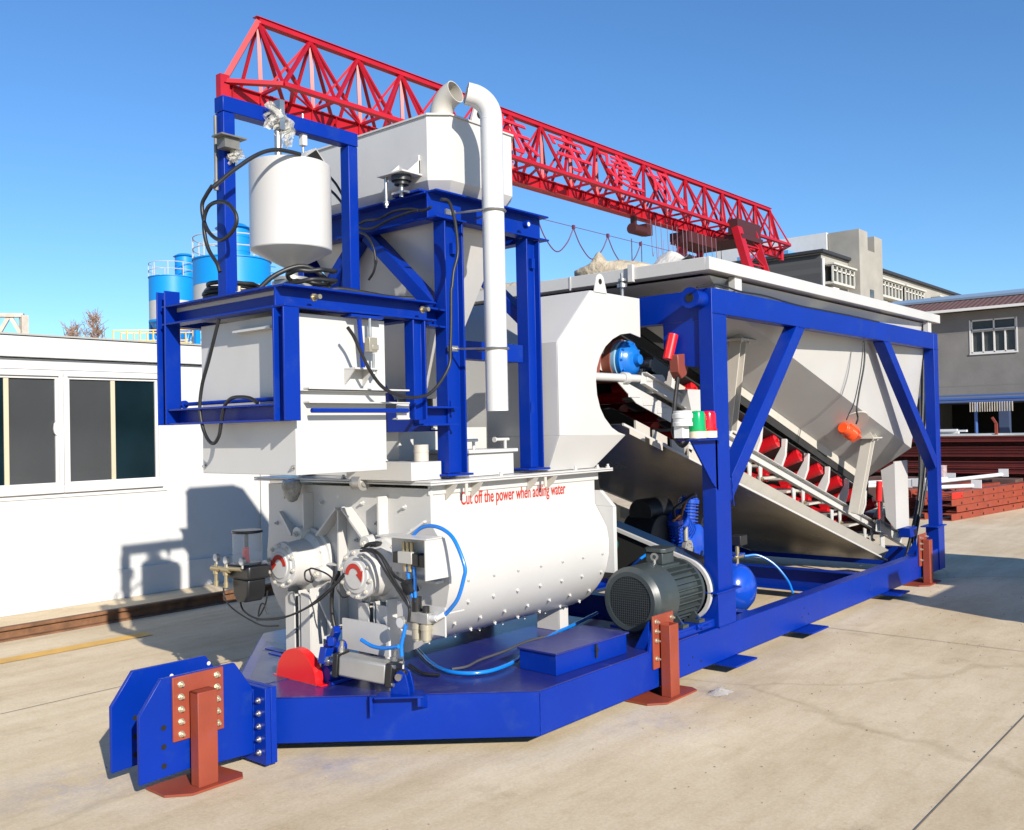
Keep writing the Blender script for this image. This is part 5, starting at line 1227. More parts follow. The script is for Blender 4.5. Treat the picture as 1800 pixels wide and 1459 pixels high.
for y in (3.52, 4.24): q.bolt((2.614, y, 1.45), (-1, 0, 0), 0.009, 0.010)
q.bolt((3.158, 3.50, 1.46), (0, -1, 0), 0.006, 0.006)
obj('box_bolt', q, STEEL, wb)
q = B(); q.cyl((2.975, 3.45, 1.90), (2.955, 3.45, 2.14), 0.011, n=10); obj('blue_tie', q, BLUE, wb)
q = B(); q.cyl((3.02, 3.45, 2.06), (3.02, 3.45, 2.15), 0.009, n=10); q.cyl((3.04, 3.45, 1.87), (3.04, 3.45, 1.98), 0.007, n=10); q.bolt((3.04, 3.45, 1.90), (0, 0, -1), 0.013, 0.018); objs('tie_rod', q, STEEL, wb)
q = B(); q.box(3.0, 3.05, 3.43, 3.465, 1.985, 2.055); q.box(3.015, 3.055, 3.425, 3.43, 1.995, 2.02); obj('load_cell', q, mat('cell_beige', (0.33, 0.30, 0.24), 0.4, metal=0.4), wb, bevel=0.003)
q = B(); q.box(2.58, 3.30, 3.53, 4.48, 2.235, 2.262); q.box(2.60, 3.28, 3.55, 4.46, 2.20, 2.234); obj('top_tray', q, mat('tray_grey', (0.42, 0.42, 0.40), 0.4, var=0.06), wb, bevel=0.003)
# blue frame
q = B(); q.chan((2.52, 3.475, 2.215), (3.46, 3.475, 2.215), 0.08, 0.10, 0.010, side=-1)
bf = obj('box_frame', q, BLUE, PL, bevel=0.002)
q = B(); q.chan((2.555, 3.517, 2.215), (2.555, 4.46, 2.215), 0.08, 0.10, 0.010, side=1); obj('side_beam', q, BLUE, bf, bevel=0.002)
q = B(); q.chan((3.35, 3.52, 2.215), (3.35, 4.50, 2.215), 0.08, 0.10, 0.010, side=1); obj('side_beam', q, BLUE, bf)
q = B(); q.chan((2.56, 4.50, 2.215), (3.66, 4.50, 2.215), 0.08, 0.10, 0.010, side=1); obj('side_beam', q, BLUE, bf)
for (x, y) in ((2.553, 3.475), (3.345, 3.475), (2.555, 4.465), (3.345, 4.50)):
    q = B(); q.ibeam((x, y, 1.66), (x, y, 2.163), 0.065, 0.09, 0.010, up=(1, 0, 0)) if x > 3 else q.ibeam((x, y, 1.66), (x, y, 2.163 if y < 4 else 2.34), 0.085, 0.085, 0.010, up=(0, 1, 0))
    obj('column', q, BLUE, bf, bevel=0.002)
q = B(); q.chan((2.555, 3.52, 1.70), (2.555, 4.42, 1.70), 0.07, 0.08, 0.009, side=1); obj('lower_rail', q, BLUE, bf)
q = B(); q.cyl((2.57, 3.54, 1.762), (2.57, 4.36, 1.762), 0.010, n=10); q.cyl((2.57, 4.34, 1.762), (2.57, 4.36, 1.762), 0.02, n=12); q.cyl((2.66, 3.44, 1.705), (3.25, 3.44, 1.705), 0.011, n=10); q.cyl((2.60, 3.60, 1.70), (2.60, 3.64, 1.70), 0.012, n=10); objs('steady_rod', q, BLUE, bf)
q = B(); q.chan((3.40, 3.52, 1.68), (3.66, 3.52, 1.68), 0.08, 0.10, 0.01, side=-1); q.chan((3.40, 3.53, 2.20), (3.64, 3.58, 2.20), 0.08, 0.10, 0.01, side=-1); objs('tie_beam', q, BLUE, bf)
q = B()
for x in (2.68, 3.36): q.cyl((x, 3.438, 2.215), (x, 3.39, 2.215), 0.011, n=10); q.cyl((x, 3.439, 2.215), (x, 3.430, 2.215), 0.019, n=6)
for p_ in ((2.60, 3.90, 2.27),): q.cyl(p_, V(p_)+V((0, 0, 0.04)), 0.010, n=8); q.cyl(p_, V(p_)+V((0, 0, 0.015)), 0.018, n=6)
obj('frame_bolt', q, BRASS, bf)
q = B(); q.box(2.90, 3.10, 3.44, 3.52, 2.148, 2.160); obj('hanger_plate', q, BLUE, bf)
q = B(); q.box(2.62, 2.70, 4.36, 4.44, 2.266, 2.29); obj('junction_cap', q, LWHITE, bf, bevel=0.004)

# ---- tank frame and the round water tank
FY = 3.99
q = B(); q.box(2.565, 2.63, FY-0.035, FY+0.035, 2.268, 3.158); tkf = obj('tank_frame', q, BLUE, PL, bevel=0.004)
bx('post', tkf, BLUE, 3.335, 3.40, FY-0.035, FY+0.035, 2.268, 3.158)
bx('top_rail', tkf, BLUE, 2.563, 3.402, FY-0.037, FY+0.037, 3.16, 3.235)
q = B(); q.lathe((2.975, FY, 2.455), (0, 0, 1), [(0, 0.04), (0.083, 0.203), (0.088, 0.206), (0.52, 0.206), (0.525, 0.202), (0.528, 0.0)], n=72)
wt = obj('water_tank', q, WHITE, PL, smooth=30, bevel=0.003)
q = B(); q.frus([(2.92, FY-0.20, 3.062), (3.20, FY-0.10, 3.062), (3.16, FY+0.03, 3.062), (2.94, FY-0.02, 3.062)], [(2.98, FY-0.15, 3.115), (3.15, FY-0.09, 3.115), (3.12, FY+0.0, 3.115), (2.98, FY-0.04, 3.115)])
q = B(); q.loft([(2.93, FY-0.17, 2.984), (3.01, FY-0.17, 3.045), (3.14, FY-0.11, 2.984)], [(2.93, FY-0.07, 2.984), (3.01, FY-0.07, 3.045), (3.14, FY-0.01, 2.984)]); q.mat(1); q.loft([(2.945, FY-0.1715, 2.986), (3.01, FY-0.1715, 3.035), (3.12, FY-0.116, 2.986)], [(2.945, FY-0.1705, 2.986), (3.01, FY-0.1705, 3.035), (3.12, FY-0.115, 2.986)]); obj('filler_hood', q, [WHITE, DARK], wt, smooth=10)  # dark sheet on the hood's face paints the shade in its opening
q = B(); q.cyl((2.975, FY, 2.40), (2.975, FY, 2.46), 0.032, n=24); q.cyl((2.975, FY, 2.385), (2.975, FY, 2.40), 0.09, n=32); q.box(2.90, 3.05, FY-0.07, FY+0.07, 2.263, 2.384); obj('outlet_neck', q, ALU, wt)
q = B(); q.cyl((2.86, FY-0.06, 2.984), (2.86, FY-0.06, 3.20), 0.018, n=18); q.box(2.845, 2.875, FY-0.10, FY-0.047, 3.12, 3.27); q.cyl((3.06, FY, 2.984), (3.06, FY, 3.27), 0.006, n=8); q.box(2.85, 2.865, FY-0.105, FY-0.09, 3.20, 3.22); objs('hanger_rod', q, STEEL, wt)
bx('load_cell', wt, LWHITE, 3.045, 3.075, FY-0.02, FY+0.015, 3.10, 3.20, bevel=0.004)
# white load cell bracket on left post
q = B(); q.box(2.50, 2.64, FY-0.12, FY-0.036, 3.015, 3.022); q.box(2.53, 2.61, FY-0.10, FY-0.036, 2.965, 3.014); q.cyl((2.55, FY+0.01, 2.80), (2.55, FY+0.01, 3.14), 0.008, n=10); q.cyl((2.55, FY+0.01, 2.78), (2.55, FY+0.01, 2.83), 0.012, n=10)
obj('limit_switch', q, mat('switch_grey', (0.16, 0.155, 0.14), 0.45, metal=0.3, var=0.2, scale=12), tkf)
# torn plastic film on the frame
def film(name, c, sz, seed, par):
    rnd = random.Random(seed); q = B(); c = V(c)
    for k in range(3):
        n_ = 14; ctr = c + V((rnd.uniform(-1, 1)*sz[0], rnd.uniform(-1, 1)*sz[1], rnd.uniform(-1, 1)*sz[2])); a0 = rnd.random()*6
        g_ = []
        for i in range(n_):
            row = []
            for j in range(n_):
                u, v_ = i/(n_-1)-0.5, j/(n_-1)-0.5; th = a0 + u*4.2 + 0.9*math.sin(6*v_+k)
                r0 = 0.021*(1+0.5*math.sin(9*v_+3*u+k))*(1-0.5*abs(v_)) + 0.010*math.sin(17*u+11*v_)
                row.append(ctr + V((r0*math.cos(th)+0.02*math.sin(5*v_+k), r0*math.sin(th), v_*sz[2]*2.2 + 0.012*math.sin(14*u+k))))
            g_.append(row)
        vs = [p for row in g_ for p in row]; fs = [(i*n_+j, i*n_+j+1, (i+1)*n_+j+1, (i+1)*n_+j) for i in range(n_-1) for j in range(n_-1)]
        q.add(vs, fs)
    return obj(name, q, PLAST, par, smooth=60)
film('torn_film', (2.84, FY-0.07, 3.16), (0.03, 0.02, 0.045), 1, tkf)
film('torn_film', (2.90, FY-0.07, 3.11), (0.015, 0.02, 0.05), 4, tkf)
film('torn_film', (2.59, FY-0.08, 2.95), (0.02, 0.02, 0.02), 2, tkf)
CABLES = [
    ('cable', BLACK, 0.0086, [(2.53, 3.964, 2.155), (2.53, 4.001, 2.08), (2.53, 4.061, 1.958), (2.53, 4.118, 1.851), (2.53, 4.142, 1.74), (2.53, 4.12, 1.644), (2.53, 4.072, 1.58), (2.53, 4.023, 1.565), (2.53, 3.98, 1.602), (2.53, 3.957, 1.672), (2.53, 3.928, 1.741), (2.53, 3.872, 1.774), (2.53, 3.792, 1.778), (2.53, 3.715, 1.768), (2.53, 3.664, 1.744)]),
    ('cable', BLACK, 0.0086, [(2.818, 3.37, 2.084), (2.855, 3.37, 2.042), (2.893, 3.37, 1.975), (2.951, 3.37, 1.886), (3.03, 3.37, 1.811), (3.145, 3.37, 1.774), (3.266, 3.37, 1.771), (3.37, 3.37, 1.81), (3.476, 3.37, 1.928), (3.491, 3.37, 2.033), (3.5, 3.37, 2.169), (3.505, 3.37, 2.314), (3.513, 3.37, 2.344), (3.527, 3.37, 2.422), (3.56, 3.37, 2.519), (3.554, 3.37, 2.629), (3.536, 3.37, 2.711), (3.501, 3.37, 2.777), (3.447, 3.37, 2.781)]),
    ('cable', BLACK, 0.0078, [(3.52, 4.357, 3.108), (3.52, 4.279, 3.03), (3.52, 4.197, 2.913), (3.52, 4.106, 2.789), (3.52, 4.036, 2.789), (3.52, 3.922, 2.782), (3.52, 3.81, 2.802), (3.52, 3.681, 2.795), (3.52, 3.577, 2.77), (3.52, 3.516, 2.778)]),
    ('cable', BLACK, 0.0078, [(3.51, 4.347, 3.025), (3.51, 4.281, 2.973), (3.51, 4.198, 2.888), (3.51, 4.117, 2.793), (3.51, 4.072, 2.751), (3.51, 3.968, 2.735), (3.51, 3.833, 2.759), (3.51, 3.692, 2.773), (3.51, 3.608, 2.774)]),
    ('cable', BLACK, 0.007, [(3.5, 4.095, 2.738), (3.5, 4.004, 2.693), (3.5, 3.949, 2.609), (3.5, 3.94, 2.532), (3.5, 3.932, 2.551), (3.5, 3.955, 2.49), (3.5, 3.997, 2.45)]),
    ('cable', BLACK, 0.0101, [(2.406, 3.8, 2.732), (2.449, 3.8, 2.771), (2.496, 3.8, 2.815), (2.552, 3.8, 2.861), (2.62, 3.8, 2.913), (2.689, 3.8, 2.954), (2.76, 3.8, 2.978), (2.832, 3.8, 2.984), (2.897, 3.8, 2.984)]),
    ('cable', BLACK, 0.0094, [(2.5, 3.955, 2.784), (2.5, 4.008, 2.748), (2.5, 4.045, 2.708), (2.5, 4.03, 2.627), (2.5, 3.979, 2.56), (2.5, 3.899, 2.519), (2.5, 3.82, 2.53), (2.5, 3.764, 2.572), (2.5, 3.768, 2.623), (2.5, 3.827, 2.677), (2.5, 3.905, 2.7), (2.5, 3.987, 2.692), (2.5, 4.029, 2.64), (2.5, 4.026, 2.561), (2.5, 3.993, 2.484), (2.5, 3.925, 2.41), (2.5, 3.904, 2.369)]),
    ('air_hose', HOSE, 0.01, [(3.3, 3.488, 1.028), (3.3, 3.473, 1.076), (3.3, 3.418, 1.118), (3.3, 3.34, 1.134), (3.3, 3.255, 1.119), (3.3, 3.183, 1.07), (3.3, 3.121, 0.953), (3.3, 3.13, 0.889), (3.3, 3.168, 0.797), (3.3, 3.225, 0.735), (3.3, 3.272, 0.697)]),
    ('air_hose', HOSE, 0.009, [(3.26, 3.473, 0.933), (3.26, 3.467, 0.871), (3.26, 3.452, 0.811), (3.26, 3.44, 0.758)]),
    ('air_hose', HOSE, 0.009, [(3.26, 3.428, 0.936), (3.26, 3.422, 0.875), (3.26, 3.424, 0.813), (3.26, 3.422, 0.759)]),
    ('air_hose', HOSE, 0.01, [(3.16, 3.719, 0.552), (3.16, 3.637, 0.531), (3.16, 3.544, 0.532), (3.16, 3.442, 0.554)]),
    ('air_hose', HOSE, 0.01, [(3.18, 3.443, 0.503), (3.18, 3.443, 0.556), (3.18, 3.423, 0.62), (3.18, 3.41, 0.659)]),
    ('air_hose', HOSE, 0.011, [(4.037, 4.282, 0.31), (3.881, 4.047, 0.31), (3.723, 3.79, 0.31), (3.653, 3.605, 0.31), (3.678, 3.48, 0.31), (3.767, 3.416, 0.31), (3.9, 3.413, 0.31), (4.057, 3.45, 0.31), (4.244, 3.531, 0.31), (4.54, 3.641, 0.31), (4.757, 3.705, 0.31), (4.948, 3.742, 0.31), (5.172, 3.797, 0.31), (5.412, 3.857, 0.31)]),
    ('air_hose', HOSE, 0.01, [(5.264, 3.5, 0.638), (5.347, 3.5, 0.683), (5.473, 3.5, 0.724), (5.69, 3.5, 0.769)]),
    ('cable', BLACK, 0.0078, [(3.22, 3.758, 1.0), (3.22, 3.68, 1.001), (3.22, 3.621, 0.969), (3.22, 3.565, 0.899), (3.22, 3.499, 0.827), (3.22, 3.444, 0.779), (3.22, 3.423, 0.727), (3.22, 3.431, 0.665)]),
    ('cable', BLACK, 0.0078, [(3.23, 3.751, 0.995), (3.23, 3.656, 0.986), (3.23, 3.598, 0.942), (3.23, 3.542, 0.884), (3.23, 3.475, 0.859), (3.23, 3.436, 0.847)]),
    ('cable', BLACK, 0.0062, [(3.2, 3.759, 0.994), (3.2, 3.669, 0.996), (3.2, 3.611, 0.945), (3.2, 3.555, 0.887), (3.2, 3.467, 0.802), (3.2, 3.402, 0.74)]),
    ('grease_line', BLACK, 0.0055, [(3.15, 3.832, 0.879), (3.15, 3.909, 0.816), (3.15, 4.013, 0.749), (3.15, 4.148, 0.67), (3.15, 4.3, 0.611), (3.15, 4.472, 0.575), (3.15, 4.621, 0.562), (3.15, 4.742, 0.598), (3.15, 4.771, 0.676)]),
    ('grease_line', BLACK, 0.0055, [(3.14, 3.82, 0.869), (3.14, 3.91, 0.801), (3.14, 4.041, 0.715), (3.14, 4.217, 0.639), (3.14, 4.386, 0.586), (3.14, 4.591, 0.559)]),
    ('grease_line', BLACK, 0.0047, [(3.13, 4.373, 0.551), (3.13, 4.518, 0.534), (3.13, 4.637, 0.551), (3.13, 4.76, 0.581), (3.13, 4.853, 0.617), (3.13, 4.9, 0.666), (3.13, 4.902, 0.712)]),
    ('grease_line', BLACK, 0.0047, [(3.12, 4.454, 0.737), (3.12, 4.47, 0.675), (3.12, 4.516, 0.609), (3.12, 4.547, 0.589), (3.12, 4.522, 0.652), (3.12, 4.486, 0.656), (3.12, 4.458, 0.607)]),
    ('grease_line', BLACK, 0.0047, [(3.22, 4.206, 0.864), (3.22, 4.248, 0.844), (3.22, 4.242, 0.802), (3.22, 4.181, 0.799), (3.22, 4.206, 0.864), (3.22, 4.125, 0.862), (3.22, 4.046, 0.844), (3.22, 3.989, 0.807), (3.22, 3.971, 0.768), (3.22, 3.933, 0.738), (3.22, 3.883, 0.747)]),
    ('cable', BLACK, 0.0117, [(3.33, 4.09, 0.843), (3.33, 4.146, 0.761), (3.33, 4.162, 0.674), (3.33, 4.157, 0.598), (3.33, 4.139, 0.531)]),
    ('cable', BLACK, 0.0086, [(3.625, 3.862, 0.31), (3.542, 3.671, 0.31), (3.569, 3.573, 0.31)]),
    ('ground_cable', GREYC, 0.0078, [(3.709, 3.622, 0.305), (3.797, 3.592, 0.305), (3.952, 3.634, 0.305), (4.182, 3.657, 0.305), (4.463, 3.711, 0.305), (4.705, 3.692, 0.305), (4.909, 3.659, 0.305)]),
    ('hopper_cable', BLACK, 0.0078, [(8.46, 3.05, 2.319), (8.431, 3.05, 2.115), (8.289, 3.05, 1.86), (8.224, 3.05, 1.71), (8.245, 3.05, 1.636), (8.202, 3.05, 1.587)]),
    ('hopper_cable', BLACK, 0.0047, [(8.459, 3.06, 2.319), (8.371, 3.06, 2.063), (8.203, 3.06, 1.785), (8.063, 3.06, 1.671), (8.008, 3.06, 1.623)]),
    ('rim_cable', BLACK, 0.0062, [(5.384, 3.0, 2.485), (5.666, 3.0, 2.532), (5.973, 3.0, 2.517), (6.37, 3.0, 2.523), (6.906, 3.0, 2.504), (7.453, 3.0, 2.505), (8.068, 3.0, 2.507), (8.69, 3.0, 2.503)]),
    ('dangling_cable', BLACK, 0.022, [(10.924, 3.3, 2.479), (10.88, 3.3, 1.974), (10.796, 3.3, 1.475), (10.714, 3.3, 0.981), (10.568, 3.3, 0.623), (10.356, 3.3, 0.339), (10.266, 3.3, 0.14)]),
    ('dangling_cable', BLACK, 0.018, [(11.13, 3.32, 2.236), (11.043, 3.32, 1.725), (10.879, 3.32, 1.223), (10.768, 3.32, 0.854), (10.546, 3.32, 0.502), (10.297, 3.32, 0.195)]),
    ('dangling_cable', BLACK, 0.016, [(10.686, 3.28, 1.846), (10.657, 3.28, 1.292), (10.6, 3.28, 0.865), (10.382, 3.28, 0.518), (10.1, 3.28, 0.191)]),
    ('dangling_cable', BLACK, 0.014, [(10.855, 3.27, 1.473), (10.782, 3.27, 1.102), (10.633, 3.27, 0.741), (10.456, 3.27, 0.452), (10.286, 3.27, 0.2)]),
    ('dangling_cable', BLACK, 0.012, [(11.291, 3.34, 2.373), (11.263, 3.34, 1.597), (11.082, 3.34, 0.961), (10.767, 3.34, 0.543), (10.211, 3.34, 0.144)]),
]
cab = None
for nm, m, r, P_ in CABLES:
    q = B(); q.tube(P_, r, n=10)
    obj(nm, q, m, PL, smooth=60)

# ================================================================ drive motor
mo = B(); MYc, MZc = 3.23, 0.535
cx0 = 4.885
mo.lathe((cx0, MYc, MZc), (1, 0, 0), [(0.0, 0.168), (0.0, 0.190), (0.02, 0.207), (0.23, 0.209), (0.235, 0.200), (0.235, 0.17)], n=56)
dm = obj('drive_motor', mo, GREY, PL, smooth=30)
q = B()
q.cyl((cx0+0.24, MYc, MZc), (cx0+0.56, MYc, MZc), 0.168, n=48)
for k in range(30):
    a = math.radians(12*k); 
    if 70 < (12*k) % 360 < 110: continue
    d_ = V((0, math.cos(a), math.sin(a))); q.beam(V((cx0+0.245, MYc, MZc))+d_*0.180, V((cx0+0.53, MYc, MZc))+d_*0.180, 0.008, 0.040, up=d_)
q.cyl((cx0+0.535, MYc, MZc), (cx0+0.565, MYc, MZc), 0.20, n=48)
obj('finned_body', q, GREY, dm)
q = B(); q.lathe((cx0-0.012, MYc, MZc), (1, 0, 0), [(0, 0.152), (0.0, 0.180), (0.011, 0.190), (0.011, 0.152)], n=56, closed=True); obj('cowl_ring', q, GREY, dm, smooth=30)
q = B(); q.cyl((cx0-0.002, MYc, MZc), (cx0-0.001, MYc, MZc), 0.150, n=48); obj('grille_disc', q, DGREY, dm)
q = B()
for k in range(-10, 11):
    t_ = k*0.0145; hw = math.sqrt(max(0, 0.150**2 - t_**2))
    q.box(cx0-0.006, cx0-0.004, MYc+t_-0.002, MYc+t_+0.002, MZc-hw, MZc+hw); q.box(cx0-0.0075, cx0-0.0061, MYc-hw, MYc+hw, MZc+t_-0.002, MZc+t_+0.002)
obj('fan_grille', q, mat('grille_wire', (0.035, 0.042, 0.045), 0.4), dm)
q = B(); q.box(cx0+0.25, cx0+0.46, MYc-0.08, MYc+0.08, MZc+0.165, MZc+0.190); q.box(cx0+0.29, cx0+0.43, MYc-0.055, MYc+0.07, MZc+0.190, MZc+0.262); q.prism([(cx0+0.275, MYc-0.05), (cx0+0.30, MYc-0.075), (cx0+0.42, MYc-0.075), (cx0+0.445, MYc-0.05), (cx0+0.445, MYc+0.06), (cx0+0.42, MYc+0.085), (cx0+0.30, MYc+0.085), (cx0+0.275, MYc+0.06)], 'xy', MZc+0.264, MZc+0.292); obj('terminal_box', q, GREY, dm, bevel=0.005)
q = B(); q.lathe((cx0+0.235, MYc-0.03, MZc+0.245), (1, 0.2, 0), [(-0.006, 0.013), (0.006, 0.013), (0.006, 0.025), (-0.006, 0.025)], n=24, closed=True); q.cyl((cx0+0.235, MYc-0.03, MZc+0.20), (cx0+0.235, MYc-0.03, MZc+0.226), 0.010, n=12); obj('eye_bolt', q, STEEL, dm, smooth=60)
q = B(); q.box(cx0+0.26, cx0+0.33, MYc-0.21, MYc-0.10, 0.345, 0.365); q.prism([(MYc-0.20, 0.3655), (MYc-0.12, 0.3655), (MYc-0.12, 0.46)], 'yz', cx0+0.28, cx0+0.295); q.box(cx0+0.46, cx0+0.53, MYc-0.21, MYc-0.10, 0.345, 0.365); q.prism([(MYc-0.20, 0.3655), (MYc-0.12, 0.3655), (MYc-0.12, 0.46)], 'yz', cx0+0.49, cx0+0.505); q.box(cx0+0.26, cx0+0.53, MYc+0.10, MYc+0.21, 0.345, 0.365); objs('motor_foot', q, GREY, dm)
q = B(); q.box(cx0+0.12, cx0+0.66, MYc-0.21, MYc+0.24, 0.325, 0.343); q.box(cx0+0.12, cx0+0.66, MYc-0.21, MYc-0.19, 0.292, 0.325)
for x in (cx0+0.29, cx0+0.50): q.bolt((x, MYc-0.18, 0.366), (0, 0, 1), 0.012, 0.014)
q.cyl((5.36, 3.02, 0.312), (5.46, 3.02, 0.312), 0.012, n=10); q.cyl((5.30, 3.015, 0.33), (5.36, 3.015, 0.33), 0.02, n=6)
obj('motor_base', q, BLUE, PL, bevel=0.002)
# belt guards
def stadium(ya, za, ra, yb, zb, rb, n=18):
    a = V((ya, za)); b_ = V((yb, zb)); d = b_-a; L_ = d.length; th = math.atan2(d.y, d.x); be = math.acos((ra-rb)/L_)
    p = [(ya+ra*math.cos(th+be+(2*PI-2*be)*i/n), za+ra*math.sin(th+be+(2*PI-2*be)*i/n)) for i in range(n+1)]
    p += [(yb+rb*math.cos(th-be+(2*be)*i/n), zb+rb*math.sin(th-be+(2*be)*i/n)) for i in range(n+1)]
    return p
DB = mat('guard_shaded_blue', (0.012, 0.035, 0.09), 0.35, coat=0.2)  # blue darkened to put the shadow on the belt guard into its colour
q = B(); q.prism(stadium(3.23, 0.52, 0.200, 3.88, 0.755, 0.165), 'yz', 5.53, 5.72); bg_ = obj('belt_guard', q, DB, PL, smooth=30)
q = B(); st = stadium(3.23, 0.52, 0.212, 3.88, 0.755, 0.177); si = stadium(3.23, 0.52, 0.190, 3.88, 0.755, 0.155); n_ = len(st)
vs = [(x, y, z) for x in (5.50, 5.529) for y, z in st] + [(x, y, z) for x in (5.50, 5.529) for y, z in si]
fs = []
for i in range(n_):
    j = (i+1) % n_; fs += [(i, j, n_+j, n_+i), (2*n_+i, 2*n_+j, 3*n_+j, 3*n_+i), (i, j, 2*n_+j, 2*n_+i), (n_+i, n_+j, 3*n_+j, 3*n_+i)]
q.add(vs, fs); obj('guard_rim', q, WHITE, bg_, smooth=30)
q = B(); q.prism(si, 'yz', 5.520, 5.5295); obj('mouth_shade', q, DARK, bg_, smooth=30)  # dark plate inside the rim paints the shaded interior of the guard
q = B(); q.cyl((5.14, 3.72, 0.80), (5.22, 3.72, 0.80), 0.13, n=40); q.cyl((5.22, 3.72, 0.80), (5.40, 3.72, 0.80), 0.06, n=24); pu = obj('gear_pulley', q, TEAL, PL)
q = B(); q.box(5.01, 5.30, 3.62, 4.12, 0.60, 1.02); q.cyl((5.30, 3.90, 0.83), (5.42, 3.90, 0.83), 0.13, n=32); obj('reducer', q, BLK2, PL, bevel=0.01)
# broad white curved cover behind the motor

# ================================================================ air compressor
q = B(); q.lathe((6.68, 3.30, 0.345), (0, 1, 0), [(0.0, 0.01), (0.006, 0.06), (0.03, 0.12), (0.07, 0.165), (0.11, 0.185), (0.9, 0.185), (0.94, 0.165), (0.98, 0.12), (1.0, 0.05)], n=56)
ac = obj('air_compressor', q, CBLUE, PL, smooth=30)
q = B(); q.box(6.25, 6.95, 3.50, 4.25, 0.565, 0.580); q.prism([(3.52, 0.564), (3.60, 0.564), (3.60, 0.46), (3.52, 0.50)], 'yz', 6.30, 6.31); q.prism([(3.52, 0.564), (4.2, 0.564), (4.2, 0.50), (3.52, 0.50)], 'yz', 6.50, 6.51); obj('pump_shelf', q, CBLUE, ac)
q = B(); q.lathe((6.34, 3.56, 0.72), (0, 1, 0), [(0, 0.02), (0.0, 0.10), (0.02, 0.14), (0.30, 0.15), (0.32, 0.10)], n=32); q.box(6.20, 6.46, 3.64, 3.86, 0.582, 0.64); q.cyl((6.34, 3.75, 0.70), (6.38, 3.75, 0.84), 0.10, 0.075, n=28); obj('crankcase', q, CBLUE, ac, bevel=0.004)
def finned(p0, d, r, n_, par, nm):
    q = B(); d = V(d).normalized(); p0 = V(p0); q.cyl(p0, p0+d*0.024*n_, r*0.72, n=24)
    for i in range(n_): q.cyl(p0+d*(0.024*i+0.006), p0+d*(0.024*i+0.014), r, n=24)
    q.cyl(p0+d*0.024*n_, p0+d*(0.024*n_+0.03), r*1.05, n=24); obj(nm, q, CBLUE, par)
finned((6.38, 3.68, 0.84), (0.12, 0, 1), 0.075, 7, ac, 'cylinder_head'); finned((6.27, 3.64, 0.80), (-0.75, 0, 0.60), 0.09, 6, ac, 'cylinder_head'); finned((6.36, 4.0, 0.82), (0.15, 0.1, 1), 0.062, 6, ac, 'cylinder_head')
q = B(); q.cyl((6.405, 3.68, 1.038), (6.407, 3.68, 1.05), 0.07, n=10); 
for k in range(6): a = 2*PI*k/6; q.cyl((6.41+0.05*math.cos(a), 3.68+0.05*math.sin(a), 1.05), (6.41+0.05*math.cos(a), 3.68+0.05*math.sin(a), 1.07), 0.008, n=6)
obj('head_cover', q, CBLUE, ac)
q = B(); q.cyl((5.98, 3.66, 0.80), (5.98, 3.92, 0.80), 0.155, n=40); q.cyl((5.90, 3.80, 0.97), (6.22, 3.80, 0.97), 0.10, n=28); q.box(5.78, 6.10, 3.7, 4.0, 0.60, 0.72); obj('compressor_motor', q, BLACK, ac, bevel=0.006)
q = B(); q.tube([(6.43, 3.74, 1.02), (6.34, 3.66, 1.05), (6.22, 3.62, 1.0), (6.14, 3.60, 0.92)], 0.012, n=10); q.tube([(6.10, 3.62, 0.86), (6.16, 3.60, 0.90), (6.12, 3.60, 0.94), (6.05, 3.62, 0.90)], 0.010, n=8); q.cyl((6.1, 3.63, 0.90), (6.13, 3.60, 0.93), 0.02, n=8); obj('copper_pipe', q, mat('copper', (0.55, 0.20, 0.07), 0.35, metal=0.8), ac)
q = B(); q.cyl((6.06, 3.52, 0.72), (6.06, 3.49, 0.72), 0.055, n=28)
for k in range(8): a = 2*PI*k/8; q.cyl((6.06+0.035*math.cos(a), 3.488, 0.72+0.035*math.sin(a)), (6.06+0.035*math.cos(a), 3.482, 0.72+0.035*math.sin(a)), 0.008, n=8)
q.cyl((6.03, 3.50, 0.77), (6.03, 3.50, 0.87), 0.018, n=14); q.cyl((6.62, 3.66, 0.88), (6.62, 3.58, 0.88), 0.05, n=24); q.cyl((6.62, 3.58, 0.88), (6.62, 3.57, 0.88), 0.055, n=24)
obj('air_filter', q, ALU, ac)
q = B(); q.cyl((6.74, 3.46, 0.515), (6.74, 3.46, 0.60), 0.012, n=10); q.cyl((6.70, 3.46, 0.57), (6.84, 3.46, 0.57), 0.012, n=10); q.cyl((6.74, 3.46, 0.60), (6.74, 3.46, 0.66), 0.016, n=12); obj('valve_fitting', q, BRASS, ac)
bx('pressure_switch', ac, BLK2, 6.72, 6.84, 3.42, 3.52, 0.661, 0.74, bevel=0.006)
q = B(); q.tube([(6.84, 3.45, 0.57), (6.93, 3.38, 0.57), (7.00, 3.28, 0.50), (7.02, 3.18, 0.38), (6.98, 3.12, 0.29)], 0.009, n=10); obj('tank_hose', q, HOSE, ac)
q = B(); q.tube([(8.6, 4.9, 0.45), (8.7, 4.9, 0.30), (9.0, 4.9, 0.22), (9.3, 4.9, 0.30), (9.35, 4.9, 0.45)], 0.013, n=8); q.tube([(7.4, 4.8, 0.62), (7.5, 4.8, 0.40), (7.8, 4.8, 0.33), (8.1, 4.8, 0.42), (8.2, 4.8, 0.55)], 0.013, n=8); q.tube([(7.45, 4.8, 0.60), (7.6, 4.8, 0.38), (7.9, 4.8, 0.30), (8.15, 4.8, 0.40)], 0.013, n=8); q.tube([(8.9, 4.9, 0.42), (9.05, 4.9, 0.26), (9.3, 4.9, 0.24)], 0.013, n=8)
objs('slack_cable', q, BLACK, PL)

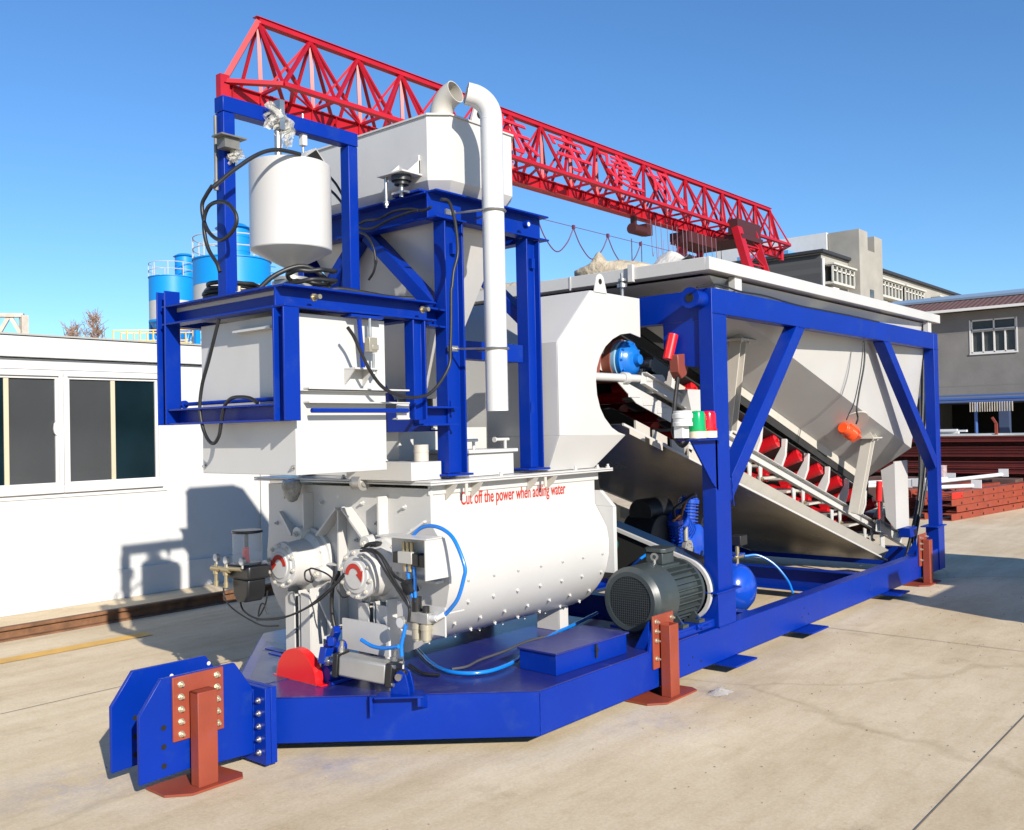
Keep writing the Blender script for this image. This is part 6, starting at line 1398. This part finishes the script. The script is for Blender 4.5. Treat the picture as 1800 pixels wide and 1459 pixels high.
# ================================================================ door cylinder, lever, guard on the nose deck
ax = (V((3.12, 3.87, 0.425)) - V((3.235, 3.54, 0.392))).normalized()
p0 = V((3.235, 3.54, 0.392)); p1 = p0 + ax*0.34
q = B(); q.beam(p0+ax*0.035, p1-ax*0.03, 0.105, 0.105)
pc = obj('air_cylinder', q, ALU, PL, bevel=0.012)
q = B(); q.beam(p0, p0+ax*0.035, 0.12, 0.12); q.beam(p1-ax*0.03, p1, 0.12, 0.12); q.beam(p0-ax*0.05, p0, 0.035, 0.05); objs('end_cap', q, BLK2, pc, bevel=0.005)
q = B(); d_, s_, u_ = basis(ax)
for a_ in (-1, 1):
    for b2 in (-1, 1):
        c2 = s_*a_*0.045+u_*b2*0.045; q.cyl(p0-ax*0.012+c2, p0+c2, 0.010, n=6); q.cyl(p1+c2, p1+ax*0.01+c2, 0.010, n=6)
q.cyl(p1, p1+ax*0.08, 0.016, n=14); q.cyl(p1+ax*0.05, p1+ax*0.075, 0.026, n=6)
for t_ in (0.02, 0.325):
    c2 = p0+ax*t_; q.cyl(c2+u_*0.06, c2+u_*0.085, 0.016, n=6); q.cyl(c2+u_*0.085, c2+u_*0.115, 0.011, n=12)
objs('cylinder_fitting', q, STEEL, pc)
q = B()
cv0 = p0-ax*0.035
for dx in (-0.032, 0.020):
    c3 = cv0 + s_*dx
    poly = [(0.06, -0.105), (-0.05, -0.105), (-0.045, -0.05), (-0.03, 0.01), (0.0, 0.028), (0.022, 0.015), (0.05, -0.04)]
    q.loft([c3 + ax*a_ + V((0, 0, b2)) for a_, b2 in poly], [c3 + s_*0.012 + ax*a_ + V((0, 0, b2)) for a_, b2 in poly])
obj('clevis', q, BLUE, PL, bevel=0.002)
q = B(); q.prism([(3.10, 3.56), (3.26, 3.38), (3.34, 3.46), (3.20, 3.62)], 'xy', 0.2915, 0.300); q.loft([(3.105, 3.60, 0.291), (3.115, 3.59, 0.291), (3.115, 3.59, 0.20), (3.105, 3.60, 0.20)], [(3.125, 3.635, 0.291), (3.135, 3.625, 0.291), (3.135, 3.625, 0.20), (3.125, 3.635, 0.20)]); q.loft([(3.24, 3.40, 0.291), (3.25, 3.39, 0.291), (3.25, 3.39, 0.25), (3.24, 3.40, 0.25)], [(3.32, 3.43, 0.291), (3.33, 3.42, 0.291), (3.33, 3.42, 0.22), (3.32, 3.43, 0.22)]); obj('clevis_base', q, BLUE, PL)
q = B(); q.cyl(cv0-s_*0.05, cv0+s_*0.055, 0.013, n=14); q.cyl(cv0-s_*0.056, cv0-s_*0.048, 0.018, n=14); obj('clevis_pin', q, STEEL, PL)
q = B(); e_ = p1+ax*0.085
q.beam(e_+V((0.03, -0.02, 0.09)), V((3.24, 4.02, 0.50)), 0.035, 0.045); q.beam(e_+V((0, 0.0, -0.02)), e_+V((0.02, 0.0, 0.06)), 0.05, 0.05)
q.beam((3.17, 3.92, 0.58), (3.21, 4.03, 0.47), 0.035, 0.04); q.beam((3.20, 4.00, 0.52), (3.19, 4.06, 0.30), 0.035, 0.05); q.beam((3.20, 3.98, 0.40), (3.22, 4.00, 0.292), 0.10, 0.05); q.cyl((3.15, 3.98, 0.47), (3.26, 3.98, 0.47), 0.032, n=20); q.cyl((3.14, 3.99, 0.345), (3.30, 3.99, 0.345), 0.045, n=24); q.box(3.14, 3.34, 3.93, 4.05, 0.292, 0.31)
obj('gate_lever', q, BLUE, PL, bevel=0.003)
q = B(); q.box(3.31, 3.325, 3.68, 4.05, 0.44, 0.60); obj('backing_plate', q, WHITE, PL)
q = B(); half = [(4.165+0.17*math.cos(a), 0.293+0.168*math.sin(a)) for a in [PI*k/28 for k in range(29)]]
q.prism(half, 'yz', 3.085, 3.090)
inn = [(4.165+0.163*math.cos(a), 0.293+0.161*math.sin(a)) for a in [PI*k/28 for k in range(29)]]
q.loft([(3.091, y, z) for y, z in half+inn[::-1]], [(3.135, y, z) for y, z in half+inn[::-1]]); q.box(3.086, 3.15, 3.955, 3.994, 0.2922, 0.298); q.box(3.086, 3.15, 4.336, 4.37, 0.2922, 0.298)
obj('red_guard', q, SIGR, PL, smooth=30)
# valve block, filter regulator, bracket plates at the corner of the mixer
q = B(); q.box(3.29, 3.32, 3.30, 3.62, 0.89, 1.075); q.box(3.20, 3.32, 3.28, 3.64, 1.076, 1.082); q.box(3.20, 3.45, 3.285, 3.291, 0.88, 1.075); q.box(3.28, 3.46, 3.28, 3.32, 0.70, 0.706); q.box(3.30, 3.31, 3.26, 3.60, 0.60, 0.74)
obj('valve_bracket', q, WHITE, PL)
q = B(); q.box(3.235, 3.285, 3.42, 3.52, 0.945, 1.005); vb = obj('solenoid_valve', q, mat('valve_silver', (0.45, 0.44, 0.41), 0.4, metal=0.2), PL, bevel=0.003)
q = B(); q.box(3.238, 3.282, 3.521, 3.56, 0.945, 1.0); q.box(3.238, 3.282, 3.375, 3.419, 0.935, 1.0); q.box(3.24, 3.29, 3.31, 3.372, 0.935, 0.995); q.cyl((3.26, 3.32, 0.93), (3.26, 3.32, 1.0), 0.022, n=14)
objs('solenoid_coil', q, BLK2, vb, bevel=0.004)
q = B()
for y in (3.50, 3.47, 3.44): q.cyl((3.26, y, 1.006), (3.26, y, 1.05), 0.010, n=12)
for y in (3.49, 3.455): q.cyl((3.26, y, 0.905), (3.26, y, 0.944), 0.014, n=12)
objs('push_fitting', q, BRASS, vb)
q = B(); q.box(3.25, 3.30, 3.33, 3.46, 0.655, 0.71); fr2 = obj('filter_regulator', q, ALU, PL, bevel=0.005)
for y in (3.365, 3.43):
    q = B(); q.cyl((3.275, y, 0.575), (3.275, y, 0.655), 0.026, n=22); q.cyl((3.275, y, 0.565), (3.275, y, 0.575), 0.018, n=18); q.cyl((3.275, y, 0.625), (3.275, y, 0.65), 0.030, n=22); obj('filter_bowl', q, mat('bowl_metal', (0.50, 0.46, 0.36), 0.3, metal=0.6), fr2)
q = B(); q.cyl((3.275, 3.43, 0.711), (3.275, 3.43, 0.78), 0.026, n=20); q.cyl((3.275, 3.365, 0.711), (3.275, 3.365, 0.74), 0.018, n=16); obj('regulator_knob', q, BLK2, fr2)
q = B(); q.cyl((3.235, 3.49, 0.655), (3.215, 3.49, 0.655), 0.030, n=28); q.mat(1); q.cyl((3.2149, 3.49, 0.655), (3.214, 3.49, 0.655), 0.025, n=28); q.mat(0); q.cyl((3.25, 3.49, 0.655), (3.235, 3.49, 0.655), 0.01, n=10); obj('pressure_gauge', q, [ALU, LWHITE], fr2)
q = B(); q.cyl((3.275, 3.33, 0.685), (3.275, 3.29, 0.69), 0.016, n=14); q.cyl((3.275, 3.29, 0.69), (3.29, 3.255, 0.71), 0.014, n=14); obj('elbow_fitting', q, LWHITE, fr2)
q = B(); q.beam((3.255, 3.44, 0.80), (3.255, 3.47, 0.86), 0.06, 0.05); obj('cable_tape', q, BLACK, PL)
# hub hoses strap
for cy in SY[:1]:
    q = B()
    for off in (0, 0.018, 0.034):
        pts = [(XF-0.10+off*0.8, cy+0.15*math.cos(a), SZ+0.15*math.sin(a)) for a in [math.radians(25+75*k/7) for k in range(8)]]
        q.tube(pts, 0.010, n=8)
    obj('strapped_cable', q, BLACK, PL, smooth=60)
# grease pump with clear reservoir beside the far hub
gx, gy = 3.13, 4.665
q = B(); q.box(gx-0.07, gx+0.07, gy-0.12, gy+0.10, 0.79, 0.87)
gp = obj('grease_pump', q, BLK2, PL, bevel=0.012)
q = B(); q.prism([(gy-0.10, 0.79), (gy+0.06, 0.79), (gy+0.05, 0.70), (gy+0.02, 0.66), (gy-0.06, 0.66), (gy-0.09, 0.70)], 'yz', gx-0.06, gx+0.06); obj('pump_motor', q, BLK2, gp, bevel=0.01)
q = B(); q.cyl((gx, gy-0.01, 0.871), (gx, gy-0.01, 1.045), 0.082, n=40, cap=False); obj('reservoir', q, CLEAR, gp, smooth=60)
q = B(); q.cyl((gx, gy-0.01, 1.046), (gx, gy-0.01, 1.062), 0.087, n=40); obj('reservoir_lid', q, BLK2, gp, bevel=0.004)
q = B(); q.beam((gx-0.02, gy-0.03, 0.875), (gx-0.02, gy-0.02, 0.95), 0.03, 0.02); q.box(gx-0.03, gx-0.01, gy-0.04, gy-0.01, 0.95, 0.965); obj('red_indicator', q, mat('indicator_red', (0.75, 0.03, 0.01), 0.4), gp)
q = B(); q.cyl((gx, gy-0.01, 0.872), (gx, gy-0.01, 0.882), 0.076, n=32); q.cyl((gx, gy, 0.882), (gx, gy, 1.04), 0.012, n=12); obj('follower', q, GREY, gp)
q = B()
for y, z in ((gy+0.17, 0.84), (gy+0.07, 0.84)):
    q.cyl((gx-0.09, y, z-0.09), (gx-0.09, y, z+0.03), 0.010, n=10); q.cyl((gx-0.09, y-0.04, z), (gx-0.09, y+0.04, z), 0.016, n=10); q.cyl((gx-0.09, y, z-0.03), (gx-0.09, y, z-0.01), 0.018, n=8); q.cyl((gx-0.09, y, z-0.10), (gx-0.09, y, z-0.07), 0.014, n=8)
q.cyl((gx-0.09, gy+0.20, 0.84), (gx-0.09, gy-0.08, 0.855), 0.012, n=10)
obj('brass_manifold', q, BRASS, gp)
for y, z in ((gy+0.155, 0.905), (gy+0.055, 0.895), (gy-0.10, 0.90)):
    q = B(); q.cyl((gx-0.105, y, z), (gx-0.085, y, z), 0.022, n=24); q.mat(1); q.cyl((gx-0.1062, y, z), (gx-0.1052, y, z), 0.018, n=24); q.mat(0); q.cyl((gx-0.095, y, z-0.04), (gx-0.095, y, z-0.015), 0.007, n=8)
    obj('gauge', q, [ALU, LWHITE], gp)
q = B(); q.box(3.18, XF-0.001, 4.72, 4.73, 0.76, 0.84); obj('pump_bracket', q, WHITE, gp)

# ================================================================ loose things lying on the plant
def coil(name, ctr, r, n_, m, label, tilt=0.0, sq=1.0, seed=1, hgt=0.02):
    rnd = random.Random(seed); q = B(); pts = []
    for k in range(n_*14):
        a = 2*PI*k/14; rr = r*(1+rnd.uniform(-.10, .10)); pts.append((ctr[0]+rr*sq*math.cos(a), ctr[1]+rr*math.sin(a), ctr[2]+0.012+hgt*(k/14)+rnd.uniform(0, .010)))
    q.tube(pts, 0.011, n=8)
    return tag(obj(name, q, m, smooth=60), label, 'cable', 'loose coils of cable and hose on the plant')
coil('cable_coil', (2.80, 4.26, 2.262), 0.13, 5, BLACK, 'thick black cable coil heaped on the grey tray, outside the blue post', seed=2)
coil('cable_coil', (2.96, 3.82, 2.262), 0.12, 3, BLACK, 'looped black cable on the grey tray under the round white tank', seed=5, hgt=0.045)
q = B(); q.tube([(2.70, 3.92, 2.29), (2.78, 3.86, 2.38), (2.90, 3.80, 2.43), (3.0, 3.76, 2.38), (3.02, 3.74, 2.30)], 0.012, n=8); q.tube([(2.9, 3.70, 2.275), (3.0, 3.66, 2.31), (3.15, 3.62, 2.30), (3.3, 3.60, 2.29), (3.42, 3.56, 2.29)], 0.012, n=8)
tag(obj('loose_cable', q, BLACK, smooth=60), 'arching loose black cable end beside the foot of the blue tank post', 'cable', 'loose coils of cable and hose on the plant')
def bundle(name, ctr, L_, W_, H_, yaw, m, label, seed, peak=0.0):
    rnd = random.Random(seed); q = B(); n_, k_ = 26, 18; rings = []
    cy_, sy_ = math.cos(yaw), math.sin(yaw)
    for i in range(n_+1):
        t_ = i/n_; env = min(1, (math.sin(PI*min(max(t_, 0.02), 0.98)))**0.42); row = []
        for j in range(k_):
            a = 2*PI*j/k_; w_ = W_/2*env*(1+0.10*math.sin(7*t_+j)+rnd.uniform(-.04, .04)); h_ = H_/2*env*(1+0.12*math.sin(9*t_+2*j+seed)+rnd.uniform(-.05, .05))
            lx = (t_-0.5)*L_; ly = w_*math.copysign(abs(math.cos(a))**0.7, math.cos(a)); lz = h_*math.copysign(abs(math.sin(a))**0.7, math.sin(a))
            if peak and t_ < 0.42 and math.sin(a) > 0.2: lz += peak*math.exp(-((t_-0.30)/0.07)**2)*max(0, math.sin(a))
            row.append(V((ctr[0]+lx*cy_-ly*sy_, ctr[1]+lx*sy_+ly*cy_, max(ctr[2], ctr[2]+H_/2+lz))))
        rings.append(row)
    vs = [p for r_ in rings for p in r_]; fs = [(i*k_+j, i*k_+(j+1) % k_, (i+1)*k_+(j+1) % k_, (i+1)*k_+j) for i in range(n_) for j in range(k_)]
    fs += [list(range(k_))[::-1], list(range(n_*k_, (n_+1)*k_))]
    q.add(vs, fs); return tag(obj(name, q, m, smooth=70), label, 'bundle', 'wrapped bundles lying on the hopper')
bundle('wrapped_bundle', (5.98, 4.02, 2.701), 0.62, 0.30, 0.15, math.radians(-62), SACK, 'sack-wrapped bundle lying across the front rim of the hopper', 3, peak=0.09)
bundle('wrapped_bundle', (6.0, 4.95, 2.701), 0.9, 0.35, 0.10, math.radians(-70), SACK, 'flat tan bundle behind the blue tower column on the hopper rim', 6)
q = B(); rnd = random.Random(9); n_ = 9
g_ = [[V((5.62+0.34*i/n_, 3.62-0.42*j/n_, 2.704+max(0, 0.10*math.sin(PI*min(1, j/n_*1.3))*math.exp(-((i/n_-0.35)/0.35)**2)+0.05*math.sin(3+5*i/n_+4*j/n_)+rnd.uniform(-.012, .012)))) for j in range(n_+1)] for i in range(n_+1)]
vs = [p for r_ in g_ for p in r_]; q.add(vs, [(i*(n_+1)+j, i*(n_+1)+j+1, (i+1)*(n_+1)+j+1, (i+1)*(n_+1)+j) for i in range(n_) for j in range(n_)])
tag(obj('plastic_sheet', q, PSACK, smooth=70), 'crumpled translucent plastic sheet lifting off the near hopper rim', 'plastic sheet')
# small plastic scrap on the ground by the middle foot
q = B(); rnd = random.Random(4); n_ = 7
g_ = [[V((5.02+0.16*i/n_, 2.80-0.10*j/n_, 0.004+max(0, 0.035*math.sin(PI*i/n_)*math.sin(PI*j/n_)+rnd.uniform(-.006, .008)))) for j in range(n_+1)] for i in range(n_+1)]
q.add([p for r_ in g_ for p in r_], [(i*(n_+1)+j, i*(n_+1)+j+1, (i+1)*(n_+1)+j+1, (i+1)*(n_+1)+j) for i in range(n_) for j in range(n_)])
tag(obj('plastic_scrap', q, mat('scrap_film', (0.6, 0.6, 0.6), 0.15, alpha=0.35, bump=0.5), smooth=70), 'scrap of clear plastic on the concrete beside the middle red-brown foot', 'plastic scrap')

# weld beads where the blue members meet
def bead(p0, p1, r=0.0045):
    p0, p1 = V(p0), V(p1); n_ = max(6, int((p1-p0).length/0.012)); q = B(); rnd = random.Random(int(p0.x*1000))
    P_ = [p0.lerp(p1, i/n_)+V((rnd.uniform(-1, 1), rnd.uniform(-1, 1), rnd.uniform(-1, 1)))*0.0012 for i in range(n_+1)]
    q.tube(P_, [r*(0.8+0.4*rnd.random()) for _ in P_], n=6, smooth=False); obj('weld_bead', q, BLUE, ch, smooth=60)
for a_, b_ in (((2.683, 3.963, 0.065), (2.683, 3.963, 0.37)), ((5.575, 2.996, 2.34), (5.77, 2.996, 2.34)), ((10.29, 2.996, 2.34), (10.42, 2.996, 2.34)), ((3.698, 2.996, 0.07), (3.698, 2.996, 0.28)), ((2.75, 4.068, 0.07), (2.75, 4.068, 0.28)),
               ((5.55, 2.989, 0.286), (5.79, 2.989, 0.286)), ((5.79, 2.989, 1.06), (5.79, 2.998, 1.26)), ((6.95, 3.0, 2.338), (7.12, 3.0, 2.338)), ((8.78, 3.0, 2.338), (8.93, 3.0, 2.338))): bead(a_, b_)
# flywheel, cooler and pipework of the compressor
q = B(); q.lathe((6.62, 3.64, 0.78), (0, 1, 0), [(0, 0.11), (0.0, 0.135), (0.04, 0.135), (0.04, 0.11)], n=32, closed=True)
for k in range(5): a = 2*PI*k/5; q.beam((6.62, 3.66, 0.78), (6.62+0.12*math.cos(a), 3.66, 0.78+0.12*math.sin(a)), 0.02, 0.025, up=(0, 1, 0))
obj('flywheel', q, BLK2, ac, smooth=30)
finned((6.12, 3.62, 0.74), (-0.2, 0, 1), 0.06, 6, ac, 'cylinder_head')
q = B(); q.tube([(6.05, 3.60, 0.93), (5.98, 3.56, 1.0), (6.10, 3.54, 1.05), (6.28, 3.58, 1.08), (6.40, 3.62, 1.06)], 0.012, n=8); q.tube([(6.30, 3.52, 0.66), (6.18, 3.48, 0.62), (6.02, 3.50, 0.64), (5.92, 3.54, 0.72)], 0.010, n=8)
objs('cooler_pipe', q, BLACK, ac, smooth=60)
q = B(); q.box(5.92, 6.22, 3.54, 3.56, 0.60, 0.70)
for k in range(9): q.box(5.93+0.032*k, 5.94+0.032*k, 3.53, 3.539, 0.60, 0.70)
obj('fin_guard', q, DB, ac)
